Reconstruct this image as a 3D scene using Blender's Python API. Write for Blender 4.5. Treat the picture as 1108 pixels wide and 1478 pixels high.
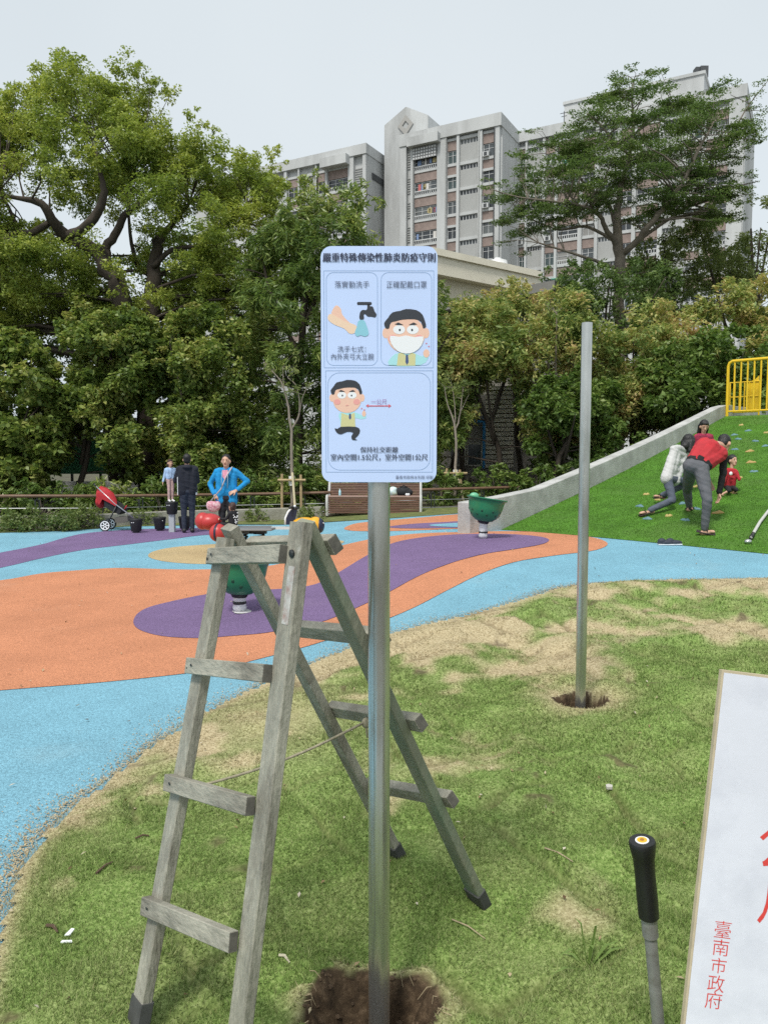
import bpy, bmesh, math, random
import numpy as np
from mathutils import Vector, Matrix

# ------------------------------------------------------------------ camera, sky, sun, exposure
for o in list(bpy.data.objects):
    bpy.data.objects.remove(o, do_unlink=True)
SC = bpy.context.scene
COL = SC.collection
FPX, CX, CY, CAMH = 1110.0, 554.0, 739.0, 1.6          # measured on the 1108 x 1478 photograph
PITCH = math.radians(4.07)
cam_d = bpy.data.cameras.new('camera')
cam_d.sensor_fit = 'VERTICAL'
cam_d.sensor_height = 24.0
cam_d.sensor_width = 18.0
cam_d.lens = FPX / 1478.0 * 24.0
cam_d.clip_start = 0.05
cam_d.clip_end = 2000.0
cam = bpy.data.objects.new('camera', cam_d)
COL.objects.link(cam)
cam.location = (0, 0, CAMH)
cam.rotation_euler = (math.pi / 2 - PITCH, 0, 0)
SC.camera = cam

SUN_EL, SUN_AZ = math.radians(58), math.radians(205)     # azimuth clockwise from +Y
W = bpy.data.worlds.new('World')
SC.world = W
W.use_nodes = True
nt = W.node_tree
bg = nt.nodes['Background']
sky = nt.nodes.new('ShaderNodeTexSky')
sky.sky_type = 'NISHITA'
sky.sun_disc = False
sky.sun_elevation = SUN_EL
sky.sun_rotation = SUN_AZ
sky.air_density = 1.0
sky.dust_density = 4.0
sky.ozone_density = 1.0
hsv = nt.nodes.new('ShaderNodeHueSaturation')
hsv.inputs['Saturation'].default_value = 0.25
nt.links.new(sky.outputs[0], hsv.inputs['Color'])
mixn = nt.nodes.new('ShaderNodeMix')
mixn.data_type = 'RGBA'
mixn.inputs['Factor'].default_value = 0.72               # even cloud cover over the clear sky
nt.links.new(hsv.outputs[0], mixn.inputs[6])
# very soft, large cloud tone
tcw = nt.nodes.new('ShaderNodeTexCoord')
nzw = nt.nodes.new('ShaderNodeTexNoise')
nzw.inputs['Scale'].default_value = 1.6
nzw.inputs['Detail'].default_value = 3
nt.links.new(tcw.outputs['Generated'], nzw.inputs['Vector'])
rmpw = nt.nodes.new('ShaderNodeValToRGB')
rmpw.color_ramp.elements[0].position = 0.3
rmpw.color_ramp.elements[0].color = (4.72, 5.3, 5.66, 1)
rmpw.color_ramp.elements[1].position = 0.7
rmpw.color_ramp.elements[1].color = (5.45, 5.98, 6.27, 1)
nt.links.new(nzw.outputs['Fac'], rmpw.inputs[0])
nt.links.new(rmpw.outputs[0], mixn.inputs[7])
nt.links.new(mixn.outputs[2], bg.inputs['Color'])
bg.inputs['Strength'].default_value = 0.0815

sd = bpy.data.lights.new('sun', 'SUN')
sd.energy = 1.5
sd.angle = math.radians(11)
sd.color = (1.0, 0.965, 0.90)
sun = bpy.data.objects.new('sun', sd)
COL.objects.link(sun)
sdir = Vector((math.sin(SUN_AZ) * math.cos(SUN_EL), math.cos(SUN_AZ) * math.cos(SUN_EL), math.sin(SUN_EL)))
sun.rotation_euler = sdir.to_track_quat('Z', 'Y').to_euler()
sun.location = (0, -5, 30)

SC.view_settings.view_transform = 'Standard'
SC.view_settings.look = 'None'
SC.view_settings.exposure = 0.97
SC.view_settings.gamma = 1.0
SC.view_settings.use_curve_mapping = False
SC.cycles.max_bounces = 6
SC.cycles.diffuse_bounces = 3
SC.cycles.glossy_bounces = 3
SC.cycles.transmission_bounces = 3
SC.cycles.use_adaptive_sampling = True
SC.cycles.use_denoising = False

random.seed(7)
RNG = np.random.default_rng(11)

# ------------------------------------------------------------------ pixel <-> place helpers
CP, SP = math.cos(PITCH), math.sin(PITCH)

def ray(px, py):
    a, b = (px - CX) / FPX, (CY - py) / FPX
    return Vector((a, CP + b * SP, -SP + b * CP))

def at(px, py, Y):
    d = ray(px, py)
    return Vector((0, 0, CAMH)) + d * (Y / d.y)

def sm(t):
    t = np.clip(t, 0, 1)
    return t * t * (3 - 2 * t)

def terr(x, y):
    return 0.40 * sm((x + 3.5) / 5.5) * sm((y - 2.2) / 8.0) * (1 - .4 * sm((y - 14.0) / 6.0)) + 0.07 * np.exp(-((x - 1.5) ** 2 + (y - 10.6) ** 2) / 4.6)

def gnd(px, py, dz=0.0):
    """where the line of sight through a pixel meets the ground"""
    d = ray(px, py)
    t, last = 1.0, 1.0
    while t < 400:
        p = Vector((0, 0, CAMH)) + d * t
        if p.z < float(terr(p.x, p.y)) + dz:
            lo, hi = last, t
            for _ in range(30):
                m = (lo + hi) / 2
                q = Vector((0, 0, CAMH)) + d * m
                if q.z < float(terr(q.x, q.y)) + dz: hi = m
                else: lo = m
            return Vector((0, 0, CAMH)) + d * hi
        last = t
        t *= 1.02
    return Vector((0, 0, CAMH)) + d * 400

def hash2(ix, iy, seed=0):
    n = (ix.astype(np.int64) * 374761393 + iy.astype(np.int64) * 668265263 + seed * 982451653) & 0x7fffffff
    n = ((n ^ (n >> 13)) * 1274126177) & 0x7fffffff
    return ((n ^ (n >> 16)) & 0xffff) / 65535.0

def vnoise(x, y, seed=0):
    x = np.asarray(x, float); y = np.asarray(y, float)
    ix, iy = np.floor(x), np.floor(y)
    fx, fy = x - ix, y - iy
    fx, fy = fx * fx * (3 - 2 * fx), fy * fy * (3 - 2 * fy)
    a, b = hash2(ix, iy, seed), hash2(ix + 1, iy, seed)
    c, d = hash2(ix, iy + 1, seed), hash2(ix + 1, iy + 1, seed)
    return (a * (1 - fx) + b * fx) * (1 - fy) + (c * (1 - fx) + d * fx) * fy

def inpoly(x, y, poly):
    x = np.asarray(x, float); y = np.asarray(y, float)
    r = np.zeros(x.shape, bool)
    n = len(poly)
    for i in range(n):
        x1, y1 = poly[i]; x2, y2 = poly[(i + 1) % n]
        if y1 == y2: continue
        c = ((y1 > y) != (y2 > y)) & (x < (x2 - x1) * (y - y1) / (y2 - y1) + x1)
        r ^= c
    return r

def edgedist(x, y, poly):
    x = np.asarray(x, float); y = np.asarray(y, float)
    best = np.full(x.shape, 1e9)
    n = len(poly)
    for i in range(n):
        x1, y1 = poly[i]; x2, y2 = poly[(i + 1) % n]
        dx, dy = x2 - x1, y2 - y1
        t = np.clip(((x - x1) * dx + (y - y1) * dy) / (dx * dx + dy * dy + 1e-12), 0, 1)
        best = np.minimum(best, np.hypot(x - x1 - t * dx, y - y1 - t * dy))
    return best

# ------------------------------------------------------------------ object helpers
def tag(o, label=None, cat=None, group=None, kind=None):
    if label: o['label'] = label
    if cat: o['category'] = cat
    if group: o['group'] = group
    if kind: o['kind'] = kind
    return o

def empty(name, loc, rz=0.0, label=None, cat=None, group=None):
    o = bpy.data.objects.new(name, None)
    o.empty_display_size = 0.1
    COL.objects.link(o)
    o.location = loc
    o.rotation_euler = (0, 0, rz)
    return tag(o, label, cat, group)

def wloc(p):
    v = Vector((0, 0, 0))
    while p is not None:
        v += p.location
        p = p.parent
    return v

class MB:
    """collects shapes that become ONE mesh object"""
    def __init__(s): s.v, s.f, s.m = [], [], []
    def add(s, vs, fs, mi=0):
        n = len(s.v)
        s.v += [tuple(v) for v in vs]
        s.f += [tuple(i + n for i in f) for f in fs]
        s.m += [mi] * len(fs)
        return s
    def box(s, c, d, rot=None, mi=0, taper=1.0):
        c = Vector(c); vs = []
        for z in (-1, 1):
            k = taper if z > 0 else 1.0
            for x, y in ((-1, -1), (1, -1), (1, 1), (-1, 1)):
                v = Vector((x * d[0] / 2 * k, y * d[1] / 2 * k, z * d[2] / 2))
                if rot is not None: v = rot @ v
                vs.append(c + v)
        return s.add(vs, [(3, 2, 1, 0), (4, 5, 6, 7), (0, 1, 5, 4), (1, 2, 6, 5), (2, 3, 7, 6), (3, 0, 4, 7)], mi)
    def beam(s, p0, p1, w, h, up=(0, 0, 1), mi=0, ch=0.0):
        """rectangular bar from p0 to p1, w across, h along the up side, ch = chamfer"""
        p0, p1 = Vector(p0), Vector(p1)
        z = (p1 - p0).normalized(); x = Vector(up).cross(z)
        if x.length < 1e-5: x = Vector((1, 0, 0)).cross(z)
        x.normalize(); y = z.cross(x)
        if ch <= 0:
            prof = [(-w/2, -h/2), (w/2, -h/2), (w/2, h/2), (-w/2, h/2)]
        else:
            prof = [(-w/2+ch, -h/2), (w/2-ch, -h/2), (w/2, -h/2+ch), (w/2, h/2-ch), (w/2-ch, h/2), (-w/2+ch, h/2), (-w/2, h/2-ch), (-w/2, -h/2+ch)]
        n = len(prof)
        vs = [p0 + x * a + y * b for a, b in prof] + [p1 + x * a + y * b for a, b in prof]
        fs = [(i, (i + 1) % n, n + (i + 1) % n, n + i) for i in range(n)] + [tuple(range(n - 1, -1, -1)), tuple(range(n, 2 * n))]
        return s.add(vs, fs, mi)
    def tube(s, pts, rad, n=8, mi=0, caps=True):
        pts = [Vector(p) for p in pts]
        if not hasattr(rad, '__len__'): rad = [rad] * len(pts)
        vs, fs = [], []
        ref = None
        for i, p in enumerate(pts):
            d = (pts[min(i + 1, len(pts) - 1)] - pts[max(i - 1, 0)]).normalized()
            if ref is None:
                ref = d.orthogonal().normalized()
            ref = (ref - d * ref.dot(d))
            if ref.length < 1e-6: ref = d.orthogonal()
            ref.normalize()
            b = d.cross(ref)
            for k in range(n):
                a = 2 * math.pi * k / n
                vs.append(p + (ref * math.cos(a) + b * math.sin(a)) * rad[i])
        for i in range(len(pts) - 1):
            for k in range(n):
                k2 = (k + 1) % n
                fs.append((i * n + k, i * n + k2, (i + 1) * n + k2, (i + 1) * n + k))
        if caps:
            fs.append(tuple(range(n - 1, -1, -1)))
            fs.append(tuple(range((len(pts) - 1) * n, len(pts) * n)))
        return s.add(vs, fs, mi)
    def lathe(s, c, prof, n=24, axis=None, mi=0):
        """prof: (radius, height) pairs about axis (a 3x3 matrix) through c"""
        c = Vector(c); vs, fs = [], []
        for r, h in prof:
            for k in range(n):
                a = 2 * math.pi * k / n
                v = Vector((r * math.cos(a), r * math.sin(a), h))
                if axis is not None: v = axis @ v
                vs.append(c + v)
        for i in range(len(prof) - 1):
            for k in range(n):
                k2 = (k + 1) % n
                fs.append((i * n + k, i * n + k2, (i + 1) * n + k2, (i + 1) * n + k))
        if prof[0][0] > 1e-4: fs.append(tuple(range(n - 1, -1, -1)))
        if prof[-1][0] > 1e-4: fs.append(tuple(range((len(prof) - 1) * n, len(prof) * n)))
        return s.add(vs, fs, mi)
    def ball(s, c, r, rot=None, n=12, m=8, mi=0):
        if not hasattr(r, '__len__'): r = (r, r, r)
        c = Vector(c); vs = []
        def P(a, b):
            v = Vector((r[0] * math.cos(a) * math.sin(b), r[1] * math.sin(a) * math.sin(b), r[2] * math.cos(b)))
            return c + (rot @ v if rot is not None else v)
        vs.append(P(0, 0))
        for j in range(1, m):
            for k in range(n): vs.append(P(2 * math.pi * k / n, math.pi * j / m))
        vs.append(P(0, math.pi))
        fs = [(0, 1 + k, 1 + (k + 1) % n) for k in range(n)]
        for j in range(m - 2):
            for k in range(n):
                a, b = 1 + j * n + k, 1 + j * n + (k + 1) % n
                fs.append((a, a + n, b + n, b))
        e = len(vs) - 1
        fs += [(e, e - n + (k + 1) % n, e - n + k) for k in range(n)]
        return s.add(vs, fs, mi)
    def cap(s, p0, r0, p1, r1, n=10):
        """tapered capsule, for bodies and clothes"""
        p0, p1 = Vector(p0), Vector(p1)
        d = p1 - p0; L = d.length
        if L < 1e-5: return s.ball(p0, max(r0, r1))
        d /= L
        pts, rad = [], []
        for k in (0.12, .5, .85): pts.append(p0 - d * r0 * math.cos(math.asin(k))); rad.append(r0 * k)
        pts += [p0, p1]; rad += [r0, r1]
        for k in (.85, .5, .12): pts.append(p1 + d * r1 * math.cos(math.asin(k))); rad.append(r1 * k)
        return s.tube(pts, rad, n)
    def prism(s, pts, d, mi=0):
        """flat outline (3-D points) extruded by vector d"""
        pts = [Vector(p) for p in pts]; d = Vector(d); n = len(pts)
        vs = pts + [p + d for p in pts]
        fs = [tuple(range(n - 1, -1, -1)), tuple(range(n, 2 * n))] + [(i, (i + 1) % n, n + (i + 1) % n, n + i) for i in range(n)]
        return s.add(vs, fs, mi)
    def mesh(s, name, mats, off=None, smooth=False):
        me = bpy.data.meshes.new(name)
        v = s.v if off is None else [(a - off[0], b - off[1], c - off[2]) for a, b, c in s.v]
        me.from_pydata(v, [], s.f)
        for m in (mats if isinstance(mats, (list, tuple)) else [mats]): me.materials.append(m)
        if any(s.m): me.polygons.foreach_set('material_index', s.m)
        bm = bmesh.new(); bm.from_mesh(me)
        bmesh.ops.recalc_face_normals(bm, faces=bm.faces)
        bm.to_mesh(me); bm.free()
        if smooth:
            me.polygons.foreach_set('use_smooth', [True] * len(me.polygons))
            if smooth is not True:
                me.set_sharp_from_angle(angle=math.radians(smooth))
        return me
    def build(s, name, mats, parent=None, world=True, smooth=False, loc=None, bevel=0.0):
        off = None
        if parent is not None and world: off = wloc(parent)
        elif parent is None and loc is not None: off = Vector(loc)
        me = s.mesh(name, mats, off, smooth)
        o = bpy.data.objects.new(name, me)
        COL.objects.link(o)
        if parent is not None: o.parent = parent
        elif loc is not None: o.location = loc
        if bevel > 0:
            md = o.modifiers.new('bevel', 'BEVEL'); md.width = bevel; md.segments = 2; md.limit_method = 'ANGLE'
            md.angle_limit = math.radians(40)
        return o

def link(name, me, parent=None, loc=(0, 0, 0), rot=None, scale=None):
    o = bpy.data.objects.new(name, me)
    COL.objects.link(o)
    o.parent = parent
    o.location = loc
    if rot is not None: o.rotation_euler = rot
    if scale is not None: o.scale = scale
    return o

def copy_tree(o, parent=None):
    c = o.copy(); COL.objects.link(c); c.parent = parent
    for ch in list(o.children): copy_tree(ch, c)
    return c

def np_mesh(name, V, k, mat, smooth=False):
    """mesh from an (n*k, 3) array, every k vertices one face"""
    V = np.ascontiguousarray(V, dtype=np.float32)
    n = len(V) // k
    me = bpy.data.meshes.new(name)
    me.vertices.add(n * k)
    me.vertices.foreach_set('co', V.ravel())
    me.loops.add(n * k)
    me.loops.foreach_set('vertex_index', np.arange(n * k, dtype=np.int32))
    me.polygons.add(n)
    me.polygons.foreach_set('loop_start', np.arange(0, n * k, k, dtype=np.int32))
    me.update(calc_edges=True)
    me.materials.append(mat)
    return me

# ------------------------------------------------------------------ materials
MATS = {}
def mat(name, col, rough=0.6, metal=0.0, var=0.0, vs=6.0, bump=0.0, bs=60.0, spec=0.5, stretch=(1, 1, 1), fine=0.0, fs=200.0, tint=None, tint_amt=0.0, tint_scale=2.0, coord='Object', trans=0.0, coat=0.0, emit=None, tint2=None, t2s=25.0):
    if name in MATS: return MATS[name]
    m = bpy.data.materials.new(name); MATS[name] = m
    m.use_nodes = True
    t = m.node_tree; N = t.nodes; L = t.links
    b = N['Principled BSDF']
    b.inputs['Roughness'].default_value = rough
    b.inputs['Metallic'].default_value = metal
    b.inputs['Specular IOR Level'].default_value = spec
    if trans: b.inputs['Transmission Weight'].default_value = trans
    if coat: b.inputs['Coat Weight'].default_value = coat
    col = tuple(col) + (1,)
    b.inputs['Base Color'].default_value = col
    tc = N.new('ShaderNodeTexCoord'); mp = N.new('ShaderNodeMapping')
    mp.inputs['Scale'].default_value = stretch
    L.new(tc.outputs[coord], mp.inputs['Vector'])
    cur = None
    def noise(scale, detail=4, rough_=0.55):
        n = N.new('ShaderNodeTexNoise')
        n.inputs['Scale'].default_value = scale; n.inputs['Detail'].default_value = detail
        n.inputs['Roughness'].default_value = rough_
        L.new(mp.outputs[0], n.inputs['Vector'])
        return n.outputs['Fac']
    def mixc(a, bcol, fac, mode='MIX'):
        x = N.new('ShaderNodeMix'); x.data_type = 'RGBA'; x.blend_type = mode
        if hasattr(a, 'node'): L.new(a, x.inputs[6])
        else: x.inputs[6].default_value = a
        if hasattr(bcol, 'node'): L.new(bcol, x.inputs[7])
        else: x.inputs[7].default_value = bcol
        if hasattr(fac, 'node'): L.new(fac, x.inputs['Factor'])
        else: x.inputs['Factor'].default_value = fac
        return x.outputs[2]
    def mr(f, a, b_, c=0.0, d=1.0):
        x = N.new('ShaderNodeMapRange'); L.new(f, x.inputs[0])
        x.inputs[1].default_value = a; x.inputs[2].default_value = b_
        x.inputs[3].default_value = c; x.inputs[4].default_value = d
        return x.outputs[0]
    cur = col
    if var > 0:
        lo = tuple(c * (1 - var) for c in col[:3]) + (1,); hi = tuple(min(1, c * (1 + var)) for c in col[:3]) + (1,)
        cur = mixc(lo, hi, mr(noise(vs, 5, .6), .3, .7))
    if tint is not None:
        cur = mixc(cur, tuple(tint) + (1,), mr(noise(tint_scale, 6, .65), 0.62 - tint_amt * .3, 0.72, 0, min(1, .4 + tint_amt)))
    if tint2 is not None:
        cur = mixc(cur, tuple(tint2) + (1,), mr(noise(t2s, 4, .7), 0.66, 0.72, 0, .85))
    if fine > 0:
        g = N.new('ShaderNodeTexVoronoi'); g.inputs['Scale'].default_value = fs
        L.new(mp.outputs[0], g.inputs['Vector'])
        sep = N.new('ShaderNodeSeparateColor'); L.new(g.outputs['Color'], sep.inputs[0])
        f = mr(sep.outputs[0], 0, 1, 1 - fine, 1 + fine)
        x = N.new('ShaderNodeVectorMath'); x.operation = 'SCALE'
        if hasattr(cur, 'node'): L.new(cur, x.inputs[0])
        else: x.inputs[0].default_value = cur[:3]
        L.new(f, x.inputs['Scale']); cur = x.outputs[0]
    if hasattr(cur, 'node'): L.new(cur, b.inputs['Base Color'])
    if bump > 0:
        bp = N.new('ShaderNodeBump'); bp.inputs['Strength'].default_value = bump; bp.inputs['Distance'].default_value = 0.02
        L.new(noise(bs, 5, .6), bp.inputs['Height']); L.new(bp.outputs[0], b.inputs['Normal'])
        if rough > .15:
            L.new(mr(noise(bs * .4, 3), .3, .7, max(0, rough - .08), min(1, rough + .1)), b.inputs['Roughness'])
    if emit: 
        b.inputs['Emission Color'].default_value = tuple(emit) + (1,); b.inputs['Emission Strength'].default_value = 1
    return m

def leaf_mat(name, cols, trans=0.35, rough=0.45, patch=0.5, ps=0.5):
    """cols: list of leaf colours; each leaf takes one, patches of the crown lean to one end"""
    if name in MATS: return MATS[name]
    m = bpy.data.materials.new(name); MATS[name] = m
    m.use_nodes = True
    t = m.node_tree; N = t.nodes; L = t.links
    b = N['Principled BSDF']; out = N['Material Output']
    b.inputs['Roughness'].default_value = rough
    b.inputs['Specular IOR Level'].default_value = 0.35
    geo = N.new('ShaderNodeNewGeometry')
    nz = N.new('ShaderNodeTexNoise'); nz.inputs['Scale'].default_value = ps; nz.inputs['Detail'].default_value = 3
    L.new(geo.outputs['Position'], nz.inputs['Vector'])
    mr = N.new('ShaderNodeMapRange'); mr.inputs[1].default_value = .32; mr.inputs[2].default_value = .68
    L.new(nz.outputs['Fac'], mr.inputs[0])
    mx = N.new('ShaderNodeMix'); mx.inputs['Factor'].default_value = patch
    L.new(geo.outputs['Random Per Island'], mx.inputs[2]); L.new(mr.outputs[0], mx.inputs[3])
    rp = N.new('ShaderNodeValToRGB'); L.new(mx.outputs[0], rp.inputs[0])
    e = rp.color_ramp.elements
    e[0].position = 0.12; e[0].color = tuple(cols[0]) + (1,)
    e[1].position = 0.9; e[1].color = tuple(cols[-1]) + (1,)
    for i, c in enumerate(cols[1:-1]):
        q = e.new(0.12 + 0.78 * (i + 1) / (len(cols) - 1)); q.color = tuple(c) + (1,)
    L.new(rp.outputs[0], b.inputs['Base Color'])
    tr = N.new('ShaderNodeBsdfTranslucent')
    hs = N.new('ShaderNodeHueSaturation'); hs.inputs['Value'].default_value = 1.25; hs.inputs['Saturation'].default_value = 1.1
    L.new(rp.outputs[0], hs.inputs['Color']); L.new(hs.outputs[0], tr.inputs['Color'])
    ms = N.new('ShaderNodeMixShader'); ms.inputs[0].default_value = trans
    L.new(b.outputs[0], ms.inputs[1]); L.new(tr.outputs[0], ms.inputs[2]); L.new(ms.outputs[0], out.inputs['Surface'])
    return m
# ------------------------------------------------------------------ ground, rubber playground, lawn
from mathutils.geometry import delaunay_2d_cdt

def catmull(pts, n=5, closed=True):
    out = []; N_ = len(pts)
    rng = range(N_) if closed else range(N_ - 1)
    for i in rng:
        g = (lambda k: pts[k % N_]) if closed else (lambda k: pts[max(0, min(N_ - 1, k))])
        p0, p1, p2, p3 = (np.array(g(i + k), float) for k in (-1, 0, 1, 2))
        for j in range(n):
            t = j / n
            out.append(tuple(0.5 * (2 * p1 + (p2 - p0) * t + (2 * p0 - 5 * p1 + 4 * p2 - p3) * t * t + (3 * p1 - p0 - 3 * p2 + p3) * t ** 3)))
    if not closed: out.append(tuple(pts[-1]))
    return out

def sheet(name, poly, dz, m, spacing=0.45, kind='structure', skip=None):
    xs = [p[0] for p in poly]; ys = [p[1] for p in poly]
    gx, gy = np.meshgrid(np.arange(min(xs), max(xs), spacing), np.arange(min(ys), max(ys), spacing))
    gx, gy = gx.ravel(), gy.ravel()
    k = inpoly(gx, gy, poly) & (edgedist(gx, gy, poly) > spacing * .3)
    pts = [Vector(p) for p in poly] + [Vector((a, b)) for a, b in zip(gx[k], gy[k])]
    n = len(poly)
    r = delaunay_2d_cdt(pts, [(i, (i + 1) % n) for i in range(n)], [], 1, 1e-5)
    V = [(p.x, p.y, float(terr(p.x, p.y)) + dz) for p in r[0]]
    me = bpy.data.meshes.new(name)
    F = [f for f in r[2]]
    me.from_pydata(V, [], F)
    bm = bmesh.new(); bm.from_mesh(me)
    for f in bm.faces:
        if f.normal.z < 0: f.normal_flip()
        f.smooth = True
    bm.to_mesh(me); bm.free()
    me.materials.append(m)
    o = bpy.data.objects.new(name, me); COL.objects.link(o)
    return tag(o, kind=kind)

def G2(pts): return [tuple(gnd(*p)[:2]) for p in pts]

def rubber(name, c, tintc):
    return mat(name, c, rough=0.9, var=0.10, vs=1.3, fine=0.30, fs=170, bump=0.55, bs=150, spec=0.25, tint=tintc, tint_amt=0.12, tint_scale=0.9)
R_BLUE = rubber('rubber_blue', (0.185, 0.385, 0.485), (0.25, 0.41, 0.475))
R_ORANGE = rubber('rubber_orange', (0.53, 0.225, 0.12), (0.54, 0.265, 0.16))
R_PURPLE = rubber('rubber_purple', (0.175, 0.118, 0.235), (0.21, 0.15, 0.255))
R_TAN = rubber('rubber_tan', (0.46, 0.35, 0.19), (0.48, 0.38, 0.24))

LAWN_PX = [(-42, 1560), (-30, 1478), (-12, 1390), (4, 1310), (30, 1252), (62, 1208), (110, 1160), (178, 1110), (232, 1068), (300, 1027), (380, 987), (450, 957), (530, 926), (600, 905), (680, 886), (760, 863), (800, 851), (850, 843), (950, 838), (1108, 835), (1250, 832)]
edge = catmull(G2(LAWN_PX), 4, closed=False)
LAWN = [(-0.95, -1.0), (-1.0, 0.4)] + edge + [(8.5, 7.5), (8.5, -1.0)]
FAR_PX = [(-170, 772), (0, 769), (100, 766), (180, 760), (330, 757), (420, 757), (500, 752), (580, 747), (665, 741)]
far = G2(FAR_PX)
cenl = np.array((2.0, 4.0))
edge_in = [tuple(np.array(p) + (cenl - np.array(p)) / np.linalg.norm(cenl - np.array(p)) * 0.10) for p in edge]
RUB = [(-16, -1.0), (-1.0, -1.0), (-1.0, 0.4)] + edge_in + [(12, 8.5), (14, 16), (10, 20.5)] + far[::-1] + [(-16, 16.5)]
sheet('rubber_play_surface', RUB, 0.0, R_BLUE)
ORANGE = [(-250, 850), (-100, 844), (0, 838), (60, 828), (120, 823), (185, 820), (302, 822), (380, 818), (430, 808), (459, 799), (480, 791), (531, 779), (565, 774), (593, 771), (630, 769), (680, 768), (740, 767), (790, 769), (850, 775), (876, 784), (860, 794), (800, 802), (740, 812), (690, 830), (640, 855), (580, 885), (470, 925), (380, 950), (300, 968), (150, 985), (0, 997), (-250, 1020)]
sheet('orange_rubber_patch', catmull(G2(ORANGE), 4), 0.004, R_ORANGE)
PURPLE2 = [(193, 896), (205, 882), (234, 872), (302, 858), (370, 853), (443, 847), (480, 832), (530, 802), (560, 787), (590, 779), (640, 773), (700, 771), (760, 773), (790, 778), (785, 785), (750, 792), (690, 802), (640, 817), (600, 834), (560, 856), (530, 871), (472, 896), (437, 904), (386, 914), (332, 919), (288, 922), (234, 919), (200, 909)]
sheet('purple_rubber_patch', catmull(G2(PURPLE2), 4), 0.008, R_PURPLE, 0.3)
PURPLE1 = [(-110, 818), (0, 798), (60, 786), (95, 776), (130, 769), (200, 764), (300, 762), (380, 762), (360, 767), (289, 773), (250, 778), (185, 786), (120, 794), (60, 806), (0, 820), (-110, 840)]
sheet('purple_rubber_band', catmull(G2(PURPLE1), 4), 0.004, R_PURPLE, 0.3)
TAN = [(214, 802), (225, 795), (260, 789), (320, 785), (400, 781), (460, 779), (495, 781), (485, 787), (440, 796), (380, 808), (320, 814), (260, 813), (225, 808)]
sheet('tan_rubber_patch', catmull(G2(TAN), 4), 0.004, R_TAN, 0.3)
ORANGE2 = [(497, 762), (517, 755), (562, 751), (620, 746), (700, 741), (740, 752), (700, 762), (640, 764), (593, 766), (540, 767), (505, 766)]
sheet('far_orange_rubber_patch', catmull(G2(ORANGE2), 4), 0.004, R_ORANGE, 0.3)
PURPLE3 = [(560, 761), (590, 757), (640, 754), (700, 752), (715, 758), (680, 762), (620, 763), (580, 763)]
sheet('far_purple_rubber_patch', catmull(G2(PURPLE3), 4), 0.008, R_PURPLE, 0.3)
sheet('far_blue_rubber_patch', catmull(G2([(618, 759), (650, 756), (700, 755), (705, 760), (660, 761.5)]), 4), 0.012, R_BLUE, 0.3)

# big earth sheet to the horizon (open under the lawn, which has pits dug in it)
SOIL = mat('earth', (0.085, 0.075, 0.045), rough=0.95, var=0.35, vs=1.2, bump=0.8, bs=14, tint=(0.05, 0.075, 0.025), tint_amt=.5, tint_scale=0.8)
m_ = MB()
xs = sorted(set([-600, -300, -150, -80] + list(np.arange(-40, 41, 2.0)) + [80, 150, 300, 600]))
ys = sorted(set([-80, -40, -20] + list(np.arange(-10, 61, 2.0)) + [80, 120, 200, 400, 900]))
vid = {}
for i, x in enumerate(xs):
    for j, y in enumerate(ys):
        vid[i, j] = len(m_.v); m_.v.append((x, y, float(terr(x, min(y, 40))) - 0.05))
for i in range(len(xs) - 1):
    for j in range(len(ys) - 1):
        if -2 <= xs[i] < 4 and 0 <= ys[j] < 6: continue
        m_.f.append((vid[i, j], vid[i + 1, j], vid[i + 1, j + 1], vid[i, j + 1])); m_.m.append(0)
tag(m_.build('ground', SOIL), kind='structure')

# ---- lawn: laid sods, with seams, bumps, dry patches and two dug pits
PIT1 = (-0.035, 2.10)
_p2 = gnd(838, 1013); PIT2 = (_p2.x, _p2.y)

def pitmask(x, y):
    a = np.arctan2(y - PIT1[1], x - PIT1[0])
    r1 = 0.180 + 0.022 * np.sin(2 * a + 1) + 0.014 * np.sin(3 * a + .5) + 0.006 * np.sin(9 * a) + 0.016 * (vnoise(x * 22, y * 22, 33) - .5)
    d1 = np.hypot(x - PIT1[0], (y - PIT1[1]) * 0.95) / r1
    a2 = np.arctan2(y - PIT2[1], x - PIT2[0])
    r2 = 0.155 + 0.02 * np.sin(2 * a2 + .4) + 0.012 * np.sin(5 * a2)
    d2 = np.hypot(x - PIT2[0], y - PIT2[1]) / r2
    return d1, d2

def seams(x, y):
    ca, sa = math.cos(0.5), math.sin(0.5)
    u = (x * ca + y * sa) / 0.62 + (vnoise(x * 1.7, y * 1.7, 5) - .5) * .35
    v = (-x * sa + y * ca) / 0.42 + (vnoise(x * 1.9, y * 1.9, 6) - .5) * .35
    v = v + 0.5 * (np.floor(u) % 2)
    su = np.abs(u - np.round(u)) * 0.62; sv = np.abs(v - np.round(v)) * 0.42
    w = .010 + .018 * vnoise(x * 5, y * 5, 7)
    s = np.exp(-(su / w) ** 2) * sm((vnoise(x * 3, y * 3, 8) - .42) / .15) + np.exp(-(sv / w) ** 2) * sm((vnoise(x * 2.5, y * 2.5, 9) - .36) / .15)
    return np.clip(s, 0, 1), u, v

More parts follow.
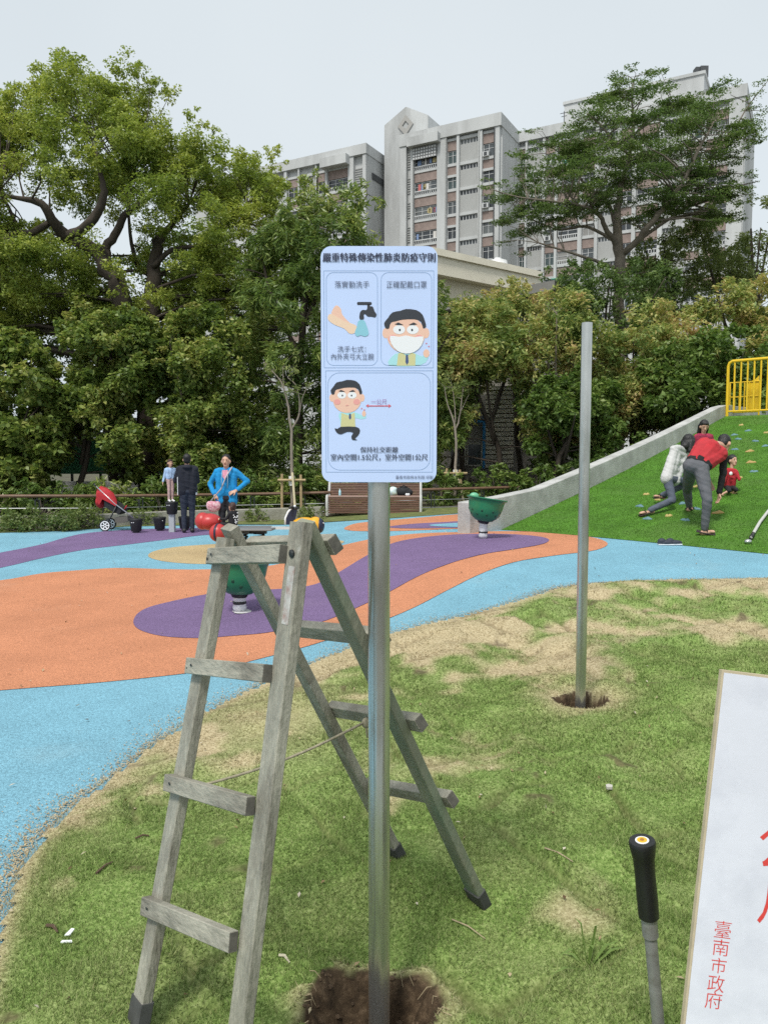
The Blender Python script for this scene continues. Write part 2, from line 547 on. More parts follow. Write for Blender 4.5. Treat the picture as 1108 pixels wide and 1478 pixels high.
def lawn_z(x, y):
    x = np.asarray(x, float); y = np.asarray(y, float)
    z = terr(x, y) + 0.012
    ed = edgedist(x, y, LAWN)
    k = sm(ed / 0.35)
    b = (vnoise(x * 2.1, y * 2.1, 1) - .5) * 0.09 + (vnoise(x * 5.5, y * 5.5, 2) - .5) * 0.06 + (vnoise(x * 13, y * 13, 3) - .5) * 0.014
    seam, u, v = seams(x, y)
    slab = (hash2(np.floor(u + .5), np.floor(v + .5), 4) - .5) * 0.018
    z = z + k * (b + 0.025 + slab - 0.05 * np.clip(seam, 0, 1))
    d1, d2 = pitmask(x, y)
    rough = (vnoise(x * 14, y * 14, 31) - .5) * .07 + (vnoise(x * 32, y * 32, 32) - .5) * .022
    z = z - 0.135 * sm((1.03 - d1) / 0.5) + sm((1.0 - d1) / .3) * rough * .32
    z = z + 0.018 * np.exp(-((d1 - 1.12) / .12) ** 2)
    z = z - 0.20 * sm((1.05 - d2) / 0.25) + (d2 < .95) * rough * .5
    return z

def lawn_dry(x, y):
    ed = edgedist(x, y, LAWN)
    band = np.exp(-(ed / ((0.05 + 0.20 * vnoise(x * 2.2, y * 2.2, 12)) * (.25 + .75 * sm((y - 1.8) / 2.5)))) ** 2)
    n = .55 * vnoise(x * 1.5 + 3, y * 1.5, 13) + .3 * vnoise(x * 4, y * 4, 14) + .15 * vnoise(x * 11, y * 11, 15)
    reg = 0.32 * sm((y - 3.0) / 2.4) - 0.07
    ca, sa = math.cos(0.5), math.sin(0.5)
    sod = hash2(np.floor((x * ca + y * sa) / .62 + .5), np.floor((-x * sa + y * ca) / .42 + .5), 44) - .5
    s = sm((n + reg + .16 * sod - 0.59) / 0.24)
    d1, d2 = pitmask(x, y)
    near2 = 0.8 * np.exp(-((d2 - 1) / 1.1) ** 2) + .55 * np.exp(-((d1 - 1.1) / .22) ** 2) * (vnoise(x * 9, y * 9, 17) > .42)
    worn = 0.9 * np.exp(-(((x + 0.75) / .55) ** 2 + ((y - 4.6) / .8) ** 2)) * (0.4 + n)
    mott = .13 * sm((vnoise(x * 3.1 + 7, y * 3.1, 61) * .6 + vnoise(x * 8.5, y * 8.5, 62) * .4 - .40) / .3)
    return np.clip(np.maximum(np.maximum(band, np.maximum(s, mott)), np.maximum(near2, worn)), 0, 1)

def lawn_soil(x, y):
    d1, d2 = pitmask(x, y)
    n = vnoise(x * 18, y * 18, 21)
    s = np.maximum(sm((1.07 - d1 + (n - .5) * .16) / .10), sm((1.12 - d2 + (n - .5) * .14) / .08))
    bare = sm((vnoise(x * 4.3, y * 4.3, 22) * .7 + vnoise(x * 15, y * 15, 23) * .3 - .79) / .06) * .75
    return np.clip(np.maximum(np.maximum(s, bare), .6 * seams(x, y)[0]), 0, 1)

def attr_mat(name, blades):
    m = bpy.data.materials.new(name); MATS[name] = m; m.use_nodes = True
    t = m.node_tree; N = t.nodes; L = t.links; b = N['Principled BSDF']
    b.inputs['Roughness'].default_value = .8; b.inputs['Specular IOR Level'].default_value = .2
    def ramp(cols, fac):
        r = N.new('ShaderNodeValToRGB'); L.new(fac, r.inputs[0])
        e = r.color_ramp.elements
        e[0].position = 0.15; e[0].color = cols[0] + (1,); e[1].position = .85; e[1].color = cols[-1] + (1,)
        for i, c in enumerate(cols[1:-1]): e.new(.15 + .7 * (i + 1) / (len(cols) - 1)).color = c + (1,)
        return r.outputs[0]
    geo = N.new('ShaderNodeNewGeometry')
    if blades:
        fac = geo.outputs['Random Per Island']
    else:
        nz = N.new('ShaderNodeTexNoise'); nz.inputs['Scale'].default_value = 70; nz.inputs['Detail'].default_value = 6; nz.inputs['Roughness'].default_value = .7
        L.new(geo.outputs['Position'], nz.inputs['Vector'])
        mr0 = N.new('ShaderNodeMapRange'); mr0.inputs[1].default_value = .3; mr0.inputs[2].default_value = .7
        L.new(nz.outputs['Fac'], mr0.inputs[0]); fac = mr0.outputs[0]
        bp = N.new('ShaderNodeBump'); bp.inputs['Strength'].default_value = .5; bp.inputs['Distance'].default_value = .010
        L.new(nz.outputs['Fac'], bp.inputs['Height']); L.new(bp.outputs[0], b.inputs['Normal'])
    green = ramp([(.095, .155, .034), (.172, .262, .064), (.305, .385, .135)], fac)
    straw = ramp([(.26, .205, .115), (.42, .345, .205), (.55, .475, .31)], fac)
    sfac = fac
    if not blades:
        n2 = N.new('ShaderNodeTexNoise'); n2.inputs['Scale'].default_value = 30; n2.inputs['Detail'].default_value = 8; n2.inputs['Roughness'].default_value = .7
        L.new(geo.outputs['Position'], n2.inputs['Vector'])
        mr2 = N.new('ShaderNodeMapRange'); mr2.inputs[1].default_value = .3; mr2.inputs[2].default_value = .75
        L.new(n2.outputs['Fac'], mr2.inputs[0]); sfac = mr2.outputs[0]
    soil = ramp([(.04, .027, .016), (.075, .05, .029), (.15, .105, .064)], sfac)
    a1 = N.new('ShaderNodeAttribute'); a1.attribute_name = 'dry'
    a2 = N.new('ShaderNodeAttribute'); a2.attribute_name = 'soil'
    def mix(a, b_, f):
        x = N.new('ShaderNodeMix'); x.data_type = 'RGBA'; L.new(a, x.inputs[6]); L.new(b_, x.inputs[7]); L.new(f, x.inputs['Factor']); return x.outputs[2]
    c = mix(green, straw, a1.outputs['Fac'])
    if not blades: c = mix(c, soil, a2.outputs['Fac'])
    L.new(c, b.inputs['Base Color'])
    if blades:
        tr = N.new('ShaderNodeBsdfTranslucent'); L.new(c, tr.inputs['Color'])
        ms = N.new('ShaderNodeMixShader'); ms.inputs[0].default_value = .3
        L.new(b.outputs[0], ms.inputs[1]); L.new(tr.outputs[0], ms.inputs[2]); L.new(ms.outputs[0], N['Material Output'].inputs['Surface'])
    return m

LX = np.unique(np.round(np.concatenate([np.arange(-2.6, 5.6, 0.03), np.arange(-.32, .26, .009), np.arange(PIT2[0] - .24, PIT2[0] + .24, .014)]), 4))
LY = np.unique(np.round(np.concatenate([np.arange(0.9, 4.2, 0.026), np.arange(4.2, 10.2, 0.045), np.arange(1.8, 2.4, .009), np.arange(PIT2[1] - .22, PIT2[1] + .22, .016)]), 4))
gx, gy = np.meshgrid(LX, LY)
nx, ny = len(LX), len(LY)
ins = inpoly(gx.ravel(), gy.ravel(), LAWN).reshape(gx.shape)
jag = (vnoise(gx * 14, gy * 14, 41) - .5) * .05
ins = ins & ((edgedist(gx.ravel(), gy.ravel(), LAWN).reshape(gx.shape) + jag) > -.001)
Z = lawn_z(gx.ravel(), gy.ravel())
V = np.stack([gx.ravel(), gy.ravel(), Z], 1)
q = ins[:-1, :-1] & ins[1:, :-1] & ins[:-1, 1:] & ins[1:, 1:]
jj, ii = np.nonzero(q)
base_i = jj * nx + ii
quads = np.stack([base_i, base_i + 1, base_i + 1 + nx, base_i + nx], 1)
used, inv = np.unique(quads, return_inverse=True)
inv = inv.reshape(quads.shape)
V = V[used]
me = bpy.data.meshes.new('lawn')
me.vertices.add(len(V)); me.vertices.foreach_set('co', V.astype(np.float32).ravel())
me.loops.add(inv.size); me.loops.foreach_set('vertex_index', inv.astype(np.int32).ravel())
me.polygons.add(len(inv)); me.polygons.foreach_set('loop_start', np.arange(0, inv.size, 4, dtype=np.int32))
me.update(calc_edges=True)
me.polygons.foreach_set('use_smooth', [True] * len(inv))
for nme, fn in (('dry', lawn_dry), ('soil', lawn_soil)):
    a = me.attributes.new(nme, 'FLOAT', 'POINT'); a.data.foreach_set('value', fn(V[:, 0], V[:, 1]).astype(np.float32))
me.materials.append(attr_mat('lawn_ground', False))
lawn = bpy.data.objects.new('lawn', me); COL.objects.link(lawn); tag(lawn, kind='structure')

def blades(n, x0, x1, y0, y1, hmin, hmax, w, seed):
    r = np.random.default_rng(seed)
    x = r.uniform(x0, x1, n); y = r.uniform(y0, y1, n)
    k = inpoly(x, y, LAWN); x, y = x[k], y[k]
    k = np.abs(x) < y * .56 + .35; x, y = x[k], y[k]
    soil = lawn_soil(x, y); dry = lawn_dry(x, y)
    k = (r.random(len(x)) > soil * 2) & (r.random(len(x)) > dry * .35)
    x, y, dry = x[k], y[k], dry[k]
    tuft = vnoise(x * 6, y * 6, 51)
    h = r.uniform(hmin, hmax, len(x)) * (1 - .5 * dry) * (.55 + .9 * tuft)
    z = lawn_z(x, y) - 0.003
    a = r.uniform(0, 2 * np.pi, len(x)); lean = r.uniform(.2, 1.3, len(x)) + dry * .5
    ww = w * r.uniform(.6, 1.3, len(x))
    px, py = np.cos(a), np.sin(a)
    V = np.zeros((len(x), 3, 3))
    b = a + r.uniform(0.9, 2.2, len(x))
    V[:, 0] = np.stack([x - np.cos(b) * ww, y - np.sin(b) * ww, z], 1)
    V[:, 1] = np.stack([x + np.cos(b) * ww, y + np.sin(b) * ww, z], 1)
    V[:, 2] = np.stack([x + px * lean * h, y + py * lean * h, z + h], 1)
    d = np.clip(dry + r.normal(0, .16, len(x)), 0, 1)
    return V, d
parts = [blades(300000, -1.7, 2.1, 1.5, 3.3, .008, .021, .0016, 1), blades(235000, -2.4, 3.2, 3.3, 5.6, .009, .023, .0024, 2), blades(110000, -1.5, 5.5, 5.6, 9.8, .012, .028, .004, 3)]
V = np.concatenate([p[0] for p in parts]).reshape(-1, 3); D = np.concatenate([p[1] for p in parts])
me = np_mesh('grass_blades', V, 3, attr_mat('grass_blade', True))
a = me.attributes.new('dry', 'FLOAT', 'POINT'); a.data.foreach_set('value', np.repeat(D, 3).astype(np.float32))
go = bpy.data.objects.new('grass_blades', me); COL.objects.link(go)
tag(go, 'short mown grass with dry straw patches on the lawn', 'grass', kind='stuff')

# ---- climbing mound with artificial turf, concrete side wall
A = gnd(723, 765); Cc = gnd(1108, 800)
bd = Vector((Cc.x - A.x, Cc.y - A.y, 0)); BL = bd.length; bd.normalize()
up_ = Vector((-bd.y, bd.x, 0))
if up_.y < 0: up_ = -up_
lo, hi = 1.0, 14.0
for _ in range(50):
    s_ = (lo + hi) / 2; p = A + up_ * s_
    pxx = CX + FPX * p.x / (p.y * CP - (2.4 - CAMH) * SP)
    if pxx < 1045: lo = s_
    else: hi = s_
SLEN = s_
ptop = A + up_ * SLEN
TOPZ = at(1045, 601, ptop.y).z
A0 = Vector((A.x, A.y, 0))
def base_z(a): 
    p = A0 + bd * a; return float(terr(p.x, p.y)) + .006
def mound(a, s, dz=0.0):
    """point of the turf: a along the foot, s uphill"""
    z0 = base_z(min(a, BL)); t = min(max(s / SLEN, 0), 1)
    k = t - .035 * math.sin(math.pi * t)
    e = max(0, min(1, (SLEN - s) / .5)); k = k - (1 - e) ** 2 * .012 if s < SLEN else 1
    p = A0 + bd * a + up_ * s
    return Vector((p.x, p.y, z0 + (TOPZ - z0) * k + dz))
def on_mound(px, py):
    """where the line of sight meets the turf"""
    d = ray(px, py); t = 5.0
    while t < 30:
        p = Vector((0, 0, CAMH)) + d * t
        r = Vector((p.x, p.y, 0)) - A0
        if p.z < mound(r.dot(bd), r.dot(up_)).z: return p
        t += .01
    return p
TURF = mat('artificial_turf', (0.078, 0.20, 0.02), rough=0.8, var=0.25, vs=2.2, fine=0.45, fs=120, bump=0.9, bs=110, spec=.25, tint=(.11, .20, .045), tint_amt=.4, tint_scale=.7)
m_ = MB(); na, ns = 60, 60; ALEN = BL + 5
for i in range(na + 1):
    for j in range(ns + 6):
        s = SLEN * j / ns if j <= ns else SLEN + (j - ns) * .6
        m_.v.append(tuple(mound(ALEN * i / na, s)))
nr = ns + 6
for i in range(na):
    for j in range(nr - 1):
        m_.f.append((i * nr + j, (i + 1) * nr + j, (i + 1) * nr + j + 1, i * nr + j + 1)); m_.m.append(0)
tm = tag(m_.build('turf_climbing_mound', TURF, smooth=True), kind='structure')
r = np.random.default_rng(5)
n = 130000
aa = r.uniform(0, min(ALEN, BL + 1.5), n); ss = r.uniform(0, SLEN + .3, n)
P = np.array([mound(a_, s_) for a_, s_ in zip(aa, ss)])
h = r.uniform(.006, .018, n); an = r.uniform(0, 6.283, n); b2 = an + 1.6; w_ = .0042 * r.uniform(.6, 1.3, n)
V = np.zeros((n, 3, 3))
V[:, 0] = P + np.stack([np.cos(b2) * w_, np.sin(b2) * w_, 0 * h - .002], 1)
V[:, 1] = P - np.stack([np.cos(b2) * w_, np.sin(b2) * w_, 0 * h + .002], 1)
V[:, 2] = P + np.stack([np.cos(an) * h * .7 - .3 * h, np.sin(an) * h * .7 - .5 * h, h], 1)
me = np_mesh('turf_pile', V.reshape(-1, 3), 3, leaf_mat('turf_pile', [(.05, .135, .010), (.082, .20, .018), (.14, .28, .045)], .3, .5, .35, 1.5))
o = link('artificial_grass_pile', me); tag(o, 'bright green artificial grass pile covering the climbing mound', 'artificial grass', kind='stuff')

CONC = mat('concrete', (0.42, 0.42, 0.405), rough=.85, var=.22, vs=3.5, bump=.45, bs=40, tint=(.28, .28, .26), tint_amt=.4, tint_scale=1.6)
z0 = base_z(0)
prof = [(-.82, z0 - .15), (-.82, z0 + .47), (.1, z0 + .53)]
for k in range(1, 9):
    s = SLEN * k / 8 * .965
    prof.append((s, mound(0, s).z + .40 - .1 * k / 8))
prof += [(SLEN + .2, TOPZ + .29), (SLEN + 4, TOPZ + .29), (SLEN + 4, z0 - .15)]
m_ = MB()
out = -bd * .24
m_.prism([A0 + up_ * s + Vector((0, 0, z)) - bd * .004 for s, z in prof], out)
wall = m_.build('mound_side_wall', CONC, loc=A0, bevel=.012)
tag(wall, 'grey concrete wall sloping up the left side of the green climbing mound', 'wall')

# ---- kerb, earth bank and rail fence behind the playground
fk = [gnd(px, py) for px, py in ((-210, 767), (0, 766), (110, 764), (230, 757), (330, 754), (420, 751), (464, 749))]
KERB = mat('kerb_concrete', (0.30, 0.29, 0.25), rough=.9, var=.25, vs=2.5, bump=.5, bs=25, tint=(.16, .155, .11), tint_amt=.5, tint_scale=2.2)
kroot = empty('concrete_kerb', (fk[3].x, fk[3].y, 0), label='low grey concrete kerb wall along the back of the playground', cat='kerb')
pts = [Vector((p.x, p.y + .28, float(terr(p.x, p.y)))) for p in fk]
pieces = []
for p0, p1 in zip(pts, pts[1:]):
    nseg = max(1, round((p1 - p0).length / 1.5))
    for k in range(nseg): pieces.append((p0.lerp(p1, k / nseg), p0.lerp(p1, (k + 1) / nseg)))
for i, (p0, p1) in enumerate(pieces):
    d = (p1 - p0).normalized() * .006
    hh = .30
    MB().beam(p0 + d + Vector((0, 0, hh / 2 - .06)), p1 - d + Vector((0, 0, hh / 2 - .06 + random.uniform(-.006, .006))), .18, hh + .12, ch=.012).build('kerb_block', KERB, kroot)
STRIP = mat('grass_verge', (.12, .145, .04), rough=.9, var=.4, vs=5, bump=1, bs=30, tint=(.26, .22, .09), tint_amt=.3, tint_scale=3)
_by = gnd(472, 747).y
fr_ = [_by + 1.25, _by + 1.3, _by + 1.6]
fbase = [Vector((p.x, p.y + .75, 0)) for p in fk] + [Vector((at(px, 720, Y_).x, Y_, 0)) for px, Y_ in zip((530, 600, 680), fr_)] + [Vector((4.6, fr_[2] + 1.6, 0)), Vector((9.5, fr_[2] + 4.0, 0))]
for p in fbase: p.z = float(terr(p.x, p.y))
vp = [(p[0], p[1] - .06) for p in far] + [(p.x, p.y - .02) for p in fbase[9:5:-1]] + [(p.x, p.y + .2) for p in fk[::-1]]
sheet('grass_verge', vp, .010, STRIP, .3)
bank = [(p.x, p.y + .4) for p in fk] + [(p.x, p.y + .0) for p in fbase[7:]] + [(16, 26), (16, 60), (-40, 60), (-40, 18)]
sheet('planting_bed', bank, .03, SOIL, 1.5)

RAIL = mat('brown_rail', (0.15, 0.085, 0.05), rough=.55, var=.2, vs=8, bump=.2, bs=40)
DARKM = mat('dark_steel', (0.045, 0.05, 0.05), rough=.45, metal=.6)
CABLE = mat('steel_cable', (.35, .36, .36), rough=.4, metal=.8)
RPY = [(-210, 717), (0, 716), (110, 716), (230, 715), (330, 713.5), (420, 712), (464, 711), (530, 709), (600, 707), (680, 705), (800, 702), (1000, 699)]
fpts = [Vector((p.x, p.y, at(px, py, p.y).z - .74)) for p, (px, py) in zip(fbase, RPY)]
froot = empty('rail_fence', (fpts[3].x, fpts[3].y, 0), label='long low fence with a brown top rail and thin dark posts behind the playground', cat='fence')
MB().tube([p + Vector((0, 0, .74)) for p in fpts], .037, 8).build('top_rail', RAIL, froot, smooth=40)
for zz in (.25, .46):
    MB().tube([p + Vector((0, 0, zz)) for p in fpts], .008, 5).build('cable', CABLE, froot)
for p0, p1 in zip(fpts, fpts[1:]):
    k = max(1, round((p1 - p0).length / 1.25))
    for i in range(k):
        p = p0.lerp(p1, (i + .3) / k); d = (p1 - p0).normalized()
        mm = MB()
        for sg in (-.045, .045): mm.beam(Vector((p.x, p.y, float(terr(p.x, p.y)) - .05)) + d * sg, p + d * sg + Vector((0, 0, .66)), .012, .03)
        mm.beam(p - d * .05 + Vector((0, 0, .655)), p + d * .05 + Vector((0, 0, .655)), .03, .012)
        mm.beam(p + Vector((0, 0, .65)), p + Vector((0, 0, .715)), .02, .02)
        mm.build('post', DARKM, froot)
# ------------------------------------------------------------------ the apartment block far behind
BO = Vector((at(721, 300, 95).x, 95.0, 0))
UL = Vector((-.875, .485, 0)).normalized()       # along the front, to the left
SD = Vector((.485, .875, 0)).normalized()        # into the building
def bw(t, s, z): return BO + UL * t + SD * s + Vector((0, 0, z))
def t_of(px, s, z=36.0):
    lo, hi = -60.0, 90.0
    for _ in range(50):
        m = (lo + hi) / 2; p = bw(m, s, z)
        x = CX + FPX * p.x / (p.y * CP - (z - CAMH) * SP)
        if x > px: lo = m
        else: hi = m
    return m
def z_of(py, t, s):
    p = bw(t, s, 0); d = (p.x ** 2 + p.y ** 2) ** .5
    lo, hi = 0.0, 90.0
    for _ in range(50):
        m = (lo + hi) / 2
        f = p.y * CP - (m - CAMH) * SP; v = p.y * SP + (m - CAMH) * CP
        y = CY - FPX * v / f
        if y > py: lo = m
        else: hi = m
    return m
BW = mat('block_wall', (.51, .522, .52), rough=.9, var=.12, vs=.25, tint=(.34, .345, .34), tint_amt=.6, tint_scale=.3, stretch=(1, 1, .22), bump=.1, bs=3)
BW2 = mat('block_panel', (.38, .385, .375), rough=.9, var=.12, vs=.35, tint=(.27, .28, .275), tint_amt=.35, tint_scale=.5, stretch=(1, 1, .3))
BRICK = mat('block_brick_tile', (.265, .205, .182), rough=.85, var=.15, vs=.8, fine=.12, fs=3)
BGLASS = mat('block_glass', (.05, .06, .065), rough=.15, spec=.6, var=.5, vs=.6)
_n = BGLASS.node_tree; _oi = _n.nodes.new('ShaderNodeObjectInfo'); _rp = _n.nodes.new('ShaderNodeValToRGB')
_rp.color_ramp.interpolation = 'CONSTANT'
for _p, _c in ((.3, (.03, .035, .04)), (.55, (.11, .12, .12)), (.75, (.05, .075, .075)), (.9, (.24, .235, .22))): _rp.color_ramp.elements.new(_p).color = _c + (1,)
_rp.color_ramp.elements[0].color = (.07, .08, .085, 1); _rp.color_ramp.elements[-1].color = (.30, .29, .26, 1)
_n.links.new(_oi.outputs['Random'], _rp.inputs[0]); _n.links.new(_rp.outputs[0], _n.nodes['Principled BSDF'].inputs['Base Color'])
BFRAME = mat('block_frame', (.45, .46, .46), rough=.6)
BDARK = mat('block_recess', (.07, .075, .08), rough=.9)
BRAIL = mat('block_rail', (.58, .59, .59), rough=.8)
GREENAWN = mat('green_awning', (.12, .42, .30), rough=.6)
bld = empty('apartment_block', bw(0, 0, 0), label='tall grey concrete apartment block with brown tiled bands behind the trees', cat='building')

def block(name, t0, t1, s0, s1, z0, z1, m, par=None, bev=0):
    mm = MB()
    a = [bw(t0, s0, z0), bw(t1, s0, z0), bw(t1, s1, z0), bw(t0, s1, z0)]
    mm.prism(a, (0, 0, z1 - z0))
    return mm.build(name, m, par or bld)

ROOF = z_of(162, 0, 0)
FH = 3.05
# per-bay meshes in local frame: x to the left along the front, y into the building, z up
BROT = math.atan2(UL.y, UL.x)
def lmesh(mm, name, m): return mm.mesh(name, m)
def place(name, me, t, s, z, par):
    o = bpy.data.objects.new(name, me); COL.objects.link(o); o.parent = par
    p = bw(t, s, z) - wloc(par)
    o.location = p; o.rotation_euler = (0, 0, BROT)
    return o
# with rotation BROT local +x = UL; local +y = UL turned 90 deg ccw = (-.485,-.875) -> out of the wall
def bay(t0, t1, sface, kind, ztop, nfl, rnd):
    w = t1 - t0; tm_ = (t0 + t1) / 2
    if kind in ('win', 'balc'):
        sp = MB().box((0, .09, 0), (w * .98, .18, 1.12)).mesh('spandrel', BRICK)
        band = MB().box((0, .14, 0), (w, .28, .30)).mesh('sill_band', BW)
        wm = MB()
        hh = 1.52
        for x in ([-w/2 + .05, 0, w/2 - .05] if w < 2.6 else [-w/2 + .05, -w/6, w/6, w/2 - .05]): wm.box((x, .06, 0), (.07, .07, hh))
        for z in (-hh/2 + .04, .22, hh/2 - .04): wm.box((0, .06, z), (w, .06, .06))
        wmm = wm.mesh('window', BFRAME)
        pane = MB().box((0, .03, 0), (w * .97, .03, hh * .97)).mesh('pane', BGLASS)
        rl = MB()
        rl.box((0, .25, .48), (w, .08, .10)); rl.box((0, .25, .02), (w, .06, .08))
        nb = max(4, int(w / .28))
        for k in range(nb + 1): rl.box((-w/2 + .05 + (w - .1) * k / nb, .25, .24), (.07, .06, .5))
        rlm = rl.mesh('balcony_rail', BRAIL)
        for k in range(nfl):
            zt = ztop - k * FH
            place('sill_band', band, tm_, sface, zt - .15, bld)
            place('spandrel', sp, tm_, sface, zt - .30 - .56, bld)
            place('sill_band', band, tm_, sface, zt - 1.42 - .06, bld) if kind == 'win' and k % 2 else None
            wn = place('window', wmm, tm_, sface, zt - 2.24, bld)
            link('pane', pane, wn)
            if kind == 'balc':
                place('balcony_rail', rlm, tm_, sface, zt - FH, bld)
            elif rnd.random() < .45:
                ac = MB().box((0, .35, 0), (.75, .5, .55)).box((0, .61, 0), (.42, .02, .42), mi=1).mesh('air_conditioner', [BRAIL, BDARK])
                place('air_conditioner', ac, tm_ + w * .2, sface, zt - 2.75, bld)
    elif kind == 'panel':
        pm = MB().box((0, .08, 0), (w, .16, 2.1)).mesh('panel', BW2)
        band = MB().box((0, .13, 0), (w, .26, .35)).mesh('sill_band', BW)
        wm = MB()
        nb = 6
        for k in range(nb + 1): wm.box((-w/2 + w * k / nb, .08, 0), (.08, .08, .6))
        for z in (-.28, .28): wm.box((0, .08, z), (w, .07, .06))
        wmm = wm.mesh('window', BFRAME)
        pane = MB().box((0, .02, 0), (w * .98, .03, .56)).mesh('pane', BGLASS)
        for k in range(nfl):
            zt = ztop - k * FH
            place('sill_band', band, tm_, sface, zt - .17, bld)
            wn = place('window', wmm, tm_, sface, zt - .65, bld); link('pane', pane, wn)
            place('panel', pm, tm_, sface, zt - 1.98, bld)
    elif kind == 'vent':
        vm = MB()
        for k in range(7): vm.box((0, .05, -.9 + .3 * k), (w, .12, .12))
        vmm = vm.mesh('louvre', BW2)
        for k in range(nfl):
            place('louvre', vmm, tm_, sface, ztop - k * FH - 1.6, bld)
def pier(t0, t1, s0, z1, m=BW, z0=6): block('pier', t0, t1, s0, 1.0 + s0 + .5, z0, z1, m)

rb = random.Random(3)
T = lambda px, s=0.0: t_of(px, s)
# --- centre block: recess face at s=.55, piers at s=0
tl, tr = T(577), 0.0
block('core_wall', -0.02, tl + .02, .55, 14, 0, ROOF - .3, BW)
block('parapet', -.1, tl + .1, -.12, 14.1, ROOF - 1.5, ROOF, BW)
cols = [(720, 712, 'pier'), (712, 695, 'win'), (695, 689, 'pier'), (689, 662, 'panel'), (662, 658, 'pier'), (658, 644, 'win'), (644, 630, 'pier'), (630, 596, 'balc'), (596, 592, 'pier'), (592, 586, 'vent'), (586, 577, 'pier')]
NF = 10
for a, b, k in cols:
    t0, t1 = T(a), T(b)
    if k == 'pier': pier(t0 + .01, t1 - .01, 0, ROOF - 1.5)
    else: bay(t0, t1, .55, k, ROOF - 1.7, NF, rb)
# open lattice blocks at the top of the balcony bay and a deep canopy
la = MB(); t0, t1 = T(630), T(596); w = t1 - t0
for k in range(9):
    for j in range(4): la.box((-w/2 + w * (k + .5) / 9, .5, .2 + j * .36), (w / 9 * .55, .1, .22))
la.box((0, .45, .8), (w, .04, 1.5), mi=1)
place('lattice_screen', la.mesh('lattice_screen', [BRAIL, mat('lattice_shade', (.2, .205, .205), rough=.9)]), (t0 + t1) / 2, .3, ROOF - 3.6, bld)
block('canopy', t0 - .5, t1 + .5, -.9, .5, ROOF - 2.0, ROOF - .9, BW)
for px in (691, 643, 596, 713):
    t = T(px); mm = MB(); mm.tube([bw(t, -.08, 12), bw(t, -.08, ROOF - 1.6)], .07, 6); mm.build('drain_pipe', BDARK if px in (713,) else BW2, bld)
lc = [mat('laundry_%d' % i, c, rough=.9) for i, c in enumerate(((.5, .15, .14), (.2, .28, .45), (.6, .58, .55), (.15, .15, .17), (.45, .38, .2)))]
t0, t1 = T(630), T(596)
for k in range(10):
    for q in range(rb.randint(0, 5)):
        w_ = rb.uniform(.3, .55); lm = MB().box((0, .12, 0), (w_, .04, rb.uniform(.5, .8))).mesh('laundry', rb.choice(lc))
        place('laundry', lm, rb.uniform(t0 + .4, t1 - .4), .5, ROOF - 1.7 - k * FH - 2.1, bld)
# --- recess with stair windows, left of the centre
tr0, tr1 = T(577), T(560, 6.0)
block('recess_wall', tl, T(528) + .5, 6.0, 15, 0, ROOF - 1.6, BW)
bay(T(575, 6.0), T(563, 6.0), 6.0, 'win', ROOF - 4.2, 9, rb)
# --- gabled lift tower
sT = 4.0
ta, tb = T(617, sT), T(554.5, sT); tc = (ta + tb) / 2
ze = z_of(181, tb, sT); zp = z_of(154, tc, sT)
mm = MB(); mm.prism([bw(ta, sT, 20), bw(tb, sT, 20), bw(tb, sT, ze), bw(tc, sT, zp), bw(ta, sT, ze)], SD * 9)
twr = mm.build('gabled_tower', BW, bld)
dm = MB(); q = 1.15; qi = .5
zc = z_of(181, tc, sT)
for k in range(4):
    a0, a1 = k * math.pi / 2, (k + 1) * math.pi / 2
    o0, o1 = (math.cos(a0) * q, math.sin(a0) * q), (math.cos(a1) * q, math.sin(a1) * q)
    i0, i1 = (math.cos(a0) * qi, math.sin(a0) * qi), (math.cos(a1) * qi, math.sin(a1) * qi)
    dm.prism([bw(tc + x, sT - .02, zc + z * 1.15) for x, z in (o0, o1, i1, i0)], -SD * .12)
dm.build('diamond_emblem', mat('emblem_stone', (.36, .35, .33), rough=.9), twr)
# --- left wing (same face), nearer end at px 528
t0w, t1w = T(528), T(528) + 30
block('core_wall', t0w, t1w, .55, 14, 0, ROOF - .3, BW)
block('parapet', t0w - .1, t1w, -.12, 14.1, ROOF - 1.3, ROOF, BW)
for a, b, k in [(528, 523, 'pier'), (523, 510, 'vent'), (510, 502, 'pier'), (502, 472, 'balc'), (472, 469, 'pier'), (469, 457, 'win'), (457, 455, 'pier'), (455, 432, 'panel'), (432, 430, 'pier'), (430, 414, 'win'), (414, 410, 'pier'), (410, 396, 'panel'), (396, 392, 'pier'), (392, 376, 'win')]:
    t0, t1 = T(a), T(b)
    if k == 'pier': pier(t0 + .01, t1 - .01, 0, ROOF - 1.3)
    else: bay(t0, t1, .55, k, ROOF - 2.2, 9, rb)
t0, t1 = T(502), T(470)
block('canopy', t0 - .3, t1 + .3, -1.0, .5, ROOF - 2.3, ROOF - 1.1, BW)
block('side_band', t0w - .13, t0w - .03, 1.5, 9, ROOF - 4.1, ROOF - 3.3, BDARK)
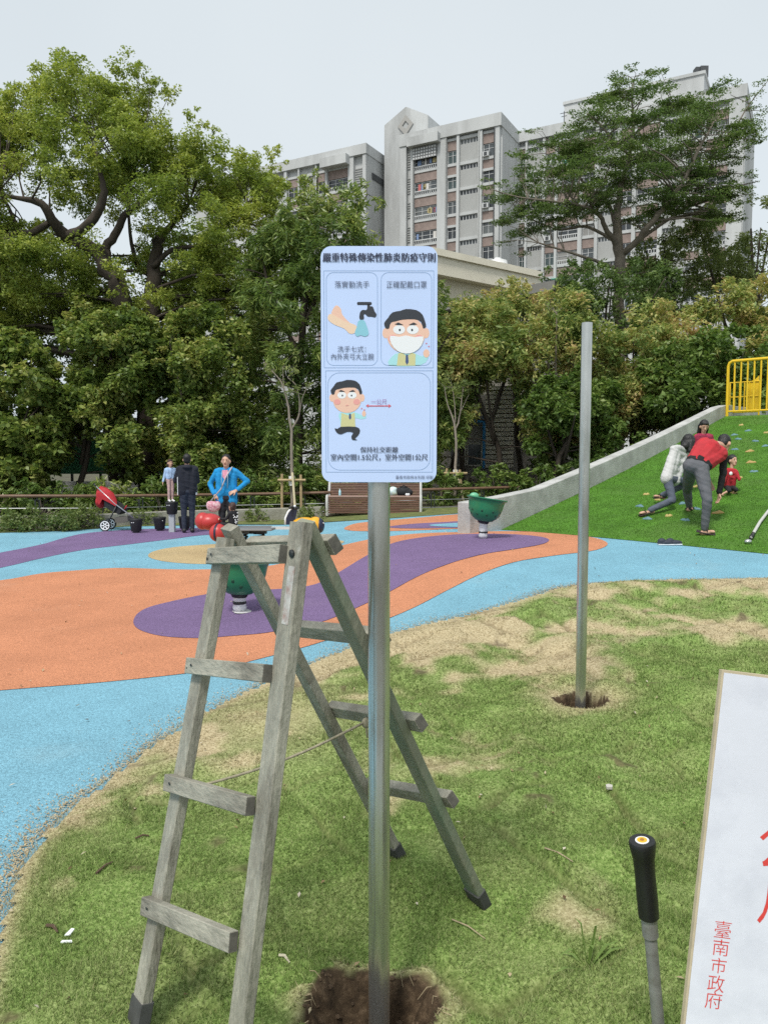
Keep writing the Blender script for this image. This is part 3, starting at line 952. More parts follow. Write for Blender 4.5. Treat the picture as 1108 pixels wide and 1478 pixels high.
# --- right wing, set back, running to the right towards us
sR = 6.4
tw0, tw1 = T(745, sR), T(1074, sR)
block('core_wall', tw1, tw0 + 3, sR + .55, sR + 14, 0, ROOF - .3, BW)
block('parapet', tw1 - .1, tw0 + .1, sR - .12, sR + 14.1, ROOF - 1.3, ROOF, BW)
pxs = [(748, 'pier', 744), (757, 'win', 0), (760, 'pier', 0), (782, 'panel', 0), (786, 'pier', 0), (800, 'win', 0), (804, 'pier', 0), (834, 'balc', 0), (840, 'pier', 0), (858, 'win', 0), (863, 'pier', 0), (890, 'panel', 0), (895, 'pier', 0), (912, 'win', 0), (918, 'pier', 0), (950, 'balc', 0), (957, 'pier', 0), (985, 'panel', 0), (990, 'pier', 0), (1012, 'win', 0), (1018, 'pier', 0), (1050, 'balc', 0), (1073, 'pier', 0)]
prev = 745
for b, k, _ in pxs:
    t1, t0 = T(prev, sR), T(b, sR); prev = b
    if k == 'pier': pier(t0 + .01, t1 - .01, sR, ROOF - 1.3)
    else: bay(t0, t1, sR + .55, k, ROOF - 1.8, 10, rb)
t1, t0 = T(812, sR + 3), T(1012, sR + 3)
block('penthouse', t0, t1, sR + 3, sR + 11, ROOF - .5, ROOF + 3.4, BW)
block('penthouse_parapet', t0 - .15, t1 + .15, sR + 2.85, sR + 11.1, ROOF + 3.4, ROOF + 3.75, BW)
for px in (1003, 1010):
    MB().box(bw(T(px, sR + 5), sR + 5, ROOF + 4.4), (.9, .9, 1.3)).build('roof_vent', BDARK, bld)
for px, s in ((420, 5), (812, sR + 2)):
    t = T(px, s)
    mm = MB(); mm.tube([bw(t, s, ROOF - .3), bw(t, s, ROOF + 2.2)], .05, 5)
    mm.beam(bw(t - .5, s, ROOF + 2.0), bw(t + .5, s, ROOF + 2.0), .06, .06); mm.beam(bw(t - .35, s, ROOF + 1.6), bw(t + .35, s, ROOF + 1.6), .06, .06)
    mm.build('roof_aerial', BDARK, bld)
for px in (826, 812): 
    aw = MB().box((0, .6, 0), (2.0, .9, .1)).mesh('awning', GREENAWN)
    place('awning', aw, T(px, sR), sR, ROOF - 5 - (826 - px), bld)

# ------------------------------------------------------------------ cream building and lower sheds
CREAM = mat('cream_render', (.70, .65, .51), rough=.85, var=.06, vs=.6, tint=(.42, .39, .31), tint_amt=.2, tint_scale=.5)
CREAM2 = mat('cream_trim', (.78, .73, .60), rough=.8, var=.06, vs=1)
pA = at(622, 360, 42); pB = at(768, 408, 47)
zt = at(632, 364, 42.2).z
cb = empty('cream_building', (pA.x, pA.y, 0), label='cream rendered flat-roofed building with a projecting cornice behind the sign', cat='building')
dv = Vector((pB.x - pA.x, pB.y - pA.y, 0)); dn = Vector((dv.y, -dv.x, 0)).normalized()
if dn.y > 0: dn = -dn
L_ = dv.length; dv.normalize()
def cbx(name, a, b, out0, out1, z0, z1, m):
    p = Vector((pA.x, pA.y, 0))
    MB().prism([p + dv * a + dn * out0 + Vector((0, 0, z0)), p + dv * b + dn * out0 + Vector((0, 0, z0)), p + dv * b + dn * out1 + Vector((0, 0, z0)), p + dv * a + dn * out1 + Vector((0, 0, z0))], (0, 0, z1 - z0)).build(name, m, cb)
cbx('wall', 0, L_ - .4, 0, -8, 0, zt - 1.3, CREAM)
cbx('cornice', -.4, L_, .55, -8.3, zt - 1.3, zt - .35, CREAM2)
cbx('parapet', -.5, L_ + .1, .68, -8.4, zt - .35, zt, CREAM2)
cbx('wall', L_ + .9, L_ + 4.4, -1, -6, 0, zt - 1.2, CREAM)
cbx('parapet', L_ + .7, L_ + 4.6, -.8, -6.2, zt - 1.2, zt - .85, CREAM2)
for px, py in ((690, 366), (718, 372)):
    p = at(px, py, 47.5)
    wt = MB(); wt.lathe((p.x, p.y, zt - .1), [(.62, 0), (.62, .75), (.58, .8), (.56, .95), (.2, 1.08), (.2, 1.14), (.001, 1.14)], 18)
    o = wt.build('water_tank', mat('white_tank', (.66, .67, .67), rough=.4), loc=(p.x, p.y, zt - .1), smooth=35)
    tag(o, ('left' if px == 690 else 'right') + ' one of two white round water tanks on the cream roof', 'water tank', 'roof water tanks')
    MB().lathe((p.x, p.y, zt + .05), [(.64, 0), (.64, .06)], 18).build('band', mat('tank_band', (.5, .52, .52), rough=.5), o)
GREYC = mat('old_concrete', (.22, .215, .20), rough=.95, var=.25, vs=.8, tint=(.10, .095, .08), tint_amt=.5, tint_scale=.9, bump=.4, bs=8)
q0, q1 = at(600, 443, 33), at(800, 403, 30.0)
zq0 = q0.z; zq1 = at(790, 405, 30.1).z; zq = (zq0 + zq1) / 2
gl = empty('concrete_lean_to', (q0.x, q0.y, 0), label='dark grey concrete slab roof of a low building below the cream one', cat='building')
d2 = Vector((q1.x - q0.x, q1.y - q0.y, 0)); n2 = Vector((-d2.y, d2.x, 0)).normalized()
MB().prism([Vector((q0.x, q0.y, zq0 - .35)), Vector((q1.x, q1.y, zq1 - .35)), Vector((q1.x, q1.y, zq1)), Vector((q0.x, q0.y, zq0))], n2 * 5).build('slab_roof', GREYC, gl)
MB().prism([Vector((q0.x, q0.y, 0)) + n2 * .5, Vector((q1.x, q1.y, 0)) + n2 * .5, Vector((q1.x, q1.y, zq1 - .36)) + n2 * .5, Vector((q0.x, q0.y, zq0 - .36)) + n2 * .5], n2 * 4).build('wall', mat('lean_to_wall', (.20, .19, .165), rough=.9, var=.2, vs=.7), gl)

# shed with a cream roller shutter, blue post and windows
Ys = 28.5
def sx(px): return at(px, 640, Ys).x
def sz(py): return at(690, py, Ys).z
sh = empty('corrugated_shed', (sx(700), Ys, 0), label='low shed with a cream slatted shutter and a bright blue post behind the right shrubs', cat='shed')
MB().box(((sx(600) + sx(790)) / 2, Ys + 2, sz(600) / 2 + .3), (sx(790) - sx(600), 3.4, sz(560))).build('wall', mat('shed_wall', (.30, .285, .26), rough=.9, var=.15, vs=1), sh)
SHUT = mat('shutter_cream', (.66, .63, .53), rough=.6, var=.06, vs=2)
ztop_, zbot = sz(556), sz(676); ns_ = 18
slat = MB().box((0, 0, 0), (sx(742) - sx(701), .05, (ztop_ - zbot) / ns_ * .78)).mesh('slat', SHUT)
for k in range(ns_):
    z = zbot + (ztop_ - zbot) * (k + .5) / ns_
    link('slat', slat, sh, (((sx(701) + sx(742)) / 2) - sh.location.x, .24, z))
MB().box(((sx(701) + sx(742)) / 2, Ys + .285, (zbot + ztop_) / 2), (sx(742) - sx(701), .02, ztop_ - zbot)).build('shutter_back', mat('shutter_back', (.22, .2, .16), rough=.8), sh)
MB().box((sx(699), Ys + .2, (zbot + sz(600)) / 2), (.09, .12, sz(600) - zbot)).build('blue_post', mat('blue_paint', (.03, .25, .55), rough=.5), sh)
MB().box((sx(696), Ys + .22, sz(607)), (sx(712) - sx(680), .1, .12)).build('blue_trim', MATS['blue_paint'], sh)
for a, b in ((650, 672), (675, 696)):
    w = sx(b) - sx(a); zc = (sz(640) + sz(672)) / 2; hh = sz(640) - sz(672)
    f = MB()
    for s in (-1, 1): f.box(((sx(a) + sx(b)) / 2 + s * w / 2, Ys + .24, zc), (.06, .08, hh)); f.box(((sx(a) + sx(b)) / 2, Ys + .24, zc + s * hh / 2), (w, .08, .06))
    fo = f.build('window', mat('shed_window_frame', (.45, .43, .38), rough=.6), sh)
    MB().box(((sx(a) + sx(b)) / 2, Ys + .27, zc), (w, .02, hh)).build('pane', BGLASS, fo)
STONE = mat('rubble_stone', (.30, .26, .22), rough=.95, var=.3, vs=3, bump=.6, bs=10)
rw = empty('rubble_wall', (sx(690), Ys - 1.2, 0), label='low rubble stone wall in front of the slatted shutter', cat='wall')
rs = random.Random(4)
stm = []
for k in range(5):
    b_ = MB(); b_.ball((0, 0, 0), (.16, .12, .12), n=7, m=5)
    b_.v = [(x * rs.uniform(.8, 1.15), y * rs.uniform(.8, 1.15), z * rs.uniform(.8, 1.15)) for x, y, z in b_.v]
    stm.append(b_.mesh('stone', STONE))
zw = sz(678) - .15
x = sx(655)
nrow = 6
for j in range(nrow):
    xx = sx(652) + rs.uniform(0, .2)
    while xx < sx(775):
        s = rs.uniform(.8, 1.25)
        link('stone', rs.choice(stm), rw, (xx - rw.location.x, rs.uniform(-.05, .05), .25 + j * (zw - .3) / nrow), rot=(rs.uniform(-.4, .4), rs.uniform(-.4, .4), rs.uniform(0, 3)), scale=(s, s, s))
        xx += .27 * s
MB().box(((sx(652) + sx(775)) / 2, Ys - 1.05, zw / 2), (sx(775) - sx(652), .2, zw)).build('core', mat('mortar', (.2, .18, .15), rough=1), rw)

# green hoarding with a pale edge strip behind the left trees
Yg = 29.0
gh = empty('green_hoarding', (at(130, 650, Yg).x, Yg, 0), label='green sheet metal hoarding seen through the left trees', cat='hoarding')
GRN = mat('green_sheet', (.035, .17, .075), rough=.5, var=.1, vs=1)
x0, x1 = at(60, 650, Yg).x, at(350, 650, Yg).x; nn = 14
zt_, zb_ = at(130, 632, Yg).z, at(130, 684, Yg).z
sheetm = MB().box((0, 0, 0), ((x1 - x0) / nn * .985, .05, zt_ - zb_)).mesh('panel', GRN)
for k in range(nn): link('panel', sheetm, gh, (x0 + (x1 - x0) * (k + .5) / nn - gh.location.x, 0, (zt_ + zb_) / 2))
MB().beam((x0, Yg - .06, zt_ + .05), (x1, Yg - .06, zt_ + .05), .06, .09).build('edge_strip', mat('pale_strip', (.5, .5, .48), rough=.5), gh)
for k in range(nn // 2 + 1): MB().beam((x0 + (x1 - x0) * k / (nn // 2) + .02, Yg + .08, 0), (x0 + (x1 - x0) * k / (nn // 2) + .02, Yg + .08, zt_), .08, .08).build('post', DARKM, gh)
pc = at(85, 690, 27)
lw = empty('white_low_wall', (pc.x, 27, 0), label='pale painted low wall glimpsed below the green hoarding', cat='wall')
for k in range(6):
    MB().box((pc.x - 2.2 + 1.5 * k, 27, .38), (1.46, .2, .76)).build('panel', mat('pale_wall', (.48, .49, .48), rough=.8, var=.2, vs=2), lw)
# ------------------------------------------------------------------ trees and shrubs
BARK = mat('bark_dark', (.055, .043, .032), rough=.95, var=.35, vs=4, bump=.9, bs=14, stretch=(1, 1, .35))
BARK2 = mat('bark_grey', (.17, .145, .115), rough=.95, var=.3, vs=4, bump=.7, bs=14, stretch=(1, 1, .35))
BARK3 = mat('bark_pale', (.24, .205, .165), rough=.95, var=.25, vs=6, bump=.6, bs=30, stretch=(1, 1, .3))

def leaf_quads(P, L_, W_, r, up=.55, droop=.25, out=None):
    """one folded diamond per point"""
    n = len(P)
    a = r.normal(size=(n, 3)); a[:, 2] = a[:, 2] * .55 - droop
    if out is not None: a += out * .9
    a /= np.linalg.norm(a, axis=1)[:, None] + 1e-9
    nn = r.normal(size=(n, 3)) * (1 - up); nn[:, 2] += up * 1.6
    b = np.cross(a, nn); b /= np.linalg.norm(b, axis=1)[:, None] + 1e-9
    nn = np.cross(b, a)
    l = L_ * r.uniform(.65, 1.25, n)[:, None]; w = W_ * r.uniform(.7, 1.2, n)[:, None]
    V = np.empty((n, 4, 3))
    V[:, 0] = P - a * l * .5
    V[:, 1] = P + b * w * .5 + nn * w * .16 - a * l * .05
    V[:, 2] = P + a * l * .5 - nn * l * .06
    V[:, 3] = P - b * w * .5 + nn * w * .16 - a * l * .05
    return V

def clump_points(c, rad, n, r, sub=7):
    """leaf points of one spray of foliage, gathered in small bunches"""
    k = max(2, sub)
    d = r.normal(size=(k, 3)); d /= np.linalg.norm(d, axis=1)[:, None]
    cc = d * (r.uniform(.25, 1, (k, 1)) ** .5) * rad * .8
    which = r.integers(0, k, n)
    g = r.normal(size=(n, 3)); g /= np.linalg.norm(g, axis=1)[:, None]
    g *= (r.uniform(0, 1, (n, 1)) ** .4)
    loc = cc[which] + g * rad * r.uniform(.28, .5, (k, 1))[which]
    return c + loc, loc / (np.linalg.norm(loc, axis=1)[:, None] + 1e-6)

def crown_clumps(poly, Yc, D, n, rr, r, gaps=(), flat=1.0, depth_bias=0.0):
    xs = [p[0] for p in poly]; ys = [p[1] for p in poly]
    out = []
    tries = 0
    while len(out) < n and tries < 40:
        tries += 1
        x = r.uniform(min(xs), max(xs), n * 2); y = r.uniform(min(ys), max(ys), n * 2)
        k = inpoly(x, y, poly)
        for g in gaps: k &= ~inpoly(x, y, g)
        x, y = x[k], y[k]
        e = edgedist(x, y, poly)
        for a, b, c in zip(x, y, e):
            sc_ = Yc / FPX
            rad = r.uniform(*rr)
            rad = min(rad, c * sc_ * 1.1 + rr[0] * .45)
            en = min(1, c * sc_ / D)
            dy = r.uniform(-1, 1) * D * math.sqrt(max(en, .08)) + depth_bias
            p = at(a, b, Yc + dy)
            out.append((np.array(p), np.array((rad, rad, rad * flat))))
            if len(out) >= n: break
    return out

def grow(name, label, cat, base, limbs, clumps, per, L_, W_, m_leaf, m_bark, seed, up=.55, droop=.25, group=None, sub=7, twigs=True, outw=.9, extra=None):
    """a tree: trunk (with limbs and twigs) and crown"""
    r = np.random.default_rng(seed)
    root = empty(name, base, label=label, cat=cat, group=group)
    mm = MB()
    nodes = []
    for li in limbs:
        pts = [Vector(p[0]) for p in li]; rad = [p[1] for p in li]
        sp, sr = [], []
        P = [tuple(p) for p in pts]
        n = 4
        cm = catmull(P, n, closed=False)
        for i in range(len(cm)):
            t = i / n; k = min(int(t), len(rad) - 2); f = t - k
            sr.append(rad[k] * (1 - f) + rad[k + 1] * f)
            w = sr[-1] * .25
            sp.append(Vector(cm[i]) + Vector((r.normal() * w, r.normal() * w, 0)))
        mm.tube(sp, sr, 9 if max(rad) > .12 else 6)
        nodes += [(p, q) for p, q in zip(sp, sr)]
    NP = np.array([tuple(p) for p, _ in nodes]) if nodes else None
    if twigs and NP is not None:
        for i, (c, rad) in enumerate(clumps):
            if twigs != 'all' and i % 2: continue
            d = np.linalg.norm(NP - c, axis=1) + np.maximum(0, NP[:, 2] - c[2]) * .8
            j = int(np.argmin(d)); p0 = Vector(NP[j]); c_ = Vector(c)
            r0 = min(nodes[j][1] * .6, .02 + .012 * d[j])
            mid = p0.lerp(c_, .5) + Vector((r.normal() * .12, r.normal() * .12, .06 * d[j]))
            mm.tube([p0, mid, c_], [r0, r0 * .7, r0 * .3], 5, caps=False)
    if mm.f: mm.build('trunk', m_bark, root, smooth=True)
    PS, OS = [], []
    for c, rad in clumps:
        vol = (rad[0] / (sum(q[1][0] for q in clumps[:60]) / len(clumps[:60]))) ** 2
        n = max(12, int(per * vol * r.uniform(.6, 1.35)))
        p, o_ = clump_points(c, rad, n, r, sub)
        PS.append(p); OS.append(o_)
    P = np.concatenate(PS); O = np.concatenate(OS)
    V = leaf_quads(P, L_, W_, r, up, droop, O * outw)
    V = V - np.array(wloc(root))
    me = np_mesh('crown', V.reshape(-1, 3), 4, m_leaf)
    link('crown', me, root)
    if extra: extra(root)
    return root

def limb_px(pts, Y):
    """pts: (px, py, radius[, dY])"""
    return [(at(p[0], p[1], Y + (p[3] if len(p) > 3 else 0)), p[2]) for p in pts]
def zp(pts, Y, k=2.518, ox=0, oy=40): return limb_px([(ox + p[0] / k, oy + p[1] / k) + tuple(p[2:]) for p in pts], Y)
def basept(px, Y):
    x = at(px, 700, Y).x
    return Vector((x, Y, float(terr(x, min(Y, 40)))))

LF_CAMPHOR = leaf_mat('leaf_camphor', [(0.140, 0.198, 0.040), (0.236, 0.307, 0.064), (0.352, 0.409, 0.092), (0.485, 0.511, 0.128)], .36, .4, .55, .45)
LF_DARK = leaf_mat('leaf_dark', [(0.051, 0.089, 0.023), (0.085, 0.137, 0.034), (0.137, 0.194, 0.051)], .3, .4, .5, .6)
LF_BROAD = leaf_mat('leaf_broad', [(0.095, 0.147, 0.038), (0.159, 0.230, 0.054), (0.255, 0.312, 0.076), (0.435, 0.428, 0.140)], .34, .4, .5, .7)
LF_MANGO = leaf_mat('leaf_mango', [(0.090, 0.147, 0.038), (0.147, 0.223, 0.054), (0.243, 0.312, 0.083), (0.395, 0.421, 0.128)], .32, .35, .5, .6)
LF_TERM = leaf_mat('leaf_terminalia', [(.085, .145, .045), (.13, .20, .06), (.21, .28, .09)], .34, .45, .5, .6)
LF_DRYISH = leaf_mat('leaf_dryish', [(0.109, 0.172, 0.046), (0.166, 0.243, 0.064), (0.255, 0.319, 0.090), (0.395, 0.409, 0.128), (0.536, 0.459, 0.179), (0.383, 0.255, 0.115)], .34, .5, .6, .75)
LF_LIGHT = leaf_mat('leaf_light', [(.11, .16, .045), (.18, .23, .07), (.28, .31, .11)], .36, .5, .5, .6)
LF_SHRUB = leaf_mat('leaf_shrub', [(0.076, 0.134, 0.031), (0.134, 0.211, 0.048), (0.236, 0.300, 0.083)], .34, .45, .5, 1.2)
LF_SPRIG = leaf_mat('leaf_sprig', [(.20, .24, .05), (.30, .31, .09), (.36, .35, .13)], .4, .5, .4, 1)

# 1. the big camphor-like tree on the left
Y1 = 27.0
POLY1 = [(-150, 160), (-40, 150), (0, 135), (22, 120), (46, 132), (50, 92), (75, 74), (105, 76), (130, 92), (148, 112), (154, 66), (165, 58), (198, 82), (214, 112), (255, 128), (285, 160), (292, 176), (325, 192), (345, 218), (385, 203), (412, 218), (414, 262), (398, 290), (392, 330), (420, 372), (430, 430), (410, 490), (350, 505), (300, 470), (250, 480), (200, 500), (120, 470), (60, 490), (0, 505), (-150, 520)]
r1 = np.random.default_rng(21)
gap1 = [[(10, 285), (60, 275), (110, 290), (140, 330), (185, 300), (215, 330), (185, 385), (120, 352), (60, 330), (10, 320)], [(195, 360), (240, 330), (262, 345), (240, 420), (205, 440)], [(265, 300), (300, 290), (305, 345), (275, 350)], [(0, 245), (60, 262), (90, 285), (40, 290), (0, 275)], [(130, 90), (152, 108), (150, 128), (120, 118)]]
cl1 = crown_clumps(POLY1, Y1, 4.2, 560, (.42, .95), r1, gap1, .8)
lim1 = [zp([(435, 1640, .42), (440, 1300, .37), (445, 1000, .32), (400, 880, .26), (330, 800, .23), (250, 760, .2), (200, 715, .17, -.4), (150, 640, .12, -.8), (70, 620, .07, -1.2), (-40, 600, .04, -1.5)], Y1 - 1.2),
        zp([(540, 1660, .40), (530, 1300, .34), (550, 1000, .27), (565, 870, .22), (575, 780, .17), (625, 715, .1, .5), (690, 640, .05, .8)], Y1 - .6),
        zp([(240, 760, .17), (300, 735, .16, -.4), (345, 690, .15, -.7), (378, 610, .12, -.9), (372, 545, .08, -1), (350, 450, .04, -1)], Y1 - 1.2),
        zp([(390, 860, .17), (390, 800, .15), (425, 738, .13), (468, 668, .11), (530, 632, .07, -.5)], Y1 - 1),
        zp([(468, 668, .09), (475, 590, .06), (500, 480, .035)], Y1 - 1),
        zp([(185, 705, .11), (120, 745, .1, -.5), (60, 745, .08, -.8), (0, 770, .06, -1)], Y1 - 1.4),
        zp([(75, 745, .07), (40, 670, .06), (0, 590, .05)], Y1 - 1.8),
        zp([(560, 870, .1), (620, 810, .08), (720, 790, .06), (800, 735, .06), (880, 700, .045), (900, 640, .03)], Y1 - .8),
        zp([(560, 900, .14), (500, 860, .08), (470, 700, .05), (470, 560, .03)], Y1 + .5)]
grow('camphor_tree', 'tall broad tree on the left with light green foliage and dark twisting limbs', 'tree', basept(190, Y1 - .9), lim1, cl1, 400, .12, .06, LF_CAMPHOR, BARK, 1, up=.5)

# 2. dark understorey trees below it
gap2 = [[(100, 618), (172, 618), (178, 690), (60, 702), (55, 682), (100, 668)], [(186, 590), (232, 590), (235, 705), (180, 705)]]
def under(px0, px1, py0, py1, Y, n, seed, label, ml, trunkpx, L_=.2, W_=.11, per=165, gaps=gap2, cat='tree', name='understorey_tree', bark=BARK, rr=(.4, .85), D=1.8, group='dark trees behind the rail fence', up=.5, droop=.25, tr=.11, sprig=0, ngap=6):
    r = np.random.default_rng(seed)
    m = (px0 + px1) / 2; h = py1 - py0; w = px1 - px0
    poly = [(px0, py0 + .35 * h), (px0 + .12 * w, py0 + .12 * h), (px0 + .3 * w, py0 + .04 * h), (m, py0), (px0 + .72 * w, py0 + .05 * h), (px0 + .9 * w, py0 + .16 * h), (px1, py0 + .4 * h), (px1 - .03 * w, py1 - .12 * h), (px1 - .15 * w, py1), (px0 + .12 * w, py1), (px0 + .02 * w, py1 - .15 * h)]
    poly = [(a + r.normal() * w * .02, b + r.normal() * h * .02) for a, b in poly]
    holes = []
    for _ in range(ngap):
        gx_, gy_, gr_ = r.uniform(px0 + .15 * w, px1 - .15 * w), r.uniform(py0 + .12 * h, py1 - .2 * h), r.uniform(.05, .11) * min(w, h) + 4
        holes.append([(gx_ + gr_ * math.cos(a) * r.uniform(.8, 1.5), gy_ + gr_ * math.sin(a) * r.uniform(.7, 1.2)) for a in np.arange(0, 6.28, .7)])
    cl = crown_clumps(poly, Y, D, n, rr, r, list(gaps) + holes, .85)
    b = basept(trunkpx, Y)
    top = at(m, py0 + .3 * h, Y)
    lim = [[(b - Vector((0, 0, .1)), tr), (b.lerp(top, .35) + Vector((r.normal() * .15, r.normal() * .2, 0)), tr * .8), (b.lerp(top, .7) + Vector((r.normal() * .25, 0, 0)), tr * .5), (top, tr * .2)]]
    for k in range(4):
        s0 = b.lerp(top, r.uniform(.3, .6)); e0 = at(r.uniform(px0 + .1 * w, px1 - .1 * w), r.uniform(py0 + .15 * h, py0 + .55 * h), Y + r.normal() * .6)
        lim.append([(s0, tr * .5), (s0.lerp(e0, .5) + Vector((0, 0, -.1)), tr * .35), (e0, tr * .12)])
    def ex(root):
        fr_ = sorted(cl, key=lambda q: q[0][1])[:max(1, len(cl) // 2)]
        pk = [fr_[i] for i in r.choice(len(fr_), min(sprig, len(fr_)), replace=False)]
        P = np.concatenate([clump_points(c + np.array((0, -.35, .15)), np.array((.3, .2, .2)), 60, r, 4)[0] for c, _ in pk])
        V = leaf_quads(P, .10, .07, r, .6, .1) - np.array(wloc(root))
        tag(link('flower_sprigs', np_mesh('flower_sprigs', V.reshape(-1, 3), 4, LF_SPRIG), root), kind='stuff')
    return grow(name, label, cat, b, lim, cl, per, L_, W_, ml, bark, seed + 100, up=up, droop=droop, group=group, extra=ex if sprig else None)
under(-130, 90, 470, 715, 22.2, 105, 31, 'leafy dark tree with rounded leaves at the far left edge behind the fence', LF_BROAD, 20, .19, .13, gaps=gap2, per=240)
under(60, 260, 440, 700, 22.8, 110, 32, 'dark broad-leaved tree behind the red stroller', LF_BROAD, 97, .16, .10, sprig=9, per=300)
under(225, 365, 430, 715, 22.6, 95, 33, 'dark tree with yellowish sprigs right behind the three people', LF_BROAD, 262, .15, .085, sprig=16, per=320)
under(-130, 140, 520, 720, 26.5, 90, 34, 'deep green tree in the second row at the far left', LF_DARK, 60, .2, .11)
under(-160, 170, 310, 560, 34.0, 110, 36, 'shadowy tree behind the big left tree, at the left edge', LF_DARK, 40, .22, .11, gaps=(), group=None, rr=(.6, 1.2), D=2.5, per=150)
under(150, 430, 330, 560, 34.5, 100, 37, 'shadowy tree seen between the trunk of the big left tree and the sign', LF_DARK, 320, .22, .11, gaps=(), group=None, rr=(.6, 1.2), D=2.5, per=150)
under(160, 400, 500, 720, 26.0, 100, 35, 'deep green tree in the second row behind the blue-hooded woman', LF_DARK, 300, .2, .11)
# 3. mango trees behind the sign
gapm = [[(470, 270), (500, 290), (490, 330), (470, 320)], [(520, 300), (545, 310), (540, 350), (515, 340)]]
P3a = [(335, 400), (372, 330), (400, 318), (428, 275), (455, 246), (480, 272), (505, 260), (530, 262), (548, 285), (556, 305), (545, 345), (520, 380), (500, 460), (490, 600), (485, 712), (370, 718), (345, 640), (338, 520)]
r3 = np.random.default_rng(41)
cl3 = crown_clumps(P3a, 23.6, 2.2, 165, (.35, .75), r3, gapm, 1.0)
b3 = basept(432, 23.6)
lim3 = [[(b3, .16), (at(432, 560, 23.6), .13), (at(440, 430, 23.6), .1), (at(455, 320, 23.6), .05), (at(458, 255, 23.6), .02)], [(at(440, 470, 23.6), .08), (at(480, 380, 23.2), .05), (at(530, 280, 23), .02)], [(at(436, 520, 23.6), .08), (at(390, 420, 23.8), .05), (at(375, 345, 23.8), .02)]]
grow('mango_tree', 'dense tree with long drooping leaves left of the blue sign', 'tree', b3, lim3, cl3, 230, .24, .055, LF_MANGO, BARK, 41, up=.3, droop=.6, group='dense long-leaved trees beside the sign')
P3b = [(470, 420), (520, 385), (580, 375), (640, 405), (668, 470), (680, 560), (668, 640), (640, 690), (560, 715), (480, 715), (465, 560)]
cl3 = crown_clumps(P3b, 24.2, 2.0, 120, (.35, .75), r3, [[(676, 585), (720, 585), (720, 690), (650, 690)]], 1.0)
b3 = basept(600, 24.2)
lim3 = [[(b3, .14), (at(598, 580, 24.2), .11), (at(590, 470, 24.2), .06), (at(580, 390, 24.2), .02)], [(at(598, 560, 24.2), .07), (at(650, 480, 24), .02)]]
grow('mango_tree', 'dense tree with long drooping leaves directly behind the blue sign', 'tree', b3, lim3, cl3, 230, .24, .055, LF_MANGO, BARK, 42, up=.3, droop=.6, group='dense long-leaved trees beside the sign')
# 4. shrubby trees on the right
gs = [[(676, 540), (752, 535), (756, 700), (636, 700), (640, 615), (672, 610)]]
under(635, 765, 425, 700, 24.6, 95, 51, 'yellowing thin-leaved tree just right of the sign', LF_DRYISH, 723, .2, .065, gaps=gs, name='thin_leaved_tree', group='yellowing trees above the concrete wall', bark=BARK, up=.35, droop=.5, per=150)
under(632, 735, 425, 565, 26.2, 60, 64, 'loose yellow-green tree close to the right edge of the sign', LF_DRYISH, 668, .17, .06, gaps=(), name='thin_leaved_tree', group='yellowing trees above the concrete wall', up=.35, droop=.5, per=130)
under(690, 800, 402, 520, 27.6, 55, 65, 'loose yellowing tree below the edge of the concrete slab roof', LF_DRYISH, 752, .17, .06, gaps=(), name='thin_leaved_tree', group='yellowing trees above the concrete wall', up=.35, droop=.5, per=130)
under(618, 690, 432, 560, 27.2, 40, 66, 'slim green tree peeking out beside the right edge of the sign', LF_MANGO, 640, .17, .06, gaps=(), name='thin_leaved_tree', group=None, up=.35, droop=.5, per=130)
under(735, 905, 408, 650, 24.0, 120, 52, 'yellow and green tree behind the bare steel post', LF_DRYISH, 790, .17, .06, gaps=(), name='thin_leaved_tree', group='yellowing trees above the concrete wall', bark=BARK2, up=.4, droop=.4)
under(855, 1010, 425, 640, 24.4, 105, 53, 'yellow-brown tinged tree left of the yellow railing', LF_DRYISH, 900, .17, .065, gaps=(), name='thin_leaved_tree', group='yellowing trees above the concrete wall', bark=BARK, up=.4, droop=.4)
under(760, 900, 530, 665, 22.6, 60, 57, 'low fresh green bushy tree behind the middle of the concrete wall', LF_SHRUB, 800, .17, .085, gaps=(), name='bushy_tree', group=None, per=190)
under(930, 1170, 470, 625, 22.8, 100, 54, 'dark green bushy tree behind the yellow railing', LF_SHRUB, 1010, .2, .1, gaps=(), name='bushy_tree', group=None)
under(985, 1190, 400, 560, 26.0, 95, 55, 'brownish dry-leaved tree at the right edge above the railing', LF_DRYISH, 1090, .2, .08, gaps=(), name='thin_leaved_tree', group='yellowing trees above the concrete wall', bark=BARK)
under(975, 1190, 270, 470, 36.0, 110, 56, 'light green airy tree at the right edge beyond the layered tree', LF_LIGHT, 1068, .22, .07, gaps=(), name='airy_tree', group=None, per=130, tr=.2, droop=.5, up=.35)
under(905, 1010, 310, 470, 35.0, 55, 58, 'slim light green tree just behind the layered tree trunk', LF_LIGHT, 985, .2, .07, gaps=(), name='airy_tree', group=None, per=130, tr=.16, droop=.5, up=.35)
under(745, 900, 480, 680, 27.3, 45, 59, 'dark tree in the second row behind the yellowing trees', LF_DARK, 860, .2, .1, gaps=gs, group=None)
under(860, 1190, 440, 640, 28.0, 100, 60, 'dark tree in the second row behind the yellow railing', LF_DARK, 930, .22, .11, gaps=(), group=None)

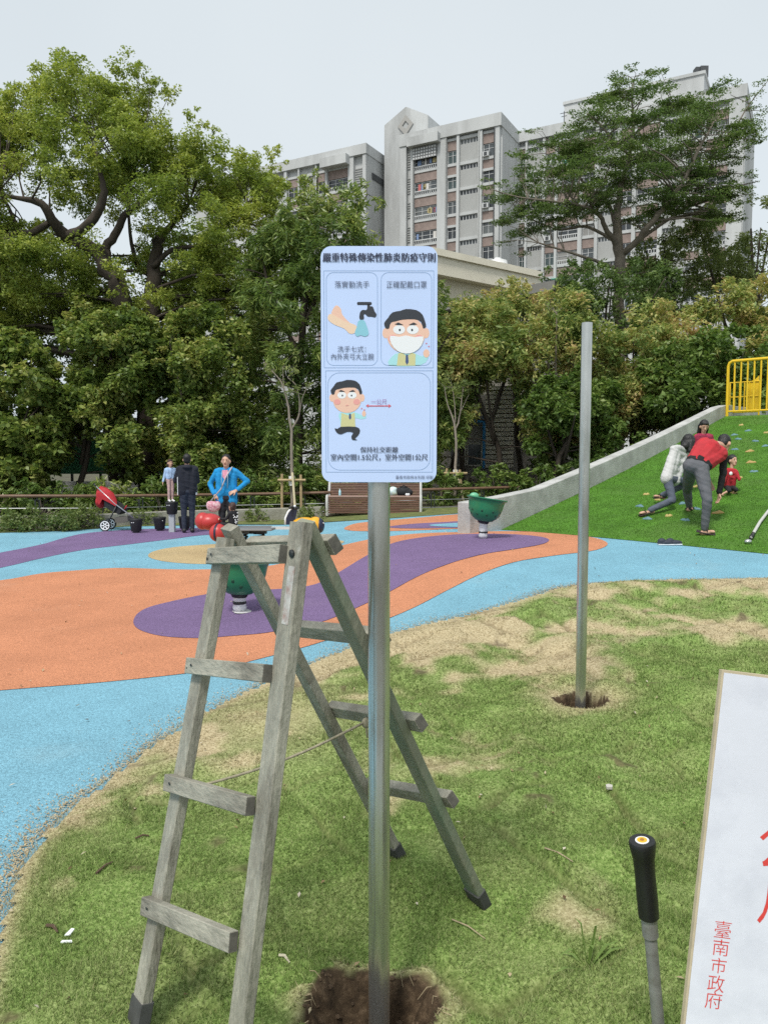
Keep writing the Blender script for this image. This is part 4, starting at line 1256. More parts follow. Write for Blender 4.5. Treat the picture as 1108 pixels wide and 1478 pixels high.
# 5. the layered tree (flat tiers of small leaves)
YT = 33.0
z4 = lambda pts: [(680 + a / 2.589, 80 + b / 2.589) for a, b in pts]
PT = z4([(30, 495), (90, 475), (150, 470), (190, 420), (130, 335), (230, 300), (262, 262), (340, 280), (400, 212), (452, 150), (505, 100), (570, 55), (660, 38), (745, 75), (752, 115), (830, 150), (905, 120), (965, 165), (985, 240), (1085, 220), (1060, 300), (1108, 300), (1060, 350), (1000, 390), (900, 440), (1090, 455), (1060, 500), (990, 520), (1010, 590), (940, 660), (860, 650), (790, 620), (700, 640), (620, 640), (560, 620), (470, 600), (400, 655), (330, 640), (250, 690), (190, 745), (100, 700), (80, 620), (150, 590), (60, 545)])
rt = np.random.default_rng(61)
raw = crown_clumps(PT, YT, 4.0, 430, (.6, 1.15), rt, [z4([(230, 330), (330, 340), (320, 400), (200, 420)]), z4([(760, 300), (860, 260), (880, 330), (780, 350)]), z4([(600, 180), (700, 150), (720, 200), (620, 230)]), z4([(420, 640), (520, 640), (520, 740), (380, 740)])], .13)
tiers = []
for c, rad in raw:
    # settle the sprays into tiers
    h = c[2]; ph = .35 * math.sin(c[0] * 1.1) + .25 * math.sin(c[1] * 1.3); c[2] = h * .2 + .8 * (round((h - ph) / .85) * .85 + ph) + rt.normal() * .04
    tiers.append((c, rad))
zt4 = lambda pts: limb_px([(680 + p[0] / 2.589, 80 + p[1] / 2.589) + tuple(p[2:]) for p in pts], YT)
limT = [zt4([(552, 1700, .30), (552, 1250, .28), (551, 950, .25), (550, 850, .24), (548, 720, .22), (543, 600, .16), (560, 480, .11), (590, 370, .08), (605, 260, .06), (598, 150, .035), (610, 80, .02)]),
        zt4([(552, 750, .15), (600, 710, .13, -.5), (660, 640, .12, -1), (740, 540, .1, -1.3), (800, 450, .08, -1.5), (850, 350, .055, -1.5), (900, 260, .03, -1.5)]),
        zt4([(545, 720, .13), (500, 640, .1, -.6), (470, 590, .08, -.9), (400, 560, .06, -1.4), (300, 545, .045, -1.8), (180, 530, .025, -2), (70, 500, .015, -2)]),
        zt4([(540, 640, .1), (500, 540, .08, .6), (430, 490, .06, 1), (380, 420, .045, 1.2), (350, 350, .03, 1.4), (270, 310, .015, 1.6)]),
        zt4([(560, 740, .12), (640, 680, .09, .8), (740, 610, .07, 1.2), (850, 540, .05, 1.6), (960, 500, .03, 1.8), (1070, 470, .015, 2)]),
        zt4([(590, 370, .07), (540, 330, .05, -.8), (480, 260, .035, -1), (430, 215, .015, -1.2)]),
        zt4([(600, 300, .06), (680, 240, .045, .7), (760, 190, .03, 1), (840, 150, .015, 1.1)]),
        zt4([(740, 540, .06), (860, 420, .05, .4), (960, 300, .035, .6), (1040, 180, .025, .8), (1110, 90, .012, .8)]),
        zt4([(550, 800, .09), (470, 770, .07, -.8), (380, 740, .05, -1.2), (250, 700, .03, -1.6)]),
        zt4([(545, 700, .08), (430, 640, .06, .8), (320, 650, .04, 1.2), (200, 600, .02, 1.4)])]
for (a, b) in ((1080, 100), (1060, 150), (1040, 190), (1095, 210), (1020, 250), (1070, 280), (960, 110), (940, 100), (920, 130)):
    c = np.array(at(680 + a / 2.589, 80 + b / 2.589, YT + .7)); tiers.append((c, np.array((.55, .55, .12))))
grow('layered_tree', 'tall umbrella-like tree with flat layered tiers of small leaves on the right', 'tree', basept(893, YT), limT, tiers, 185, .105, .06, LF_TERM, BARK2, 61, up=.75, droop=.02, sub=9, twigs='all', outw=.5)
# green skirt below the tiers
under(775, 985, 365, 470, 31.0, 75, 63, 'dark green bushy tree at the foot of the layered tree', LF_TERM, 850, .16, .08, gaps=[[(880, 330), (905, 330), (905, 480), (880, 480)]], group=None, per=150)

# 6. undergrowth along the fence
def shrub(px, Y, w, h, label, seed, ml=None, L_=.12, W_=.05, group=None, name='shrub', cat='shrub', n=None):
    r = np.random.default_rng(seed)
    b = basept(px, Y)
    cl = []
    for k in range(n or int(10 + 14 * w * h)):
        a = r.uniform(0, 6.28); q = math.sqrt(r.random()); zz = r.uniform(.12, 1)
        cl.append((np.array((b.x + math.cos(a) * q * w / 2, b.y + math.sin(a) * q * .35, b.z + zz * h * (1 - .35 * q))), np.array((.22, .2, .2)) * r.uniform(.7, 1.2)))
    lim = [[(b, .02), (Vector(cl[k][0]), .006)] for k in range(0, len(cl), 3)]
    return grow(name, label, cat, b, lim, cl, 55, L_, W_, ml or LF_SHRUB, BARK2, seed + 7, up=.4, droop=.2, group=group, twigs=False)
places = ['below the far left end of the rail fence', 'left of the stroller behind the rail', 'directly behind the stroller', 'behind the girl on the stool', 'behind the man in navy', 'behind the woman in blue', 'between the woman and the left sapling', 'behind the left sapling', 'left of the bench', 'behind the bench', 'right of the bench behind the sapling', 'behind the green bowl seat']
for k, (px, Y, w, h) in enumerate([(-20, 19.8, 2.2, 1.3), (60, 19.7, 2.0, 1.1), (150, 19.6, 2.0, 1.2), (235, 19.6, 1.7, 1.2), (290, 19.8, 1.7, 1.3), (345, 19.8, 1.8, 1.3), (395, 19.9, 1.6, 1.2), (430, 20.0, 1.6, 1.5), (480, 20.1, 1.6, 1.3), (545, 20.4, 2.0, 1.3), (630, 20.8, 1.8, 1.2), (715, 21.4, 2.2, 1.2)]):
    Y += .75
    shrub(px, Y, w, h, 'green undergrowth shrub ' + places[k], 70 + k, LF_SHRUB if k % 2 else LF_MANGO, .14 if k % 2 else .2, .06 if k % 2 else .045, group='undergrowth shrubs behind the rail fence')
for k, (px, Y, w, h, tx) in enumerate([(775, 22.0, 2.2, 1.2, 'left of the bare post above the wall'), (830, 22.2, 2.2, 1.5, 'right behind the bare post above the wall'), (885, 22.0, 2.2, 1.9, 'behind the crawling woman above the wall'), (950, 22.3, 2.4, 2.4, 'behind the top of the concrete wall'), (1020, 23, 2.6, 2.6, 'below the yellow railing beyond the wall')]):
    shrub(px, Y, w, h, 'green bush ' + tx, 120 + k, LF_SHRUB, .15, .07, group='bushes beyond the sloping wall')
for k, (px, py, h, tx) in enumerate([(12, 766, .45, 'at the far left'), (50, 766, .5, 'second from the left'), (80, 766, .55, 'nearest the stroller on its left'), (118, 763, .5, 'just behind the stroller wheel'), (172, 757, .35, 'just right of the stroller'), (28, 767, .4, 'between the two leftmost tall weeds'), (100, 765, .4, 'just left of the stroller wheel'), (210, 757, .3, 'behind the gap between two stools'), (370, 753, .3, 'right of the woman in blue'), (455, 749, .3, 'beside the left end of the bench')]):
    Yp = gnd(px, py).y - .02
    shrub(px, Yp, .7, h, 'low weedy plant growing against the kerb ' + tx, 90 + k, LF_LIGHT, .09, .035, group='weeds against the kerb', name='weed', cat='plant', n=12)

# 7. two staked saplings
WOOD = mat('stake_wood', (.40, .30, .16), rough=.8, var=.2, vs=10, bump=.3, bs=60)
TAPE = mat('white_tape', (.72, .72, .70), rough=.6)
def sapling(px, py, label, seed, twigs_px, cross_py, stakes, brace):
    b = gnd(px, py); Y = b.y
    mm_ = []
    root_l = []
    for tw in twigs_px: root_l.append([(at(x, y, Y + dy), r_) for x, y, r_, dy in tw])
    r = np.random.default_rng(seed)
    cl = []
    for tw in root_l:
        e = tw[-1][0]
        for k in range(3):
            cl.append((np.array(e) + r.normal(size=3) * .22, np.array((.2, .2, .16))))
    def ex(root):
        for x0, y0, x1, y1 in stakes:
            MB().tube([at(x0, y0, Y - .12), at(x1, y1, Y - .12)], .035, 8).build('stake', WOOD, root, smooth=40)
        MB().tube([at(cross_py[0], cross_py[2], Y - .2), at(cross_py[1], cross_py[2], Y - .2)], .032, 8).build('cross_bar', WOOD, root, smooth=40)
        MB().tube([at(brace[0], brace[1], Y - .28), at(brace[2], brace[3], Y - .45)], .03, 8).build('brace', mat('pale_stake', (.58, .50, .33), rough=.7, var=.1, vs=8), root, smooth=40)
        p = at(px, cross_py[2] + 1, Y - .1)
        MB().tube([p + Vector((0, 0, -.12)), p + Vector((0, 0, .12))], .075, 10).build('binding', TAPE, root, smooth=40)
    return grow('staked_sapling', label, 'tree', b, root_l, cl, 26, .12, .04, LF_LIGHT, BARK3, seed, up=.3, droop=.5, group='staked saplings', twigs='all', extra=ex)
sapling(421, 748, 'thin bare sapling tied to wooden stakes left of the bench', 201,
        [[(421, 750, .05, 0), (421, 690, .045, 0), (420, 622, .036, 0), (410, 560, .02, 0), (392, 535, .01, 0)], [(420, 622, .03, 0), (432, 596, .024, .1), (429, 560, .016, .1), (415, 545, .009, .1)], [(432, 596, .02, .1), (438, 570, .012, 0), (446, 555, .007, 0)], [(410, 565, .014, 0), (408, 530, .007, .1)]],
        (401, 441, 693), [(407, 749, 407, 684), (435, 749, 434, 685)], (422, 682, 427, 748))
sapling(657, 728, 'thin bare sapling tied to wooden stakes right of the bench', 202,
        [[(656, 732, .055, 0), (657, 690, .045, 0), (657, 622, .036, 0), (646, 585, .018, 0), (641, 558, .009, 0)], [(657, 622, .03, 0), (664, 595, .022, .1), (668, 560, .012, .1)], [(657, 610, .02, 0), (655, 575, .012, .2), (650, 548, .007, .2)], [(664, 595, .014, .1), (676, 570, .007, .1)]],
        (640, 674, 683), [(634, 729, 645, 676), (668, 728, 663, 678)], (657, 678, 669, 724))
# ------------------------------------------------------------------ sign on its steel post
GALV = mat('galvanised_steel', (.56, .57, .55), rough=.27, metal=.9, var=.2, vs=5, bump=.05, bs=35, stretch=(1, 1, .22), tint=(.22, .24, .22), tint_amt=.35, tint_scale=6)
SOILC = mat('clod', (.10, .066, .038), rough=1, var=.4, vs=30, bump=.8, bs=60)
YP = 2.115
post_x = at(547, 1300, YP).x
sgn = empty('notice_sign', (post_x, YP, -.12), label='pale blue rounded notice sign with printed pictures on a steel post', cat='sign')
ztop_s = at(547, 356, YP - .04).z
MB().lathe((post_x, YP, -.16), [(.0305, 0), (.0305, ztop_s - .02 + .16), (.028, ztop_s - .018 + .16), (.028, ztop_s - .2 + .16)], 28).build('post', GALV, sgn, smooth=35)
YF = YP - .0345
Wx0, Wx1 = at(463.5, 500, YF).x, at(630.5, 500, YF).x
Wz1, Wz0 = at(547, 355.5, YF).z, at(547, 696, YF).z
SW, SH = Wx1 - Wx0, Wz1 - Wz0
ZX0, ZX1, ZY0, ZY1 = 92., 760., 62., 1420.
def sp(zx, zy, lay=0):
    return Vector((Wx0 + (zx - ZX0) / (ZX1 - ZX0) * SW, YF - .0022 - .00035 * lay, Wz1 - (zy - ZY0) / (ZY1 - ZY0) * SH))
def rrect(x0, y0, x1, y1, r, n=8):
    o = []
    for cx, cy, a0 in ((x1 - r, y0 + r, -90), (x1 - r, y1 - r, 0), (x0 + r, y1 - r, 90), (x0 + r, y0 + r, 180)):
        for k in range(n + 1):
            a = math.radians(a0 + 90 * k / n); o.append((cx + r * math.cos(a), cy + r * math.sin(a)))
    return o
SIGNBLUE = mat('sign_blue', (.53, .655, .93), rough=.38, spec=.4, var=.03, vs=3)
m_ = MB(); m_.prism([sp(x, y) + Vector((0, .0022, 0)) for x, y in rrect(92, 62, 760, 1420, 62)], (0, -.0022, 0))
panel = m_.build('panel', SIGNBLUE, sgn)
for py in (420, 640):
    zz = at(547, py, YP).z
    c_ = MB(); c_.lathe((post_x, YP, zz - .012), [(.0312, 0), (.0335, .001), (.0335, .023), (.0312, .024)], 20); c_.box((post_x, YF + .006, zz), (.11, .005, .022))
    c_.build('clamp', DARKM, sgn, smooth=35)
def flat(name, pts, lay, m, smoothn=0):
    if smoothn: pts = catmull(pts, smoothn)
    o = MB(); o.prism([sp(x, y, lay) for x, y in pts], (0, .0003, 0))
    return o.build(name, m, panel)
def ell(cx, cy, rx, ry, n=20, a0=0, a1=360): return [(cx + rx * math.cos(math.radians(a0 + (a1 - a0) * k / n)), cy + ry * math.sin(math.radians(a0 + (a1 - a0) * k / n))) for k in range(n if a1 - a0 == 360 else n + 1)]
def ring(name, outer, inner, lay, m):
    n = len(outer); o = MB()
    vs = [sp(x, y, lay) for x, y in outer] + [sp(x, y, lay) for x, y in inner]
    o.add(vs, [(i, (i + 1) % n, n + (i + 1) % n, n + i) for i in range(n)])
    return o.build(name, m, panel)
INK = mat('ink_dark', (.035, .045, .09), rough=.5); INK2 = mat('ink_grey', (.10, .125, .19), rough=.5)
LINE = mat('ink_line', (.27, .40, .63), rough=.5)
SKIN_P = mat('print_skin', (.80, .52, .40), rough=.5); SKIN_P2 = mat('print_skin_pale', (.80, .60, .44), rough=.5); BLUSH = mat('print_blush', (.78, .36, .33), rough=.5)
PBLACK = mat('print_black', (.03, .035, .045), rough=.5); PWHITE = mat('print_white', (.80, .82, .84), rough=.5); PVEST = mat('print_vest', (.60, .58, .30), rough=.5)
PTEAL = mat('print_teal', (.38, .70, .74), rough=.5); PWATER = mat('print_water', (.25, .55, .66), rough=.5); PNAVY = mat('print_navy', (.05, .09, .22), rough=.5); PRED = mat('print_red', (.62, .12, .16), rough=.5)
def text(name, body, box, m, parent, place_fn, bold=0.0, kern=1.0):
    c = bpy.data.curves.new('txt', 'FONT'); c.body = body; c.size = 1; c.offset = bold; c.space_character = kern; c.resolution_u = 3
    o = bpy.data.objects.new('txt', c); COL.objects.link(o)
    dg = bpy.context.evaluated_depsgraph_get(); dg.update()
    me0 = bpy.data.meshes.new_from_object(o.evaluated_get(dg))
    bpy.data.objects.remove(o)
    v = np.array([tuple(q.co) for q in me0.vertices]); lo, hi = v.min(0), v.max(0)
    x0, y0, x1, y1 = box
    off = wloc(parent)
    for q in me0.vertices:
        fx = (q.co.x - lo[0]) / (hi[0] - lo[0]); fy = (q.co.y - lo[1]) / (hi[1] - lo[1])
        q.co = place_fn(x0 + (x1 - x0) * fx, y1 + (y0 - y1) * fy) - off
    me0.materials.clear(); me0.materials.append(m); me0.name = name
    o = bpy.data.objects.new(name, me0); COL.objects.link(o); o.parent = parent
    return o
SPT = lambda x, y: sp(x, y, 6)
for body, box, m, b in (('嚴重特殊傳染性肺炎防疫守則', (105, 101, 747, 151), INK, .012), ('落實勤洗手', (172, 260, 370, 298), INK2, 0), ('正確配戴口罩', (468, 260, 698, 300), INK2, 0), ('洗手七式：', (187, 630, 350, 665), INK2, 0), ('內外夾弓大立腕', (150, 672, 395, 709), INK2, 0), ('保持社交距離', (316, 1212, 536, 1246), INK2, .004), ('室內空間1.5公尺，室外空間1公尺', (145, 1254, 708, 1293), INK2, .006), ('一公尺', (380, 936, 470, 966), mat('ink_mauve', (.36, .22, .42), rough=.5), 0), ('臺南市政府水利局 印製', (522, 1380, 740, 1401), INK2, 0)):
    text('lettering', body, box, m, panel, SPT, 0)
    if b:
        for sx_ in (-1, 1): text('lettering', body, (box[0] + sx_ * b * 160, box[1], box[2] + sx_ * b * 160, box[3]), m, panel, lambda x, y: sp(x, y, 5.5), 0)
def frame(x0, y0, x1, y1, r, w=3): ring('frame_line', rrect(x0, y0, x1, y1, r), rrect(x0 + w, y0 + w, x1 - w, y1 - w, max(.5, r - w)), 1, LINE)
frame(108, 200, 740, 756, 2); frame(122, 210, 418, 742, 42); frame(436, 210, 728, 742, 42)
frame(116, 770, 738, 1362, 2); frame(128, 782, 724, 1350, 70)
# washing hands
flat('forearm', [(152, 440), (178, 398), (205, 415), (215, 450), (250, 490), (288, 520), (292, 548), (262, 540), (215, 500), (170, 465)], 1, SKIN_P, 3)
flat('hand', [(132, 478), (140, 448), (170, 455), (230, 490), (280, 505), (300, 525), (285, 555), (255, 558), (225, 530), (170, 508)], 2, SKIN_P2, 3)
flat('tap_handle', rrect(299, 378, 384, 396, 8), 1, PBLACK); flat('tap_stem', rrect(358, 392, 374, 420, 3), 1, PBLACK)
flat('tap_body', [(314, 476), (316, 440), (330, 424), (352, 424), (362, 408), (388, 404), (400, 432), (411, 448), (404, 466), (380, 462), (362, 462), (346, 448), (338, 452), (338, 476)], 2, PBLACK, 3)
flat('water', [(308, 486), (340, 484), (356, 520), (366, 560), (345, 575), (320, 568), (300, 575), (286, 555), (298, 520)], 3, PWATER, 3)
def head(cx, cy, s, mask):
    """simple printed face: s = scale, centre of the face"""
    X = lambda x: cx + x * s
    Yy = lambda y: cy + y * s
    for sx_ in (-1, 1): flat('ear', ell(X(sx_ * 118), Yy(8), 20 * s, 30 * s), 1, SKIN_P)
    flat('face', ell(X(0), Yy(18), 112 * s, 108 * s, 28), 2, SKIN_P)
    flat('hair', [(X(-118), Yy(-20)), (X(-128), Yy(-50)), (X(-105), Yy(-80)), (X(-80), Yy(-112)), (X(-30), Yy(-122)), (X(0), Yy(-132)), (X(60), Yy(-126)), (X(96), Yy(-100)), (X(112), Yy(-60)), (X(118), Yy(-30)), (X(100), Yy(-20)), (X(88), Yy(-58)), (X(50), Yy(-72)), (X(-20), Yy(-70)), (X(-60), Yy(-60)), (X(-90), Yy(-52)), (X(-98), Yy(-20))], 3, PBLACK, 2)
    for sx_ in (-1, 1):
        flat('eyebrow', [(X(sx_ * 15), Yy(-40)), (X(sx_ * 45), Yy(-54)), (X(sx_ * 66), Yy(-44)), (X(sx_ * 45), Yy(-38))], 4, PBLACK)
        flat('eye', ell(X(sx_ * 40), Yy(-12), 35 * s, 26 * s), 3, PWHITE)
        flat('pupil', ell(X(sx_ * 36), Yy(-10), 6 * s, 7 * s), 4, PBLACK)
        flat('cheek', ell(X(sx_ * 76), Yy(40), 26 * s, 22 * s), 3, BLUSH)
    if mask: flat('face_mask', [(X(-92), Yy(24)), (X(-40), Yy(30)), (X(0), Yy(22)), (X(50), Yy(32)), (X(102), Yy(28)), (X(92), Yy(80)), (X(50), Yy(118)), (X(0), Yy(128)), (X(-50), Yy(112)), (X(-86), Yy(70))], 5, PWHITE, 2)
    else:
        flat('mouth', [(X(-12), Yy(70)), (X(0), Yy(62)), (X(14), Yy(66)), (X(2), Yy(70))], 4, BLUSH)
head(580, 548, .98, True)
flat('shirt', [(482, 742), (498, 692), (540, 668), (625, 668), (672, 690), (690, 665), (712, 660), (708, 700), (660, 742)], 1, PTEAL, 2)
flat('vest', [(528, 742), (536, 672), (560, 668), (585, 690), (612, 668), (636, 676), (634, 742)], 2, PVEST); flat('tie', [(580, 680), (592, 680), (596, 722), (586, 738), (578, 722)], 3, PNAVY)
flat('raised_hand', ell(698, 672, 18, 24), 2, SKIN_P)
head(240, 922, .74, False)
flat('shirt', [(195, 1015), (290, 1012), (325, 1030), (345, 1022), (350, 1045), (320, 1052), (285, 1045), (285, 1090), (210, 1095), (200, 1060)], 1, PTEAL, 2)
flat('vest', [(208, 1016), (250, 1030), (284, 1014), (288, 1100), (202, 1100)], 2, PVEST); flat('tie', [(252, 1020), (262, 1020), (264, 1045), (257, 1054), (250, 1045)], 3, PNAVY)
flat('trousers', [(205, 1096), (290, 1096), (315, 1115), (305, 1145), (285, 1165), (300, 1172), (270, 1172), (265, 1150), (275, 1130), (240, 1125), (205, 1140), (180, 1130), (168, 1105), (185, 1108)], 3, PBLACK, 2)
flat('raised_hand', ell(338, 1020, 11, 17), 2, SKIN_P)
flat('arrow', [(348, 974), (364, 964), (364, 972), (480, 972), (480, 964), (497, 975), (480, 986), (480, 978), (364, 978), (364, 984)], 2, PRED)
for x, y in ((325, 990), (340, 998), (712, 632), (698, 615)): flat('spark', ell(x, y, 4, 4, 8), 2, PRED)

# ------------------------------------------------------------------ bare steel post in its own pit
pb = gnd(837, 1016, .01)
Yb = pb.y + .01
bx = at(837, 1016, Yb).x; zb = float(lawn_z(np.array([bx]), np.array([Yb]))[0])
tp = at(846.5, 466, Yb)
bp_ = empty('steel_post', (bx, Yb, zb), label='bare grey steel post without a sign standing in a small dug hole', cat='post')
MB().tube([Vector((bx, Yb, zb - .05)), Vector((tp.x, Yb, tp.z))], .0318, 24).build('tube', GALV, bp_, smooth=35)
MB().tube([Vector((tp.x, Yb, tp.z - .001)), Vector((tp.x, Yb, tp.z + .0015))], .0285, 20).build('tube_mouth', BDARK, bp_, smooth=35)
wr = MB(); wr.tube([(bx - .035, Yb - .03, zb + .03), (bx - .06, Yb - .045, zb + .06), (bx - .05, Yb - .04, zb + .085)], .004, 5); wr.tube([(bx - .02, Yb - .034, zb + .02), (bx + .03, Yb - .04, zb + .012), (bx + .09, Yb - .03, zb + .02)], .005, 5)
wr.build('tie_wire', DARKM, bp_)
# clods of dug soil round the two pits: nobody could count them
rc = np.random.default_rng(77)
cm = MB()
for (cx, cy), R_, n in ((PIT1, .18, 190), (PIT2, .14, 40)):
    for k in range(n):
        a = rc.uniform(0, 6.283); q = R_ * rc.uniform(.1, 1.25)
        x, y = cx + math.cos(a) * q, cy + math.sin(a) * q
        s = rc.uniform(.003, .011) * (1.0 if q < R_ else .55)
        cm.ball((x, y, float(lawn_z(np.array([x]), np.array([y]))[0]) + s * .4), (s * rc.uniform(.8, 1.4), s, s * .8), n=6, m=4)
tag(cm.build('loose_soil', SOILC), 'brown loose soil crumbs in and round the dug post holes', 'soil', kind='stuff')
rt_ = MB()
for k in range(16):
    a = rc.uniform(-.3, 3.6); R_ = .2 + rc.uniform(-.02, .02)
    x, y = PIT1[0] + math.cos(a) * R_, PIT1[1] + math.sin(a) * R_
    z = float(lawn_z(np.array([x]), np.array([y]))[0])
    d = Vector((-math.cos(a), -math.sin(a), 0))
    L0 = rc.uniform(.012, .035)
    rt_.tube([Vector((x, y, z + .004)) - d * .01, Vector((x, y, z + .012)) + d * L0 * .4, Vector((x + rc.normal() * .012, y, z - .02)) + d * L0], [.0015, .0011, .0005], 4)
tag(rt_.build('grass_roots', mat('pale_root', (.42, .34, .21), rough=.9)), 'pale torn grass roots hanging over the rim of the sign post hole', 'roots', kind='stuff')

# ------------------------------------------------------------------ stepladder
LAD = mat('ladder_wood', (.30, .29, .235), rough=.75, var=.28, vs=14, bump=.45, bs=70, stretch=(1, 1, .3), tint=(.105, .09, .07), tint_amt=.55, tint_scale=9, fine=.10, fs=160, tint2=(.46, .45, .40), t2s=16)
LADR = mat('ladder_rung_wood', (.295, .285, .232), rough=.75, var=.28, vs=14, bump=.45, bs=70, stretch=(.3, .4, 1), tint=(.105, .09, .07), tint_amt=.55, tint_scale=9, fine=.10, fs=160, tint2=(.44, .43, .38), t2s=18)
LADG = mat('ladder_wood_greenish', (.24, .245, .18), rough=.8, var=.25, vs=7, bump=.35, bs=50, stretch=(1, 1, .3), tint=(.10, .19, .125), tint_amt=.6, tint_scale=2.6)
RUBF = mat('ladder_foot', (.06, .062, .06), rough=.8, var=.3, vs=20)
LEND = mat('rung_end_grain', (.10, .095, .08), rough=.9, var=.3, vs=40)
def lz(p): return Vector((p.x, p.y, float(lawn_z(np.array([p.x]), np.array([p.y]))[0])))
FL, RL, RR = lz(gnd(209, 1466, .03)), lz(gnd(569, 1248, .03)), lz(gnd(688, 1302, .03))
FR = lz(FL + (RR - RL) * Vector((1.02, 1.02, 0)).x + Vector((.02, -.02, 0)))
def apex(a, b, px, py):
    lo, hi = 0.0, 1.0
    for _ in range(40):
        k = (lo + hi) / 2; p = a.lerp(b, k)
        x = CX + FPX * p.x / (p.y * CP - (1.4 - CAMH) * SP)
        if x < px: lo = k
        else: hi = k
    p = a.lerp(b, k); return at(px, py, p.y)
TL_, TR_ = apex(FL, RL, 335, 776), apex(FR, RR, 443, 770)
lad = empty('stepladder', (FL + FR + RL + RR) / 4, label='weathered wooden stepladder straddling the lawn left of the sign post', cat='ladder')
rung = (TR_ - TL_); rung.z = 0; rung.normalize()
fw = Vector((rung.y, -rung.x, 0))          # towards the front legs' side
if fw.y > 0: fw = -fw
def leg(top, foot, sh, m, w=.058, h=.032, ext=.05):
    d = (top - foot).normalized()
    a, b = foot + sh, top + d * ext + sh
    up = d.cross(rung)
    MB().beam(a + d * .045, b, w, h, up=up, ch=.003).build('leg', m, lad)
    f = MB().beam(a - d * .012, a + d * .075, w * 1.12, h * 1.3, up=up, ch=.004).build('foot', RUBF, lad)
leg(TL_, FL, fw * .02, LAD, w=.062, ext=.0); leg(TR_, FR, fw * .02, LAD, w=.068, ext=.03)
leg(TL_ - rung * .02, RL, -fw * .018, LAD, w=.064, ext=.035); leg(TR_ - rung * .022, RR, -fw * .018, LADG, w=.064, ext=.03)
def on_leg(top, foot, py):
    lo, hi = 0.0, 1.0
    for _ in range(40):
        k = (lo + hi) / 2; p = top.lerp(foot, k)
        y = CY - FPX * ((p.z - CAMH) * CP + p.y * SP) / (p.y * CP - (p.z - CAMH) * SP)
        if y < py: lo = k
        else: hi = k
    return top.lerp(foot, k)
for ly, ry, hh, th in ((801, 797, .052, .03), (957, 968, .05, .034), (1124, 1158, .05, .034), (1300, 1352, .052, .034)):
    a, b = on_leg(TL_, FL, ly), on_leg(TR_, FR, ry)
    d = (b - a).normalized()
    legd = (TL_ - FL).normalized()
    sh = fw * (.0365 + th * .41)
    MB().beam(a - d * .024 + sh, b - d * .027 + sh, th * .82, hh * .92, up=legd, ch=.002).build('rung', LADR, lad)
    MB().beam(b - d * .0268 + sh, b - d * .0258 + sh, th * .74, hh * .84, up=legd).build('rung_end', LEND, lad)
for ly, ry, eL, eR in ((789, 788, -.01, .025), (910, 922, 0, .06), (1028, 1046, -.01, .06), (1138, 1158, -.02, .05)):
    a, b = on_leg(TL_, RL, ly), on_leg(TR_, RR, ry)
    d = (b - a).normalized(); sh = -fw * .055
    MB().beam(a - d * eL * 0 - d * .01 + sh, b + d * eR + sh, .034, .048, up=(TL_ - RL).normalized(), ch=.002).build('rung', LADR, lad)
    MB().beam(b + d * (eR + .0002) + sh, b + d * (eR + .0014) + sh, .03, .043, up=(TL_ - RL).normalized()).build('rung_end', LEND, lad)
for t_, f_ in ((TL_, FL), (TR_, FR)):
    p = t_.lerp(f_, .035) + fw * .037
    o = MB().lathe(p, [(.011, 0), (.011, .004), (.007, .007), (.001, .008)], 10, Matrix.Rotation(math.atan2(fw.y, fw.x), 3, 'Z') @ Matrix.Rotation(math.pi / 2, 3, 'Y')).build('bolt', DARKM, lad)
for py_ in (801, 797, 957, 968, 1124, 1158, 1300, 1352):
    t_, f_ = (TL_, FL) if py_ in (801, 957, 1124, 1300) else (TR_, FR)
    for s_ in (-.012, .014):
        if t_ is TR_: continue
        c = on_leg(t_, f_, py_) + fw * (.0365 + .0285) + rung * s_ + Vector((0, 0, s_ * .6))
        MB().lathe(c, [(.0045, 0), (.004, .0015), (.001, .002)], 8, Matrix.Rotation(math.atan2(fw.y, fw.x), 3, 'Z') @ Matrix.Rotation(math.pi / 2, 3, 'Y')).build('nail', DARKM, lad)
k0 = on_leg(TR_, FR, 815); k1 = on_leg(TR_, FR, 898)
dl = (k0 - k1).normalized()
MB().beam(k0 + fw * .0368 + rung * .004, k1 + fw * .0368 + rung * .004, .03, .0012, up=dl.cross(rung)).build('worn_sticker', mat('faded_label', (.42, .41, .38), rough=.6, var=.25, vs=40, tint=(.26, .13, .10), tint_amt=.5, tint_scale=30), lad)
ra = on_leg(TL_, FL, 1128) + rung * .05 - fw * .02; rb_ = on_leg(TL_, RL, 1034).lerp(on_leg(TR_, RR, 1052), .55) - fw * .02
ROPE = mat('old_rope', (.30, .27, .19), rough=.95, var=.3, vs=60)
pts = [ra.lerp(rb_, k / 10) - Vector((0, 0, .02 * math.sin(math.pi * k / 10))) for k in range(11)]
mm = MB(); mm.tube(pts, .0045, 6); mm.ball(rb_ + Vector((0, -.0, -.005)), (.014, .012, .018)); mm.tube([rb_, rb_ + Vector((.004, -.01, -.05))], [.004, .003], 5)
mm.build('rope', ROPE, lad, smooth=True)

